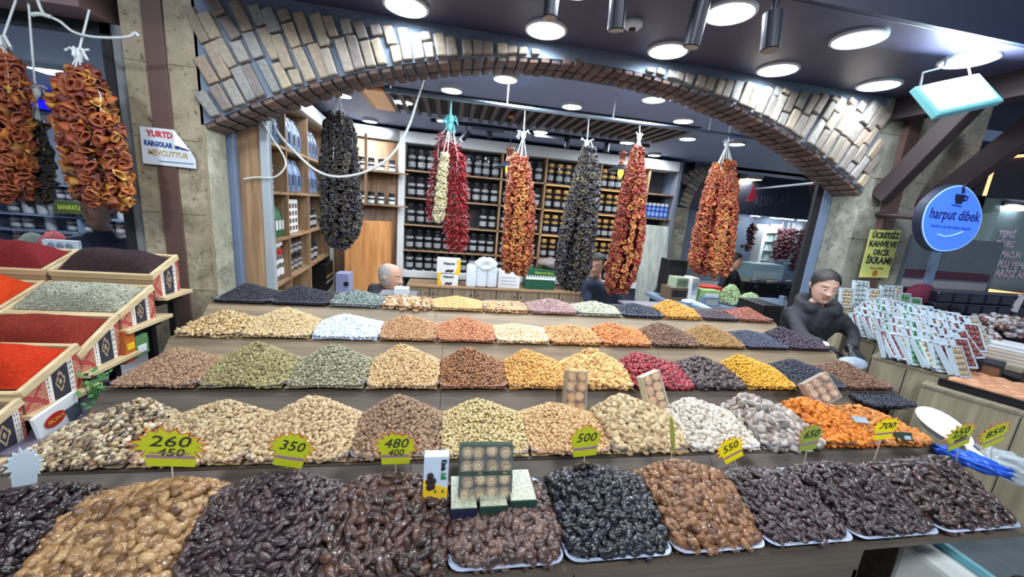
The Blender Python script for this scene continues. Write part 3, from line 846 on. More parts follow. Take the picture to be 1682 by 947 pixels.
def C(*c): return list(c)
ROW = {}
ROW[1] = [
 ((405, 463), 'black_raisins', 'small black raisins heaped at the left end of the topmost row', .011, 'raisin', C((20, 20, 28), (44, 44, 58), (30, 30, 40)), {}),
 ((490, 467), 'black_cumin', 'second heap of black dried berries in the topmost row', .011, 'raisin', C((18, 20, 30), (40, 42, 58), (30, 30, 44)), {}),
 ((585, 474), 'grey_seeds', 'grey green shelled seeds beside the black heaps, topmost row', .014, 'seed', C((110, 128, 126), (160, 176, 170), (80, 96, 98), (190, 200, 196)), {}),
 ((665, 487), 'dried_apple_chips', 'tan dried fruit chips below the seated old man', .026, 'flake', C((196, 150, 104), (226, 188, 140), (170, 116, 74), (236, 206, 168)), {}),
 ((750, 485), 'golden_kernels', 'golden yellow kernels heaped below the two stacked boxes', .011, 'nut', C((204, 172, 104), (226, 198, 136), (184, 146, 80)), {}),
 ((832, 496), 'mixed_chips', 'pale mixed kernels lying flat left of the mauve beans', .018, 'nut', C((216, 170, 104), (236, 204, 152), (120, 96, 92), (226, 150, 80)), {}),
 ((905, 489), 'mauve_beans', 'mauve speckled beans heaped in the topmost row', .011, 'nut', C((146, 112, 112), (186, 152, 146), (116, 84, 88)), {}),
 ((975, 493), 'pumpkin_seeds', 'cream white seeds heaped beside the mauve beans', .015, 'seed', C((206, 208, 180), (228, 230, 206), (160, 164, 128)), {}),
 ((1040, 497), 'dark_blue_raisins', 'blue black dried berries left of the orange raisins, topmost row', .018, 'raisin', C((24, 30, 46), (44, 54, 78), (20, 24, 34)), {}),
 ((1098, 490), 'orange_raisins', 'orange golden raisins heaped in the topmost row', .016, 'raisin', C((206, 138, 40), (232, 170, 70), (166, 100, 30)), {}),
 ((1168, 512), 'purple_berries', 'low heap of purple black berries beside the red peanuts', .014, 'raisin', C((46, 36, 48), (74, 56, 70), (34, 28, 38)), {}),
 ((1228, 503), 'red_peanuts', 'red skinned peanuts at the right end of the topmost row', .014, 'nut', C((134, 70, 56), (166, 98, 76), (102, 50, 42)), {}),
]
ROW[2] = [
 ((372, 507), 'cashew_nuts', 'cream cashew nuts at the left end of the second row from the top', .024, 'cashew', C((196, 162, 108), (224, 196, 146), (160, 124, 78)), {}),
 ((470, 503), 'shelled_peanuts', 'pale shelled peanuts beside the cashew nuts', .014, 'nut', C((206, 176, 126), (228, 202, 158), (180, 146, 96)), {}),
 ((565, 514), 'sugared_almonds', 'bluish white sugared kernels, the only white heap', .016, 'nut', C((196, 212, 240), (224, 234, 250), (170, 190, 226)), dict(mottle=.1)),
 ((668, 515), 'roasted_peanuts', 'light brown roasted peanuts right of the white heap', .013, 'nut', C((176, 126, 86), (204, 158, 112), (146, 96, 62)), {}),
 ((760, 519), 'spiced_peanuts', 'orange pink spiced peanuts in the second row from the top', .014, 'nut', C((186, 112, 72), (214, 150, 104), (152, 80, 54)), {}),
 ((845, 531), 'pine_kernels', 'pale cream split kernels in the second row from the top', .016, 'nut', C((224, 192, 144), (240, 218, 180), (204, 160, 106)), {}),
 ((935, 533), 'corn_nuts', 'tan orange roasted kernels right of the pale cream kernels', .018, 'nut', C((196, 136, 76), (218, 168, 108), (160, 100, 52)), {}),
 ((1000, 528), 'sauced_peanuts', 'bright orange coated nuts in the second row from the top', .018, 'nut', C((206, 112, 48), (230, 150, 80), (150, 82, 46)), {}),
 ((1083, 528), 'brown_kernels', 'dark brown roasted kernels in the second row from the top', .017, 'nut', C((104, 74, 56), (136, 98, 72), (80, 56, 44)), {}),
 ((1160, 531), 'sultanas', 'olive brown sultanas in the second row from the top', .014, 'raisin', C((146, 106, 54), (176, 136, 78), (112, 78, 40)), {}),
 ((1225, 541), 'blue_raisins', 'slate blue raisins in the second row from the top', .014, 'raisin', C((46, 52, 74), (70, 78, 102), (34, 38, 54)), {}),
 ((1282, 535), 'purple_raisins', 'purple raisins beside the woman at the end of the second row', .018, 'raisin', C((46, 34, 50), (80, 60, 82), (32, 26, 38)), {}),
]
ROW[3] = [
 ((290, 568), 'hazelnuts', 'small reddish brown kernels at the left end of the middle row', .013, 'nut', C((150, 112, 86), (182, 146, 114), (118, 84, 62)), {}),
 ((424, 558), 'green_pistachios', 'olive green shelled pistachios heaped in the middle row', .014, 'nut', C((140, 128, 80), (176, 166, 112), (108, 96, 60), (190, 178, 128)), {}),
 ((548, 562), 'pale_green_seeds', 'pale grey green seeds heaped in the middle row', .014, 'seed', C((156, 152, 118), (190, 186, 152), (120, 118, 88), (204, 198, 168)), {}),
 ((660, 562), 'blanched_hazelnuts', 'pale tan blanched nuts heaped in the middle row', .016, 'nut', C((206, 166, 114), (230, 196, 148), (170, 128, 80)), {}),
 ((765, 567), 'brown_almonds', 'brown roasted almonds in the middle row', .016, 'almond', C((146, 96, 60), (180, 126, 84), (112, 70, 44)), {}),
 ((862, 571), 'honey_nuts', 'golden orange honey roasted nuts in the middle row', .017, 'nut', C((214, 150, 66), (236, 184, 104), (176, 112, 44)), {}),
 ((972, 570), 'dried_figs', 'heap of small golden dried figs behind the clear date packs', .032, 'fig', C((214, 164, 90), (234, 196, 130), (184, 128, 64)), dict(s=('dried_fig', 'dried fig', 'golden dried fig in the heap behind the two clear packs', 'golden dried figs in the middle row', 80), sub=2)),
 ((1045, 577), 'candied_jujubes', 'glossy crimson jujubes, the only red heap in the middle row', .030, 'nut', C((132, 26, 40), (166, 48, 60), (96, 18, 30)), dict(s=('candied_jujube', 'jujube', 'glossy crimson jujube in the only red heap', 'crimson jujubes in the middle row', 70), sub=2, rough=.28)),
 ((1150, 583), 'dried_prunes', 'dark brown wrinkled prunes right of the crimson jujubes', .038, 'prune', C((58, 44, 44), (88, 68, 66), (40, 30, 32)), dict(s=('dried_prune', 'prune', 'dark brown wrinkled prune in the heap left of the yellow raisins', 'dark brown prunes in the middle row', 70), sub=2, rough=.4)),
 ((1212, 580), 'yellow_raisins', 'bright yellow golden raisins heaped in the middle row', .016, 'raisin', C((224, 160, 20), (240, 184, 54), (190, 126, 14)), {}),
 ((1300, 588), 'black_grapes', 'blue black raisins right of the bright yellow raisins', .015, 'raisin', C((30, 34, 48), (54, 60, 80), (22, 24, 34)), {}),
 ((1385, 591), 'brown_raisins', 'reddish brown raisins under the woman\'s hand', .015, 'raisin', C((104, 70, 50), (142, 102, 76), (74, 48, 36)), {}),
]
ROW[4] = [
 ((236, 650), 'mixed_nuts', 'mixed nuts with dark raisins behind the back of the white price tag', .020, ['nut', 'cashew', 'raisin'], C((206, 180, 130), (90, 62, 48), (226, 206, 164), (54, 40, 36), (236, 220, 190), (150, 108, 70)), {}),
 ((372, 654), 'pistachios', 'shelled pale pistachios behind the 260 price tag', .017, 'nut', C((186, 158, 116), (216, 190, 146), (150, 120, 84), (224, 206, 170)), {}),
 ((515, 646), 'salted_pistachios', 'cream pistachios behind the 350 price tag', .017, 'nut', C((196, 168, 126), (224, 198, 156), (160, 128, 90)), {}),
 ((655, 644), 'roasted_hazelnuts', 'mauve brown roasted nuts behind the 480 price tag', .017, 'nut', C((140, 108, 84), (176, 144, 114), (104, 78, 60)), {}),
 ((783, 651), 'blanched_almonds', 'pale yellow blanched almonds behind the stacked fig boxes', .016, 'almond', C((214, 186, 128), (234, 212, 160), (190, 158, 100)), {}),
 ((905, 659), 'raw_almonds', 'tan nuts behind the 500 price tag', .016, 'nut', C((206, 162, 108), (228, 190, 140), (176, 130, 82)), {}),
 ((1020, 644), 'cream_figs', 'heap of cream dried figs right of the 500 price tag', .036, 'fig', C((196, 168, 122), (222, 200, 158), (160, 128, 88), (208, 184, 142)), dict(s=('dried_fig', 'dried fig', 'cream dried fig in the heap between two clear packs and the narrow green tag', 'cream dried figs in the second row from the front', 100), sub=2)),
 ((1132, 651), 'white_mulberries', 'small whitish dried mulberries behind the 550 price tag', .021, 'nut', C((206, 196, 180), (228, 220, 206), (176, 160, 140)), {}),
 ((1225, 644), 'grey_figs', 'heap of grey dusty rolled figs left of the orange apricots', .044, 'fig', C((150, 142, 136), (196, 186, 176), (104, 96, 94), (172, 150, 136), (206, 198, 190)), dict(s=('dried_fig', 'dried fig', 'grey dusty dried fig in the heap left of the orange apricots', 'grey dried figs in the second row from the front', 90), sub=2)),
 ((1302, 650), 'orange_apricots', 'heap of bright orange dried apricots behind the green 650 tag', .036, 'apricot', C((214, 112, 14), (238, 146, 36), (188, 88, 10)), dict(s=('dried_apricot', 'dried apricot', 'bright orange dried apricot in the heap behind the 650 tag', 'orange apricots behind the 650 tag', 100), sub=2)),
 ((1410, 665), 'amber_apricots', 'heap of brownish orange dried apricots right of the 700 tag', .036, 'apricot', C((206, 122, 40), (228, 154, 74), (172, 92, 28)), dict(s=('dried_apricot', 'dried apricot', 'brownish orange dried apricot in the heap right of the 700 tag', 'amber apricots right of the 700 tag', 90), sub=2)),
]
DK = lambda *c: C(*c)
ROW[5] = [
 None,
 ((92, 792), 'black_dates', 'blackish glossy dates in the front left corner below the blank tag', C((34, 26, 30), (62, 46, 50), (24, 18, 22), (48, 34, 38)), 'blackish glossy date in the front left corner heap', 30),
 ((300, 782), 'golden_dates', 'golden tan dates in the front row below the 260 tag', C((134, 98, 62), (184, 142, 94), (100, 70, 46), (164, 122, 78), (200, 164, 114)), 'plump golden tan date in the heap below the 260 tag', 40),
 ((462, 768), 'brown_dates', 'purplish brown dates in the front row below the 350 tag', C((58, 44, 46), (92, 70, 70), (40, 30, 34), (76, 56, 58)), 'purplish brown date in the heap below the 350 tag', 38),
 ((640, 775), 'long_dates', 'long dark brown dates left of the stacked fig boxes', C((58, 44, 42), (96, 70, 62), (40, 30, 32), (110, 78, 62), (76, 54, 50)), 'long dark brown date in the heap left of the fig boxes', 34),
 ((850, 843), 'reddish_dates', 'reddish brown dates in front of the stacked fig boxes', C((84, 62, 56), (122, 92, 80), (58, 42, 42), (102, 74, 64)), 'reddish brown date in the heap in front of the fig boxes', 34),
 ((955, 760), 'jet_black_dates', 'jet black glossy dates below the 500 tag', C((20, 22, 30), (40, 44, 56), (14, 15, 20), (32, 34, 44)), 'jet black glossy date in the heap below the 500 tag', 34),
 ((1105, 753), 'caramel_dates', 'caramel brown dates left of the 550 tag', C((128, 86, 56), (164, 118, 80), (96, 62, 42), (146, 100, 66)), 'caramel brown date in the heap left of the 550 tag stick', 34),
 ((1240, 772), 'plum_dates', 'plum brown dates below the 550 tag', C((52, 38, 42), (82, 60, 64), (38, 28, 32)), 'plum brown date in the heap below the 550 tag', 22),
 ((1370, 758), 'dark_dates', 'dark brown dates below the 650 tag', C((48, 36, 40), (78, 58, 60), (34, 26, 30)), 'dark brown date in the heap below the 650 tag', 22),
 ((1560, 746), 'large_dates', 'large dark dates in the front right corner', C((54, 40, 42), (90, 66, 62), (38, 28, 30), (70, 52, 52)), 'large dark date in the front right corner heap', 24),
]
ROWNAME = {1: 'topmost row', 2: 'second row from the top', 3: 'middle row', 4: 'second row from the front', 5: 'front row'}
for k in (1, 2, 3, 4):
    for i, (pk, nm, lb, size, kind, cols, ex) in enumerate(ROW[k]):
        x0, x1 = BOUNDS[k][i] * ROWY[k], BOUNDS[k][i + 1] * ROWY[k]
        xc, hx = (x0 + x1) / 2, (x1 - x0) / 2
        tm = M_TRAY[(1, 1, 0, 0, 3, 0, 3, 1, 1, 0, 0, 0)[i]] if k < 4 else M_TRAY[(0, 3, 1, 1, 0, 3, 1, 2, 2, 1, 0)[i]]
        tray(xc, ROWY[k] + DT[k] / 2, ROWZ[k], hx - .001, DT[k] / 2, tm, 'tray under the ' + ' '.join(lb.split()[:12]), 'plastic trays in the ' + ROWNAME[k])
        ex = dict(ex); s = ex.pop('s', None)
        sub = ex.pop('sub', 1)
        heap(nm, lb, xc, hx * .99, ROWY[k], ROWZ[k], pk, size * (1.16 if size < .03 else .86), kind, cols, sub=2 if size > .02 else sub, singles=s, layers=2, rough=ex.pop('rough', .55), su=(1.0 if i == 0 else .74, 1.0 if i == len(ROW[k]) - 1 else .74), power=1.1, edge=.019 if k > 1 else .014, hy=DT[k] / 2, peakdy=PK[k], **ex)
for i, e in enumerate(ROW[5]):
    if e is None: continue
    pk, nm, lb, cols, sl_, cnt = e
    x0, x1 = BOUNDS[5][i] * ROWY[5], BOUNDS[5][i + 1] * ROWY[5]
    xc, hx = (x0 + x1) / 2, (x1 - x0) / 2
    tray(xc, ROWY[5] + DT[5] / 2, ROWZ[5], hx - .001, DT[5] / 2, M_TRAY[2] if i >= 5 else M_TRAY[0], 'tray under the ' + lb, 'plastic trays in the front row')
    long_ = nm in ('long_dates', 'large_dates')
    heap(nm, lb, xc, hx, ROWY[5], ROWZ[5] + .006, pk, .041 if long_ else .033 if nm not in ('golden_dates', 'reddish_dates', 'caramel_dates') else .034 if nm == 'golden_dates' else .033, 'fat_date' if nm in ('golden_dates', 'caramel_dates', 'reddish_dates', 'jet_black_dates') else 'date', cols, hy=DT[5] / 2, peakdy=.10 if nm == 'reddish_dates' else PK[5], shrink=(.955, .93) if i >= 5 else (1.0, .985), rough=.30 if 'black' in nm else .36, sub=3, layers=2, singles=('date', 'date', sl_, nm.replace('_', ' ') + ' in the front row', cnt), coat=.3, tilt=.35, dens=1.3, power=1.0, bump=.9, edge=.022, su=(.58, .58 if i < len(ROW[5]) - 1 else .9))
# the dark heap behind the last apricot tray
heap('dark_mulberries', 'blue black dried berries behind the brownish orange apricots', at(1462, 662, Y=1.43).x, .15, 1.40, ROWZ[4] + .035, (1455, 657), .017, 'raisin', C((28, 30, 42), (52, 56, 74), (20, 22, 30)), peakdy=.06, hy=.065)
# ------------------------------------------------------------ hanging garlands of dried peppers, eggplants and chilies
def tri(F):
    out = []
    for f in F:
        for i in range(1, len(f) - 1): out.append((f[0], f[i], f[i + 1]))
    return np.array(out)
def cup(seed, n=9, flare=.5, long_=1.0, squash=1.0):
    """hollowed dried vegetable: open mouth up (+z), face 1 = rim and inside"""
    r = random.Random(seed)
    prof = [(.16, -.50), (.36, -.40), (.42, 0.0), (flare, .44), (flare * .72, .47), (.27, .05), (.05, -.1)]
    ph = [r.uniform(0, 6.28) for _ in range(3)]
    V, F, m = [], [], []
    for i, (rad, z) in enumerate(prof):
        for j in range(n):
            a = 2 * PI * j / n
            w = 1 + .16 * math.sin(2 * a + ph[0]) + .12 * math.sin(3 * a + ph[1]) + .06 * math.sin(5 * a + ph[2] + z * 4)
            V.append((rad * w * math.cos(a), rad * w * math.sin(a) * squash, z * long_ + .05 * math.sin(2 * a + ph[1])))
    for i in range(len(prof) - 1):
        for j in range(n):
            j2 = (j + 1) % n
            F += [(i * n + j, i * n + j2, (i + 1) * n + j2), (i * n + j, (i + 1) * n + j2, (i + 1) * n + j)]
            m += [1 if i >= 3 else 0] * 2
    F += list(map(tuple, tri([tuple(range(n - 1, -1, -1))]))); m += [0] * (n - 2)
    V = np.array(V); F = np.array(F)
    return V, F, np.array(m)
def chili(seed):
    r = random.Random(seed); n = 6
    V, F = [], []
    prof = [(.05, -.06), (.13, 0), (.13, .3), (.10, .65), (.01, 1.0)]
    c = r.uniform(.1, .35)
    for rad, z in prof:
        for j in range(n):
            a = 2 * PI * j / n
            V.append((rad * math.cos(a) + c * z * z, rad * math.sin(a), z))
    for i in range(len(prof) - 1):
        for j in range(n):
            j2 = (j + 1) % n
            F += [(i * n + j, i * n + j2, (i + 1) * n + j2), (i * n + j, (i + 1) * n + j2, (i + 1) * n + j)]
    F += list(map(tuple, tri([tuple(range(n - 1, -1, -1))])))
    return np.array(V), np.array(F), np.zeros(len(F), int)

M_INNER_MIX = ramp_mat('leafy_inside', [(178, 84, 46), (214, 150, 66), (104, 40, 44), (196, 108, 50), (128, 56, 60), (224, 170, 84), (86, 36, 44)], .6, .2, 60)
M_STRING = mat('white_string', (214, 222, 224), .7, var=.05)
M_TEAL = mat('teal_string', (96, 190, 196), .7, var=.05)
M_INNER_RED = ramp_mat('pepper_inside', [(150, 52, 42), (180, 92, 54), (108, 38, 36), (214, 150, 84), (140, 60, 44), (92, 30, 32)], .6, .2, 60)
PEP = [(150, 52, 40), (186, 74, 46), (202, 104, 50), (128, 40, 38), (214, 130, 58), (170, 60, 46)]
PEP_RED = [(104, 28, 32), (150, 44, 42), (180, 60, 50), (128, 36, 38), (196, 84, 56)]
PEP_ORANGE = [(112, 36, 34), (176, 72, 44), (204, 104, 54), (150, 52, 42), (216, 128, 66), (190, 88, 50)]
EGG = [(40, 38, 48), (62, 60, 76), (28, 26, 34), (74, 76, 94), (48, 42, 46)]
M_EGG_IN = ramp_mat('eggplant_inside', [(48, 44, 48), (66, 64, 72), (34, 32, 38), (120, 108, 76), (40, 38, 44)], .7, .2, 60)

def garland(name, label, cat, group, Y, env, knot, part, cols, size, shape='cup', inner=None, strings=6, tie=None, hang=None, dens=1.0, drape=True, nparts=100, zdir=0.0, dark=None):
    """env: list of (v, u_left, u_right) outline rows in the photograph, taken at depth Y"""
    rows = []
    for v, a, b in env:
        pa, pb = at(a, v, Y=Y), at(b, v, Y=Y)
        rows.append(((pa.z + pb.z) / 2, (pa.x + pb.x) / 2, abs(pb.x - pa.x) / 2))
    zs = np.array([r[0] for r in rows])[::-1]; cx = np.array([r[1] for r in rows])[::-1]; hw = np.array([r[2] for r in rows])[::-1]
    ztop, zbot = zs[-1], zs[0]
    kp = at(*knot, Y=Y)
    t = thing(name, label, cat, kp, group)
    L = ztop - zbot
    wmax = max(hw)
    P, D = [], []
    step = size * .62 / dens
    ringn = max(4, int(2 * PI * wmax * .8 / (size * .80) * dens))
    strands = [(2 * PI * (i + .5 * (i % 2) * 0) / ringn + rng.uniform(-.1, .1), .86, rng.uniform(0, .10)) for i in range(ringn)]
    if wmax > size * 1.3: strands += [(2 * PI * i / 5 + .3, .42, rng.uniform(.0, .08)) for i in range(5)]
    for th, rho, drop in strands:
        z = ztop - drop * L * .8
        tw = rng.uniform(-.5, .5)
        zend = zbot + rng.uniform(0, .07) * L
        while z > zend:
            c = np.interp(z, zs, cx); w = max(.012, np.interp(z, zs, hw) - size * .35)
            a = th + tw * (z - ztop) / L + rng.uniform(-.12, .12)
            x = c + w * rho * math.cos(a); y = Y + w * rho * .75 * math.sin(a)
            P.append((x + rng.uniform(-.24, .24) * size, y + rng.uniform(-.24, .24) * size, z))
            o = np.array([math.cos(a), math.sin(a) * .9 - .25, 0.0]) + rng.normal(scale=.55, size=3) + np.array([0, 0, zdir])
            D.append(o / np.linalg.norm(o))
            z -= step * rng.uniform(.8, 1.2)
    P = np.array(P); D = np.array(D); n = len(P)
    up_ = rng.normal(size=(n, 3)); A = np.cross(up_, D); A /= np.linalg.norm(A, axis=1)[:, None]; B = np.cross(D, A)
    R = np.stack([A, B, D], axis=2)
    S = size * rng.uniform(.78, 1.2, n)
    if shape == 'cup': var = [cup(s, 9, .52, 1.0, 1) for s in range(4)] + [cup(9, 8, .44, 1.3, .7)]
    elif shape == 'leafy': var = [cup(s, 8, .62, 1.15, .62) for s in range(5)]
    else: var = [chili(s) for s in range(4)]
    mo = ramp_mat(part + '_' + str(cols[0]), cols, .45, .4, 50, mottle=.28)
    mi = inner or M_INNER_RED
    ms = [mo, mi]
    so = ramp_mat(part + '_' + str(cols[0]), cols, .45, .4, 50, single=True, mottle=.28)
    front = np.argsort(P[:, 1] + rng.uniform(0, .03, n))
    vis = [i for i in front if -5 < project(P[i])[0] < 1690][:nparts]
    protos = []
    for V, F, fm in var:
        me = np_mesh(part, V, F, [so, mi], None, fm)
        protos.append(me)
    for q, i in enumerate(vis):
        pz = protos[q % len(protos)]
        o = pz if q < len(protos) else pz.copy()
        if q >= len(protos): COL.objects.link(o)
        o.parent = t
        M4 = (Matrix(R[i].tolist()) * float(S[i])).to_4x4(); M4.translation = Vector(P[i]) - kp
        o.matrix_local = M4
    for q in range(len(vis), len(protos)): bpy.data.objects.remove(protos[q])
    rest = np.setdiff1d(np.arange(n), vis)
    if len(rest):
        Vs, Fs, ms_, base = [], [], [], 0
        pick = rng.integers(0, len(var), len(rest))
        for k, (V, F, fm) in enumerate(var):
            idx = rest[pick == k]
            if not len(idx): continue
            Q = np.einsum('nij,vj->nvi', R[idx] * S[idx, None, None], V) + P[idx][:, None, :]
            Vs.append(Q.reshape(-1, 3)); Fs.append((F[None] + (np.arange(len(idx)) * len(V))[:, None, None] + base).reshape(-1, 3)); base += len(idx) * len(V)
            ms_.append(np.tile(fm, len(idx)))
        o = np_mesh(part + '_mass', np.concatenate(Vs), np.concatenate(Fs), ms, t, np.concatenate(ms_)); o['kind'] = 'stuff'
    # strings gathered in the knot
    mb = MB()
    for i in range(strings):
        th = 2 * PI * i / strings + .4
        z = ztop - rng.uniform(0.02, .22) * L
        c = np.interp(z, zs, cx); w = np.interp(z, zs, hw) * .85
        e = Vector((c + w * math.cos(th), Y + w * .7 * math.sin(th) - .01, z))
        mb.tube([kp, kp.lerp(e, .5) + Vector((0, 0, -.01)), e], .0035, 5)
        e2 = e + Vector((rng.uniform(-.02, .02), -.01, -rng.uniform(.05, .25) * L))
        mb.tube([e, e2], .003, 5)
    mb.build('string', M_STRING, t)
    kb = MB().ell(kp, (.022, .02, .035), None, 8, 6)
    for i in range(5):
        a = rng.uniform(0, 6.28)
        kb.tube([kp, kp + Vector((math.cos(a) * .03, math.sin(a) * .02, .03)), kp + Vector((math.cos(a) * .055, math.sin(a) * .03, rng.uniform(-.04, .05)))], .006, 5)
    kb.build('knot', tie or M_STRING, t)
    if hang is not None:
        MB().tube([kp, hang], .005, 6).build('hanging_cord', tie or M_STRING, t)
    return t

# the rod the middle garlands hang from
PY = 3.22
pz = at(850, 176, Y=PY).z
rod = thing('hanging_rod', 'long grey metal rod under the shop ceiling that carries the garlands', 'rod', (0.9, PY, pz))
MB().tube([(-0.55, PY, pz), (2.75, PY, pz)], .016, 12).build('tube', mat('rod_metal', (150, 168, 186), .35, .5, var=.04), rod, smooth=True)
hk = MB()
for x in (-.5, .4, 1.3, 2.2): hk.tube([(x, PY, pz), (x, PY, 2.749)], .005, 6)
for x in (-.5, .4, 1.3, 2.2): pass
hk.build('hanger', M_SILVER, rod)
RODTOP = lambda u, v: Vector((at(u, v, Y=PY).x, PY, pz - .014))

garland('eggplant_garland', 'bushy garland of black dried eggplants at the left inside the arch', 'garland', None, 3.30,
        [(190, 535, 575), (225, 528, 586), (300, 524, 594), (350, 522, 598), (385, 528, 590), (408, 545, 574)], (556, 152), 'dried_eggplant', EGG, .046, inner=M_EGG_IN, hang=Vector((at(556, 120, Y=3.30).x, 3.30, 2.74)), strings=9)
garland('pepper_garland', 'slim garland of red and orange dried peppers above the white carton', 'garland', None, PY,
        [(255, 842, 866), (285, 833, 874), (330, 827, 880), (380, 824, 879), (425, 821, 875), (452, 826, 864)], (860, 222), 'dried_pepper', PEP, .040, dens=.94, hang=RODTOP(861, 200))
garland('eggplant_garland', 'ragged garland of black dried eggplants between the two red pepper garlands', 'garland', None, PY,
        [(240, 957, 978), (280, 945, 984), (330, 930, 985), (390, 916, 980), (440, 908, 972), (476, 918, 950)], (964, 236), 'dried_eggplant', EGG, .044, inner=M_EGG_IN, hang=RODTOP(966, 205))
garland('pepper_garland', 'long garland of brick red dried peppers in front of the leaning grey board', 'garland', None, PY,
        [(240, 1040, 1056), (275, 1030, 1058), (320, 1018, 1062), (380, 1006, 1060), (430, 997, 1052), (465, 992, 1038), (484, 1000, 1024)], (1050, 226), 'dried_pepper', PEP_RED, .040, dens=.94, hang=RODTOP(1050, 212), strings=8)
garland('pepper_garland', 'wide skirt shaped garland of orange red dried peppers at the right inside the arch', 'garland', None, PY,
        [(266, 1176, 1206), (300, 1160, 1210), (340, 1150, 1210), (390, 1138, 1206), (430, 1130, 1200), (454, 1138, 1192)], (1195, 236), 'dried_pepper', PEP_ORANGE, .040, dens=.94, hang=Vector((at(1196, 222, Y=PY).x, PY, 2.74)), strings=11)
garland('pepper_garland', 'bushy garland of dried red and yellow peppers left of the stone pillar', 'garland', None, 2.50,
        [(112, 126, 152), (140, 96, 176), (180, 90, 190), (230, 100, 205), (280, 112, 215), (320, 124, 218), (343, 150, 208)], (128, 90), 'dried_pepper', [(90, 44, 50), (150, 52, 40), (214, 130, 44), (120, 50, 56), (202, 104, 50), (70, 36, 44), (230, 168, 74), (170, 60, 46)], .050, dens=.92, inner=M_INNER_MIX, shape='leafy', hang=Vector((at(126, 66, Y=2.5).x, 2.60, 2.60)), strings=9, zdir=-.45)
garland('pepper_garland', 'garland of dried red and orange peppers cut by the left picture edge', 'garland', None, 2.50,
        [(84, -12, 16), (120, -30, 36), (180, -30, 46), (240, -28, 50), (300, -20, 50), (330, -10, 36)], (2, 70), 'dried_pepper', [(90, 44, 50), (150, 52, 40), (214, 130, 44), (120, 50, 56), (202, 104, 50), (70, 36, 44), (170, 60, 46)], .050, dens=.92, inner=M_INNER_MIX, shape='leafy', hang=Vector((at(0, 40, Y=2.5).x, 2.60, 2.60)), strings=7, zdir=-.45)
garland('eggplant_garland', 'dark garland of dried eggplants hanging between the two left pepper garlands', 'garland', None, 2.62,
        [(200, 52, 66), (240, 48, 78), (290, 46, 84), (335, 52, 84)], (58, 150), 'dried_eggplant', EGG, .055, inner=M_EGG_IN, hang=Vector((at(56, 60, Y=2.62).x, 2.62, 2.60)), strings=5)
CH = [(150, 22, 34), (182, 34, 44), (124, 16, 30), (196, 52, 56)]
garland('chili_garland', 'long double garland of crimson dried chilies with a blue tie', 'garland', None, PY,
        [(232, 736, 748), (260, 730, 764), (310, 728, 768), (360, 727, 770), (400, 732, 766), (414, 740, 756)], (741, 196), 'dried_chili', CH, .050, shape='chili', tie=M_TEAL, hang=RODTOP(741, 168), dens=1.35, strings=4, zdir=-.35)
garland('chili_garland', 'thin short garland of crimson chilies behind the pale pods', 'garland', None, PY + .05,
        [(212, 724, 736), (250, 714, 730), (300, 706, 724), (340, 702, 720), (366, 704, 716)], (738, 200), 'dried_chili', CH, .046, shape='chili', tie=M_TEAL, dens=1.2, strings=2, zdir=-.35, hang=Vector((at(741, 168, Y=PY).x, PY, pz - .014)))
garland('okra_garland', 'thin garland of pale cream dried pods between the crimson chilies', 'garland', None, PY - .06,
        [(250, 727, 736), (290, 720, 735), (330, 714, 733), (366, 712, 726)], (738, 208), 'dried_pod', [(190, 186, 150), (214, 208, 176), (168, 160, 122)], .036, inner=mat('pod_inside', (200, 190, 150), .6), tie=M_TEAL, dens=1.2, strings=2, hang=Vector((at(741, 168, Y=PY).x, PY, pz - .014)))
# ------------------------------------------------------------ jar cabinet on the back wall
YC = 5.80
def X5(u, v=330): return at(u, v, Y=YC).x
def Z5(v, u=690): return at(u, v, Y=YC).z
cab = thing('jar_cabinet', 'wide white framed shelf cabinet full of black jars on the back wall', 'shelf cabinet', (1.4, YC, 0))
cx0, cx1 = X5(664), X5(1106)
ztop = Z5(236, 690); zbot = Z5(445, 690)
dv = [cx0, X5(821), X5(893), X5(982), X5(1061), cx1]
MB().box(cx0 - .09, cx0, YC - .02, YC + .33, 0.0, ztop + .15).build('frame_post', M_WHITE, cab, bevel=.004)
MB().box(cx1, cx1 + .06, YC - .02, YC + .33, 0.0, ztop + .15).build('frame_post', mat('grey_post', (120, 126, 140), .5), cab, bevel=.004)
MB().box(cx0, cx1, YC - .03, YC + .33, ztop, ztop + .15).build('cornice', M_WHITE, cab, bevel=.004)
MB().box(cx0, cx1, YC - .02, YC + .33, zbot - .10, zbot).build('sill', M_WHITE, cab, bevel=.004)
MB().box(cx0, cx1, YC + .31, YC + .33, zbot, ztop).build('back_panel', mat('cabinet_back', (58, 60, 72), .6), cab)
for x in dv[1:-1]: MB().box(x - .014, x + .014, YC, YC + .31, zbot, ztop).build('divider', M_OAK_Z, cab)
shz = [Z5(280), Z5(325), Z5(369), Z5(411)]
levels = [zbot] + shz[::-1]
strip = mat('led_warm', (255, 176, 96), .5, var=0, emit=2.2)
for z in shz:
    sh = MB().box(cx0, cx1, YC, YC + .31, z - .022, z).build('shelf', M_OAK_X, cab, bevel=.002)
    MB().box(dv[2], dv[4], YC + .012, YC + .026, z - .030, z - .0225).build('led_strip', strip, sh)
tops = shz[::-1] + [ztop]
JB = mat('jar_black', (24, 25, 30), .25, var=0, coat=.3)
JL = mat('jar_label', (150, 152, 156), .5, var=.1, scale=40)
JG = mat('gold_print_warm_lit_lid', (186, 146, 84), .4, .3, var=.1)  # gold print; on jar lids, warm strip light put into the colour
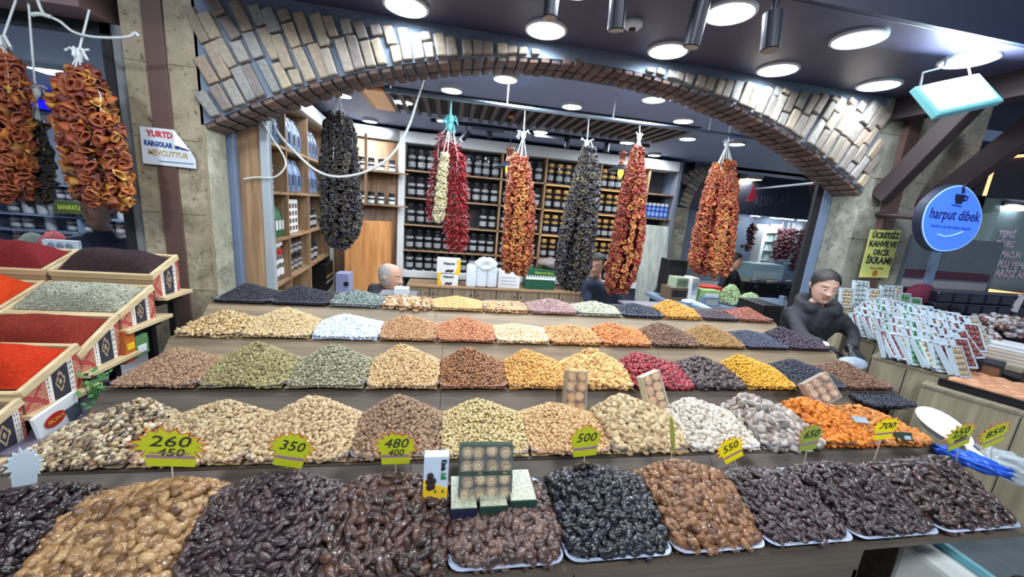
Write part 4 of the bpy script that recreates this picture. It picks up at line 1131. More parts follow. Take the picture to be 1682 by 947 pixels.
def jar(loc, h, r, lid, lab, label, group, name='jar', body=None, hidden=False):
    t = thing(name, label, 'jar', loc, group); l = Vector(loc)
    MB().lathe([(r * .9, 0), (r, .01), (r, h * .78), (r * .85, h * .82)], l, 14).build('body', body or JB, t, smooth=False)
    MB().lathe([(r * .88, h * .82), (r * .92, h * .83), (r * .92, h * .97), (r * .86, h)], l, 14).build('lid', lid, t)
    MB().lathe([(r * 1.006, h * .16), (r * 1.006, h * .40)], l, 14).build('label_band', lab, t)
    MB().lathe([(r * 1.006, h * .55), (r * 1.006, h * .68)], l, 14).build('label_band', lid if lid is JG else lab, t)
    return t
protoA = protoB = None
lv_name = ['bottom shelf', 'second shelf from the bottom', 'middle shelf', 'second shelf from the top', 'top shelf']
bay_name = ['leftmost bay', 'second bay', 'third bay', 'fourth bay']
cnt = 0
for li, (z, zt) in enumerate(zip(levels, tops)):
    for bi in range(4):
        a, b = dv[bi] + .02, dv[bi + 1] - .02
        n = max(2, int((b - a) / .128))
        for k in range(n):
            x = a + (b - a) * (k + .5) / n
            u, v, _ = project((x, YC + .08, z + .15))
            if rng.uniform() < .025: continue
            gold = bi >= 2  # bays by the warm strips: lids coloured as if lit
            loc = Vector((x + rng.uniform(-.006, .006), YC + .085 + rng.uniform(-.01, .02), z))
            lab_ = ('black jar with lid coloured warm-lit gold in the ' if gold else 'black jar with pale label in the ') + bay_name[bi] + ', ' + lv_name[li]
            grp = 'jars in the ' + bay_name[bi] + ', ' + lv_name[li]
            h = .30 if li < 4 else .29
            if gold:
                if protoB is None: protoB = jar(loc, h, .052, JG, JL, lab_, grp); continue
                c = copy_tree(protoB, loc, lab_)
            else:
                if protoA is None: protoA = jar(loc, h, .055, JB, JL, lab_, grp); continue
                c = copy_tree(protoA, loc, lab_)
            c['group'] = grp
# rightmost bay: blue bottles and red jars
M_BLUEB = mat('blue_bottle', (52, 86, 170), .3, var=0); M_REDJ = mat('red_jar', (120, 52, 50), .4, var=0)
pb = pr = None
for li in range(5):
    z = levels[li]
    for k in range(6):
        x = dv[4] + .05 + (cx1 - dv[4] - .1) * k / 5
        loc = Vector((x, YC + .09, z))
        if li == 3:
            if pb is None: pb = jar(loc, .24, .035, M_WHITE, mat('blue_label', (120, 150, 210), .5), 'small blue bottle on the upper right shelf of the jar cabinet', 'blue bottles in the rightmost bay', 'bottle', M_BLUEB); pb['category'] = 'bottle'
            else: copy_tree(pb, loc)
        elif li in (2,):
            if pr is None: pr = jar(loc, .2, .034, M_WHITE, mat('red_label', (170, 90, 84), .5), 'small reddish jar below the blue bottles of the jar cabinet', 'reddish jars in the rightmost bay', 'jar', M_REDJ)
            else: copy_tree(pr, loc)

# ------------------------------------------------------------ curved corner: cornice, small shelf, wood panel
cpts = []
for i in range(9):
    s = i / 8
    p0, p1, p2 = Vector((-1.60, 5.42, 0)), Vector((-1.45, 5.80, 0)), Vector((cx0 - .09, YC - .0, 0))
    cpts.append(p0 * (1 - s) ** 2 + p1 * 2 * s * (1 - s) + p2 * s * s)
def ribbon(z0, z1, off, m, name, parent):
    vs_, fs_ = [], []
    for p in cpts: vs_ += [(p.x, p.y, z0), (p.x, p.y, z1)]
    for i in range(len(cpts) - 1): fs_.append((2 * i, 2 * i + 2, 2 * i + 3, 2 * i + 1))
    o = MB().add(vs_, fs_).build(name, m, parent, smooth=True)
    sd = o.modifiers.new('solid', 'SOLIDIFY'); sd.thickness = off; sd.offset = 1
    return o
cor = thing('corner_cabinet', 'curved wood corner cabinet with two jar shelves left of the jar cabinet', 'cabinet', (-1.1, 5.5, 0))
zc0 = ztop + .0
ribbon(zc0, zc0 + .16, .03, M_WHITE, 'cornice', cor)
ribbon(0.0, zc0, -.02, wood('corner_wood', (96, 72, 54), (140, 108, 80), 'z'), 'back_panel', cor)
zsh = [at(628, 338, Y=5.6).z, at(628, 283, Y=5.6).z]
for z in zsh:
    vs_ = [(p.x, p.y, z) for p in cpts] + [(p.x + .16, p.y - .16, z) for p in cpts]
    n = len(cpts)
    o = MB().add(vs_, [(i, i + 1, n + i + 1, n + i) for i in range(n - 1)]).build('shelf', M_OAK_X, cor)
    sd = o.modifiers.new('solid', 'SOLIDIFY'); sd.thickness = .02
p = at(601, 285, Y=5.38)
MB().box(p.x - .015, p.x + .015, 5.36, 5.39, zsh[0], zc0).build('upright', M_OAK_Z, cor)
pj = None
for li, z in enumerate(zsh):
    for k in range(5):
        q = cpts[3 + k]
        loc = Vector((q.x + .09, q.y - .09, z + .001))
        if pj is None: pj = jar(loc, .18, .045, M_BLACK, M_WHITE, 'squat dark jar on the curved corner shelf', 'squat jars on the corner shelves', 'jar', mat('jar_smoke', (70, 66, 66), .2))
        else: copy_tree(pj, loc)
# tall light wood door panel under the corner shelves
a, b = at(566, 480, Y=5.0), at(641, 480, Y=5.25)
zt_ = at(600, 362, Y=5.1).z
d = (Vector((b.x, b.y, 0)) - Vector((a.x, a.y, 0))); Lw = d.length; d.normalize()
door = thing('wood_door', 'tall light orange wood panel behind the seated old man', 'door panel', (a.x, a.y, 0))
MB().obox(((a.x + b.x) / 2, (a.y + b.y) / 2, zt_ / 2), (Lw, .03, zt_), frame(d, Vector((-d.y, d.x, 0)), Vector((0, 0, 1)))).build('panel', wood('warm_oak', (160, 100, 52), (212, 152, 92), 'z', 4), door, bevel=.003)

# ------------------------------------------------------------ shelf unit along the left wall
A0, A1 = Vector((-1.40, 3.14, 0)), Vector((-1.59, 5.40, 0))
def SM(s): return float(np.interp(s, [.02, .52, 1.0, 1.48, 1.8], [.19, .62, 1.30, 2.0, 2.22]))
dl = (A1 - A0); LL = dl.length; dl.normalize(); nl = Vector((dl.y, -dl.x, 0))   # nl points into the room
RS = frame(dl, -nl, Vector((0, 0, 1)))
def LS(s, dpt, z): return A0 + dl * s + nl * (-dpt) + Vector((0, 0, z))     # s along, dpt into the unit, z up
unit = thing('shelf_unit', 'tall oak shelf unit along the left wall of the shop', 'shelf unit', A0)
zl = [0.55, 0.95, 1.33, 1.72, 2.10, 2.5]
for z in zl: MB().obox(LS(LL / 2, .15, z), (LL, .30, .024), RS).build('shelf', M_OAK_Y, unit)
for s in (0.02, .61, 1.30, LL - .02): MB().obox(LS(s, .15, 1.25), (.024, .30, 2.5), RS).build('divider', M_OAK_Z, unit)
MB().obox(LS(LL / 2, .31, 1.25), (LL, .015, 2.5), RS).build('back_panel', wood('shelf_back', (92, 72, 56), (132, 104, 80), 'z'), unit)
MB().obox(LS(LL / 2, -.005, .25), (LL, .012, .5), RS).build('plinth', M_WHITE, unit)
MB().obox(LS(LL - .02, -.02, .6), (.05, .04, 1.2), RS).build('corner_post', M_WHITE, unit)
MB().obox(LS(LL / 2, -.01, 2.57), (LL, .05, .13), RS).build('cornice', M_WHITE, unit)
# goods on it
M_BAG = mat('silver_blue_bag', (120, 142, 176), .25, .3, var=.3, scale=12, bump=.6)
M_GREENP = mat('green_pack', (52, 110, 74), .35, var=.35, scale=14)
def bag(loc, w, d, h, m, label, group, cat='bag', name='bag'):
    l = Vector(loc); t = thing(name, label, cat, l, group)
    mb = MB(); n = 10
    for z, k, th in ((0, .9, .9), (.02, 1, 1), (h * .5, .98, 1), (h * .8, .9, .6), (h * .92, .86, .14), (h, .88, .06)):
        for j in range(n):
            a = 2 * PI * j / n
            mb.v.append(l + RS @ Vector((w / 2 * k * math.copysign(abs(math.cos(a)) ** .6, math.cos(a)), d / 2 * th * math.copysign(abs(math.sin(a)) ** .6, math.sin(a)), z)))
    for i in range(5):
        for j in range(n): mb.f.append((i * n + j, i * n + (j + 1) % n, (i + 1) * n + (j + 1) % n, (i + 1) * n + j)); mb.m.append(0)
    mb.f.append(tuple(range(n - 1, -1, -1))); mb.m.append(0)
    mb.build('pouch', m, t, smooth=True)
    MB().obox(l + RS @ Vector((0, -d / 2 * 1.0, h * .38)), (w * .6, .006, h * .3), RS).build('pouch_label', M_WHITE if m is not M_BAG else mat('bag_label', (70, 84, 110), .4), t)
    return t
g = None
for z, s0, s1, n, m, nm, lb in [(2.10, .06, .5, 4, M_BAG, 'bag', 'silvery blue bag on the top left shelf of the oak unit'), (2.10, .56, .96, 4, M_BAG, 'bag', 'silvery blue bag in the second top bay of the oak unit'), (2.10, 1.05, 1.44, 4, M_BAG, 'bag', 'silvery blue bag in the third top bay of the oak unit'),
                               (1.72, .56, .96, 3, M_BAG, 'bag', 'silvery blue bag one shelf below the top bags'), (1.72, 1.05, 1.4, 3, M_BAG, 'bag', 'silvery blue bag beside the left eggplant garland'),
                               (1.33, .06, .5, 5, M_GREENP, 'packet', 'dark green packet behind the silver post'), (0.55, .08, .46, 2, mat('pale_bag', (170, 184, 206), .3, var=.2), 'bag', 'pale bag low in the oak unit above the black heaps')]:
    for k in range(n):
        s = SM(s0 + (s1 - s0) * (k + .5) / n)
        bag(LS(s, .10, z + .013), (SM(s1) - SM(s0)) / n * .95, .12, .31 if nm == 'bag' else .27, m, lb, lb + ' (row)'.replace(' (row)', ''), nm, nm)
def ujar(s, z, h, r, lid, body, lab, label, group): return jar(LS(SM(s), .10, z + .013), h, r * 1.1, lid, lab, label, group, 'jar', body)
for s in (.10, .20, .30): ujar(s, 1.72, .13, .04, M_BLACK, JB, JL, 'small black jar on the shelf above the green packets', 'small black jars above the green packets')
for s in (.10, .20, .30): ujar(s, 1.853, .12, .04, M_BLACK, JB, JL, 'small black jar stacked on the jars above the green packets', 'upper small black jars above the green packets')
for s in (.11, .25, .39): ujar(s, .95, .27, .062, mat('red_lid', (168, 40, 40), .4), mat('jar_mixed', (110, 96, 84), .25, var=.4, scale=30), M_WHITE, 'large clear jar with red lid in the oak unit', 'red lidded jars in the oak unit')
for i, s in enumerate((.60, .70, .80, .90)):
    ujar(s, .95, .15, .042, JB, mat('jar_brown', (74, 62, 58), .3), JL, 'small brown jar right of the red lidded jars', 'small brown jars right of the red lidded jars')
    ujar(s, 1.115, .15, .042, JB, MATS['jar_brown'], JL, 'small brown jar stacked right of the red lidded jars', 'upper brown jars right of the red lidded jars')
for s in (1.08, 1.2, 1.32):
    for z in (1.33, .95): ujar(s, z, .22, .05, JB, JB, JL, 'black jar on the oak shelf beside the left eggplant garland', 'black jars beside the eggplant garland')
c0 = LS(SM(.72), .10, 1.345)
t = thing('picture_box', 'white box with small brown pictures in the oak shelf unit', 'box', c0)
MB().obox(c0 + Vector((0, 0, .16)), (.30, .10, .32), RS).build('carton', M_WHITE, t, bevel=.003)
for i in range(3):
    for j_ in range(4): MB().obox(c0 + RS @ Vector((-.09 + .09 * i, -.052, .05 + .07 * j_)), (.045, .004, .04), RS).build('picture', mat('brown_print', (96, 74, 66), .5), t)
c0 = LS(SM(.26), .10, .963) + Vector((0, 0, .285))
bag(c0, .3, .14, .10, mat('cream_bag', (206, 200, 172), .5, var=.2), 'cream bag lying on top of the red lidded jars', None, 'bag')
c0 = LS(LL - .30, .06, .563)
t = thing('black_crate', 'black display box with gold lettering at the end of the oak unit', 'box', c0)
MB().obox(c0 + Vector((0, 0, .16)), (.42, .22, .32), RS).build('carton', M_BLACK, t, bevel=.003)
for k in range(2): MB().obox(c0 + RS @ Vector((0, -.112, .09 + .07 * k)), (.36, .004, .025), RS).build('print_line', JG if k else JL, t)

# ------------------------------------------------------------ back counter with the goods on it
YK = 5.30
zk = at(750, 470, Y=YK).z
ctr = thing('back_counter', 'low wooden counter in front of the jar cabinet', 'counter', (1.2, YK, 0))
kx0, kx1 = at(668, 470, Y=YK).x, at(985, 485, Y=YK).x
MB().box(kx0, kx1, YK - .02, YK + .42, zk - .03, zk).build('worktop', M_OAK_X, ctr, bevel=.003)
nd = 9
for i in range(nd):
    a = kx0 + (kx1 - kx0) * i / nd; b = kx0 + (kx1 - kx0) * (i + 1) / nd
    dd = MB().box(a + .006, b - .006, YK, YK + .02, .05, zk - .035).build('cabinet_door', wood('counter_wood', (98, 84, 70), (150, 132, 110), 'z'), ctr, bevel=.002)
    MB().ell(((b if i % 2 == 0 else a) + (-.05 if i % 2 == 0 else .05), YK - .008, zk - .12), (.012, .012, .012), None, 8, 6).build('knob', M_DARK, dd)
MB().box(kx0, kx1, YK + .02, YK + .40, 0.0, zk - .03).build('carcass', M_DARK, ctr)
M_YELLOW = mat('yellow_print', (232, 186, 40), .5, var=.05)
M_INK = mat('black_ink', (24, 24, 28), .6, var=0)
M_FRUITINK = mat('fruit_print', (44, 34, 38), .5, var=.2)
def date_box(u0, u1, v0, v1, Y, label, flip):
    p, q = at(u0, v1, Y=Y), at(u1, v0, Y=Y)
    t = thing('fruit_box', label, 'box', (p.x, Y, p.z), 'white and yellow fruit boxes on the back counter')
    w, h = q.x - p.x, q.z - p.z
    MB().box(p.x, q.x, Y, Y + .22, p.z, q.z).build('carton', M_WHITE, t, bevel=.003)
    f = Y - .002
    side = [(0, 0), (.26 * w, 0), (.12 * w, h * .6), (.2 * w, h), (0, h)]
    if flip: side = [(w - x, y) for x, y in side][::-1]
    RV = frame(Vector((1, 0, 0)), Vector((0, 0, 1)), Vector((0, -1, 0)))
    MB().prism(side, (p.x, Y - .0005, p.z), RV, .002).build('yellow_corner', M_YELLOW, t)
    for k in range(4): MB().ell((p.x + w * (.42 + .08 * k), f, p.z + h * (.2 + .05 * (k % 2))), (w * .06, .004, h * .09), None, 10, 6).build('fruit_picture', M_FRUITINK, t)
    lettering('lettering', 'Natural', (p.x + w * .52, f - .001, p.z + h * .72), RV, h * .24, M_INK, t, bold=.002)
    return t
zt0 = at(740, 472, Y=YK + .02).z
date_box(718, 753, 449, 469.5, YK + .04, 'lower of the two white and yellow fruit boxes on the back counter', False)
date_box(717, 757, 427, 449, YK + .04, 'upper of the two white and yellow fruit boxes on the back counter', True)
# white plastic bag roll
p = at(790, 470, Y=YK + .1); p.z = zk
t = thing('plastic_bag', 'crumpled white plastic bag standing on the back counter', 'bag', p)
M_FILM = mat('white_film', (214, 222, 232), .25, var=.12, scale=20, bump=.5)
bwx = .20
for k in range(3):
    c = p + Vector((-.15 + .145 * k, 0, .155))
    o = MB().obox(c, (.15, .22, .31 + .02 * (k == 0)), rotz(.04 * (k - 1))).build('bag_fold', M_FILM, t, smooth=True, bevel=.035, seg=4)
V, F = ICO[3]; V = V.copy()
rr_ = np.hypot(V[:, 0], V[:, 2]); an = np.arctan2(V[:, 2], V[:, 0])
V = V * (1 + .08 * np.sin(an * 7 + V[:, 1] * 5) + .05 * np.sin(an * 13 + rr_ * 9))[:, None]
V[:, 1] *= np.where(rr_ < .6, .2 + .8 * rr_ / .6, 1.0)
np_mesh('swirled_film', V * np.array([.165, .09, .105]) + np.array(p + Vector((.05, -.06, .335))), F, M_FILM, t)
p0, p1 = at(817, 473, Y=YK + .05), at(855, 447, Y=YK + .05)
t = thing('white_carton', 'white carton with faint print beside the plastic bag on the back counter', 'box', (p0.x, YK, zk))
MB().box(p0.x, p1.x, YK + .05, YK + .3, zk, p1.z).build('carton', M_WHITE, t, bevel=.003)
RV = frame(Vector((1, 0, 0)), Vector((0, 0, 1)), Vector((0, -1, 0)))
mb = MB()
for k in range(3): mb.box(p0.x + .05, p1.x - .05, YK + .047, YK + .0495, zk + .05 + .05 * k, zk + .065 + .05 * k)
mb.build('print_line', mat('faint_print', (170, 176, 200), .6), t)
p0, p1 = at(862, 476, Y=YK + .05), at(913, 444, Y=YK + .05)
t = thing('green_crate', 'dark green crate with a white toothed band on the back counter', 'crate', (p0.x, YK, zk))
MB().box(p0.x, p1.x, YK + .05, YK + .3, zk, p1.z).build('crate_body', mat('crate_green', (26, 82, 62), .4, var=.15), t, bevel=.006)
mb = MB().box(p0.x, p1.x, YK + .04, YK + .05, zk + (p1.z - zk) * .50, zk + (p1.z - zk) * .62)
for k in range(11): mb.box(p0.x + .01 + (p1.x - p0.x) * k / 11, p0.x + .03 + (p1.x - p0.x) * k / 11, YK + .04, YK + .05, zk + (p1.z - zk) * .6, zk + (p1.z - zk) * .70)
mb.build('white_band', M_WHITE, t)
lettering('lettering', 'Naturel Sana', ((p0.x + p1.x) / 2 + .05, YK + .046, zk + (p1.z - zk) * .84), RV, .055, mat('lime_ink', (190, 214, 60), .5, var=0), t)
# sack heap in grey beside the green crate, behind the eggplant garland
for k, (u, v, w_, h_) in enumerate([(905, 432, .36, .12), (940, 470, .34, .14), (935, 452, .30, .10)]):
    p = at(u, v, Y=YK + .18)
    t = thing('sack', ['speckled grey sack above the green crate', 'olive grey sack on the counter end', 'dark folded sack between the other two'][k], 'sack', p)
    p.z = max(p.z, zk + h_ * .52) if k != 0 else p.z
    mb = MB().ell(p, (w_ * .6, .16, h_ * .62), None, 16, 10)
    for v_ in mb.v: v_ += Vector((0, 0, .02 * math.sin(v_.x * 30) * math.cos(v_.y * 25)))
    mb.build('cloth', mat(['speckled_sack', 'olive_sack', 'dark_sack'][k], [(130, 122, 122), (70, 74, 64), (52, 54, 54)][k], .8, var=.3, scale=40), t, smooth=True)
MB_ = None
# small cream box and cable beside the old man, purple box left
p0, p1 = at(648, 487, Y=2.74), at(672, 472, Y=2.74)
t = thing('cardboard_tub', 'small white patterned tub in front of the seated old man', 'tub', (p0.x, 2.74, ROWZ[1]))
MB().box(p0.x, p1.x, 2.70, 2.78, ROWZ[1] - .02, p1.z).build('tub_body', mat('tub_white', (200, 206, 206), .5, var=.2, scale=50), t, bevel=.004)
p0, p1 = at(551, 480, Y=4.6), at(573, 450, Y=4.6)
t = thing('file_box', 'pale lilac box with a round cut-out beside the wood panel', 'box', (p0.x, 4.6, 0))
MB().box(p0.x, p1.x, 4.6, 4.8, .0, p1.z).build('box_body', mat('lilac', (150, 158, 200), .5), t, bevel=.004)
MB().lathe([(.03, 0), (.03, -.01), (0, -.01)], (p1.x - .03, 4.603, p1.z - .12), 14, rotx(-PI / 2)).build('cut_out', M_DARK, t)
# leaning grey board
a, b = at(1036, 490, Y=4.4), at(1088, 495, Y=4.4); ct, dt = at(1068, 372, Y=4.75), at(1096, 374, Y=4.75)
t = thing('grey_board', 'tall pale grey wood board leaning behind the red pepper garland', 'board', (a.x, 4.4, 0))
ax = Vector((a.x, 4.35, 0)); bx = Vector((b.x, 4.35, 0))
tl = at(1054, 368, Y=4.7); tr_ = at(1098, 372, Y=4.7)
vs_ = [(tl.x - .05, 4.35, 0), (tr_.x, 4.35, 0), (tr_.x, 4.70, tr_.z), (tl.x, 4.70, tl.z), (tl.x - .05, 4.38, 0), (tr_.x, 4.38, 0), (tr_.x, 4.73, tr_.z), (tl.x, 4.73, tl.z)]
MB().add(vs_, [(0, 1, 2, 3), (5, 4, 7, 6), (0, 3, 7, 4), (1, 5, 6, 2), (3, 2, 6, 7), (4, 5, 1, 0)]).build('panel', wood('grey_wood', (128, 134, 130), (168, 172, 164), 'z', 4), t)
p = at(1078, 476, Y=4.38)
MB().obox(p, (.02, .02, .13), roty(.6)).build('handle', M_BLACK, t)

# cables
def cable(name, pts, r, m, label, depth=None):
    P = [Vector(q) for q in pts]
    out = []
    for i in range(len(P) - 1):
        p0 = P[max(i - 1, 0)]; p1 = P[i]; p2 = P[i + 1]; p3 = P[min(i + 2, len(P) - 1)]
        for k in range(6):
            s = k / 6
            out.append(.5 * ((2 * p1) + (p2 - p0) * s + (2 * p0 - 5 * p1 + 4 * p2 - p3) * s * s + (3 * p1 - p0 - 3 * p2 + p3) * s ** 3))
    out.append(P[-1])
    o = MB().tube(out, r, 8).build(name, m, None, smooth=True)
    return tag(o, label, 'cable')
M_CABLE = mat('pale_cable', (200, 210, 210), .4, var=.03)
cable('cable', [at(u, v, Y=3.10) for u, v in [(440, 175), (455, 215), (485, 250), (520, 280), (555, 290), (600, 282), (640, 258), (668, 215), (685, 165), (698, 122)]], .009, M_CABLE, 'thick white cable sagging across the left half of the arch opening')
cable('cable', [at(u, v, Y=3.0) for u, v in [(425, 190), (448, 228), (466, 256), (468, 275), (450, 291), (420, 291), (400, 294)]], .006, M_CABLE, 'thin white cable looping around the silver post')
cable('cable', [at(u, v, Y=2.52) for u, v in [(62, 0), (72, 22), (98, 35), (120, 52), (150, 60), (185, 62), (212, 60), (222, 54), (228, 60)]], .007, M_CABLE, 'twisted white cable across the beam at the top left')
cable('cable', [at(u, v, Y=2.51) for u, v in [(52, 24), (66, 23), (84, 28)]], .010, M_CABLE, 'short white cable stub on the beam at the top left')
# ------------------------------------------------------------ spice stall at the left
XS = -1.45
M_PINE = wood('pine_strip', (176, 152, 112), (222, 204, 166), 'y', 5)
M_PINE_X = wood('pine_strip_x', (170, 142, 104), (214, 192, 152), 'x', 5)
K_RED = mat('kilim_red', (164, 60, 62), .85, var=.15, scale=80); K_NAVY = mat('kilim_navy', (40, 42, 56), .85, var=.15, scale=80)
K_WHITE = mat('kilim_white', (222, 214, 206), .85, var=.1, scale=80); K_BEIGE = mat('kilim_beige', (176, 150, 112), .85, var=.15, scale=80)
KM = [K_RED, K_NAVY, K_WHITE, K_BEIGE]
def kilim(s, t):
    """s along the band (m), t 0..1 across"""
    p = (s % .205) / .205
    if p < .10 or .42 <= p < .52: 
        q = (p if p < .1 else p - .42) / .10
        return 2 if (q < .2 or q > .8 or (.4 < q < .6 and int(t * 14) % 2)) else (1 if int(t * 14) % 2 and .25 < q < .75 else 2)
    if p < .42:
        u = (p - .26) / .16; v = (t - .5) * 2
        d = abs(u) + abs(v) * .9
        if .45 < d < .62 or d < .2: return 3
        return 1
    u = (p - .76) / .24; v = (t - .5) * 2
    if abs(abs(u) - abs(v)) < .22: return 0
    return 3 if (int((u + 2) * 9) + int((v + 2) * 9)) % 2 == 0 else 0
def powder(name, label, P00, P10, P11, P01, bulge, col, rough=.9, grain=260, bump=.5, n=44, speck=None, coarse=.0, bits=0):
    """heap of spice: corners front-right, front-left, back-left, back-right"""
    vs_, fs_ = [], []
    r = random.Random(name)
    ph = [r.uniform(0, 6) for _ in range(6)]
    nrm = (P10 - P00).cross(P01 - P00).normalized()
    if nrm.z < 0: nrm = -nrm
    for i in range(n + 1):
        for j in range(n + 1):
            u, v = j / n, i / n
            p = (P00 * (1 - u) + P10 * u) * (1 - v) + (P01 * (1 - u) + P11 * u) * v
            b = (1 - (2 * u - 1) ** 4) ** .8 * (1 - abs(2 * v - 1.05) ** 2.6 if abs(2 * v - 1.05) < 1 else 0)
            w = .10 * math.sin(u * 9 + ph[0]) * math.sin(v * 7 + ph[1]) + .05 * math.sin(u * 23 + ph[2] + v * 9) + coarse * r.uniform(-1, 1)
            vs_.append(p + nrm * bulge * b * (1 + w) * 1.5)
    for i in range(n):
        for j in range(n): fs_.append((i * (n + 1) + j, i * (n + 1) + j + 1, (i + 1) * (n + 1) + j + 1, (i + 1) * (n + 1) + j))
    m, nt, b = new_mat(name)
    n1 = noise(nt, grain, 2, .7); n2 = noise(nt, grain * .25, 3)
    c = lin(col); lo = tuple(x * .45 for x in c[:3]) + (1,); hi = tuple(min(1, x * 1.35) for x in c[:3]) + (1,)
    base = mixrgb(nt, n1.outputs['Fac'], lo, hi)
    if speck:
        rr = nt.nodes.new('ShaderNodeValToRGB'); nt.links.new(n1.outputs['Fac'], rr.inputs[0])
        rr.color_ramp.elements[0].position = .60; rr.color_ramp.elements[0].color = (0, 0, 0, 1); rr.color_ramp.elements[1].position = .66
        base = mixrgb(nt, rr.outputs[0], base, lin(speck))
    nt.links.new(base, b.inputs['Base Color']); b.inputs['Roughness'].default_value = rough
    b.inputs['Specular IOR Level'].default_value = .15
    add_bump(nt, b, n1.outputs['Fac'], bump, .012)
    if bits:
        q = rng.uniform(0.01, .99, (bits, 2)); G = np.array([v[:] for v in vs_]).reshape(n + 1, n + 1, 3)
        iu = np.clip((q * n).astype(int), 0, n - 1); fr_ = (q * n - iu)[:, :, None]
        T = (G[iu[:, 1], iu[:, 0]] * (1 - fr_[:, 0]) + G[iu[:, 1], iu[:, 0] + 1] * fr_[:, 0]) * (1 - fr_[:, 1]) + (G[iu[:, 1] + 1, iu[:, 0]] * (1 - fr_[:, 0]) + G[iu[:, 1] + 1, iu[:, 0] + 1] * fr_[:, 0]) * fr_[:, 1]
        V, F = scatter_arrays([piece('seed', 1, 0)], rand_rots(bits, np.tile(np.array(nrm)[None], (bits, 1)), .5), T + np.array(nrm) * .003, rng.uniform(.010, .018, bits))
        V = np.concatenate([V, G.reshape(-1, 3)]); fq = np.array(fs_); k0 = len(V) - len(vs_)
        F = np.concatenate([F, fq[:, [0, 1, 2]] + k0, fq[:, [0, 2, 3]] + k0])
        o = np_mesh(name, V, F, ramp_mat('herb_bits', [(144, 148, 130), (194, 194, 174), (166, 168, 148), (214, 210, 192)], .8, .2, 200))
    else: o = MB().add(vs_, fs_).build(name, m, None, smooth=True)
    tag(o, label, 'heap', None, 'stuff')
    return o
def spice_box(tf, tb, lf, lb, width, x_right, label, powd, group='pine spice boxes on the left stall', bulge=.05, side=True):
    F, Bk = at(*tf, x=XS), at(*tb, x=XS); Lf, Lb = at(*lf, x=XS), at(*lb, x=XS)
    zl = (Lf.z + Lb.z) / 2
    dx = x_right - XS
    F.x = Bk.x = x_right
    t = thing('spice_box', label, 'spice box', (x_right, F.y, zl), group)
    y0, y1 = F.y, Bk.y
    xl_ = x_right - width
    sl = (Bk.z - F.z) / (y1 - y0)
    th = .016
    # kilim covered right side, as a grid of woven cells
    if side:
        mb = MB(); ns, ntt = 54, 22
        for i in range(ns):
            for j in range(ntt):
                ya, yb_ = y0 + (y1 - y0) * i / ns, y0 + (y1 - y0) * (i + 1) / ns
                def zz(y, q): top = F.z + sl * (y - y0) - .004; return zl + (top - zl) * q
                q0, q1 = j / ntt, (j + 1) / ntt
                mb.add([(x_right, ya, zz(ya, q0)), (x_right, yb_, zz(yb_, q0)), (x_right, yb_, zz(yb_, q1)), (x_right, ya, zz(ya, q1))], [(0, 1, 2, 3)], kilim((ya - .3) * 1.0, (q0 + q1) / 2))
        mb.build('kilim_panel', KM, t)
    # body, rim strips, ledge
    def wedge(xa, xb, ya, yb_, drop, m, nm):
        vs_ = [(xa, ya, zl), (xb, ya, zl), (xb, yb_, zl), (xa, yb_, zl)] + [(x, y, F.z + sl * (y - y0) - drop) for x, y in ((xa, ya), (xb, ya), (xb, yb_), (xa, yb_))]
        return MB().add(vs_, [(3, 2, 1, 0), (4, 5, 6, 7), (0, 1, 5, 4), (1, 2, 6, 5), (2, 3, 7, 6), (3, 0, 4, 7)]).build(nm, m, t)
    wedge(xl_ + .002, x_right - .002, y0 + .002, y1 - .002, .02, mat('box_inner', (150, 124, 92), .7), 'box_body')
    ang = math.atan(sl); RR = rotx(ang)
    Ls = math.hypot(y1 - y0, Bk.z - F.z)
    mid = Vector((0, (y0 + y1) / 2, (F.z + Bk.z) / 2))
    for x in (x_right - th / 2 + .003, xl_ + th / 2):
        MB().obox((x, mid.y, mid.z), (th, Ls + .01, .03), RR).build('rim_strip', M_PINE, t, bevel=.002)
    for y, z in ((y0, F.z), (y1, Bk.z)):
        MB().obox(((x_right + xl_) / 2, y, z - .004), (width, th, .03), RR).build('rim_strip', M_PINE_X, t, bevel=.002)
    MB().box(xl_, x_right + .035, Lf.y - .01, max(Lb.y, y1) + .02, zl - .018, zl).build('ledge', M_PINE, t, bevel=.002)
    e = .018
    P00 = Vector((x_right - e, y0 + e, F.z + sl * e + .002)); P10 = Vector((xl_ + e, y0 + e, F.z + sl * e + .002))
    P11 = Vector((xl_ + e, y1 - e, Bk.z - sl * e + .002)); P01 = Vector((x_right - e, y1 - e, Bk.z - sl * e + .002))
    powder(powd[0], powd[1], P00, P10, P11, P01, bulge, powd[2], **(powd[3] if len(powd) > 3 else {}))
    return t
BX = {'A': ((36, 647), (128, 569), (44, 684), (145, 628)), 'B': ((130, 585), (193, 520), (134, 616), (210, 575)), 'C': ((197, 518), (251, 472), (201, 542), (267, 515)), 'D': ((251, 454), (291, 422), (263, 488), (301, 474)), 'Z': ((-38, 720), (34, 659), (-30, 765), (53, 719))}
yC = at(*BX['C'][0], x=XS).y; wC = XS - at(3, 530, Y=yC).x
yD = at(*BX['D'][0], x=XS).y; wD = XS - at(88, 458, Y=yD).x
WS = (wC + wD) / 2
spice_box(*BX['Z'], WS, XS, 'kilim sided spice box nearest the front at the left edge', ('ground_pepper', 'grey brown ground spice in the front spice box at the left edge', (96, 84, 80)), bulge=.02)
spice_box(*BX['A'], WS, XS, 'kilim sided spice box holding bright orange red powder', ('paprika_powder', 'bright orange red pepper powder in the front left kilim box', (190, 52, 24), dict(grain=120, bump=.7)), bulge=.055)
spice_box(*BX['B'], WS, XS, 'kilim sided spice box holding brown red flakes', ('red_pepper_flakes', 'brown red pepper flakes in the second kilim box', (124, 44, 36), dict(grain=330, speck=(190, 90, 50))), bulge=.05)
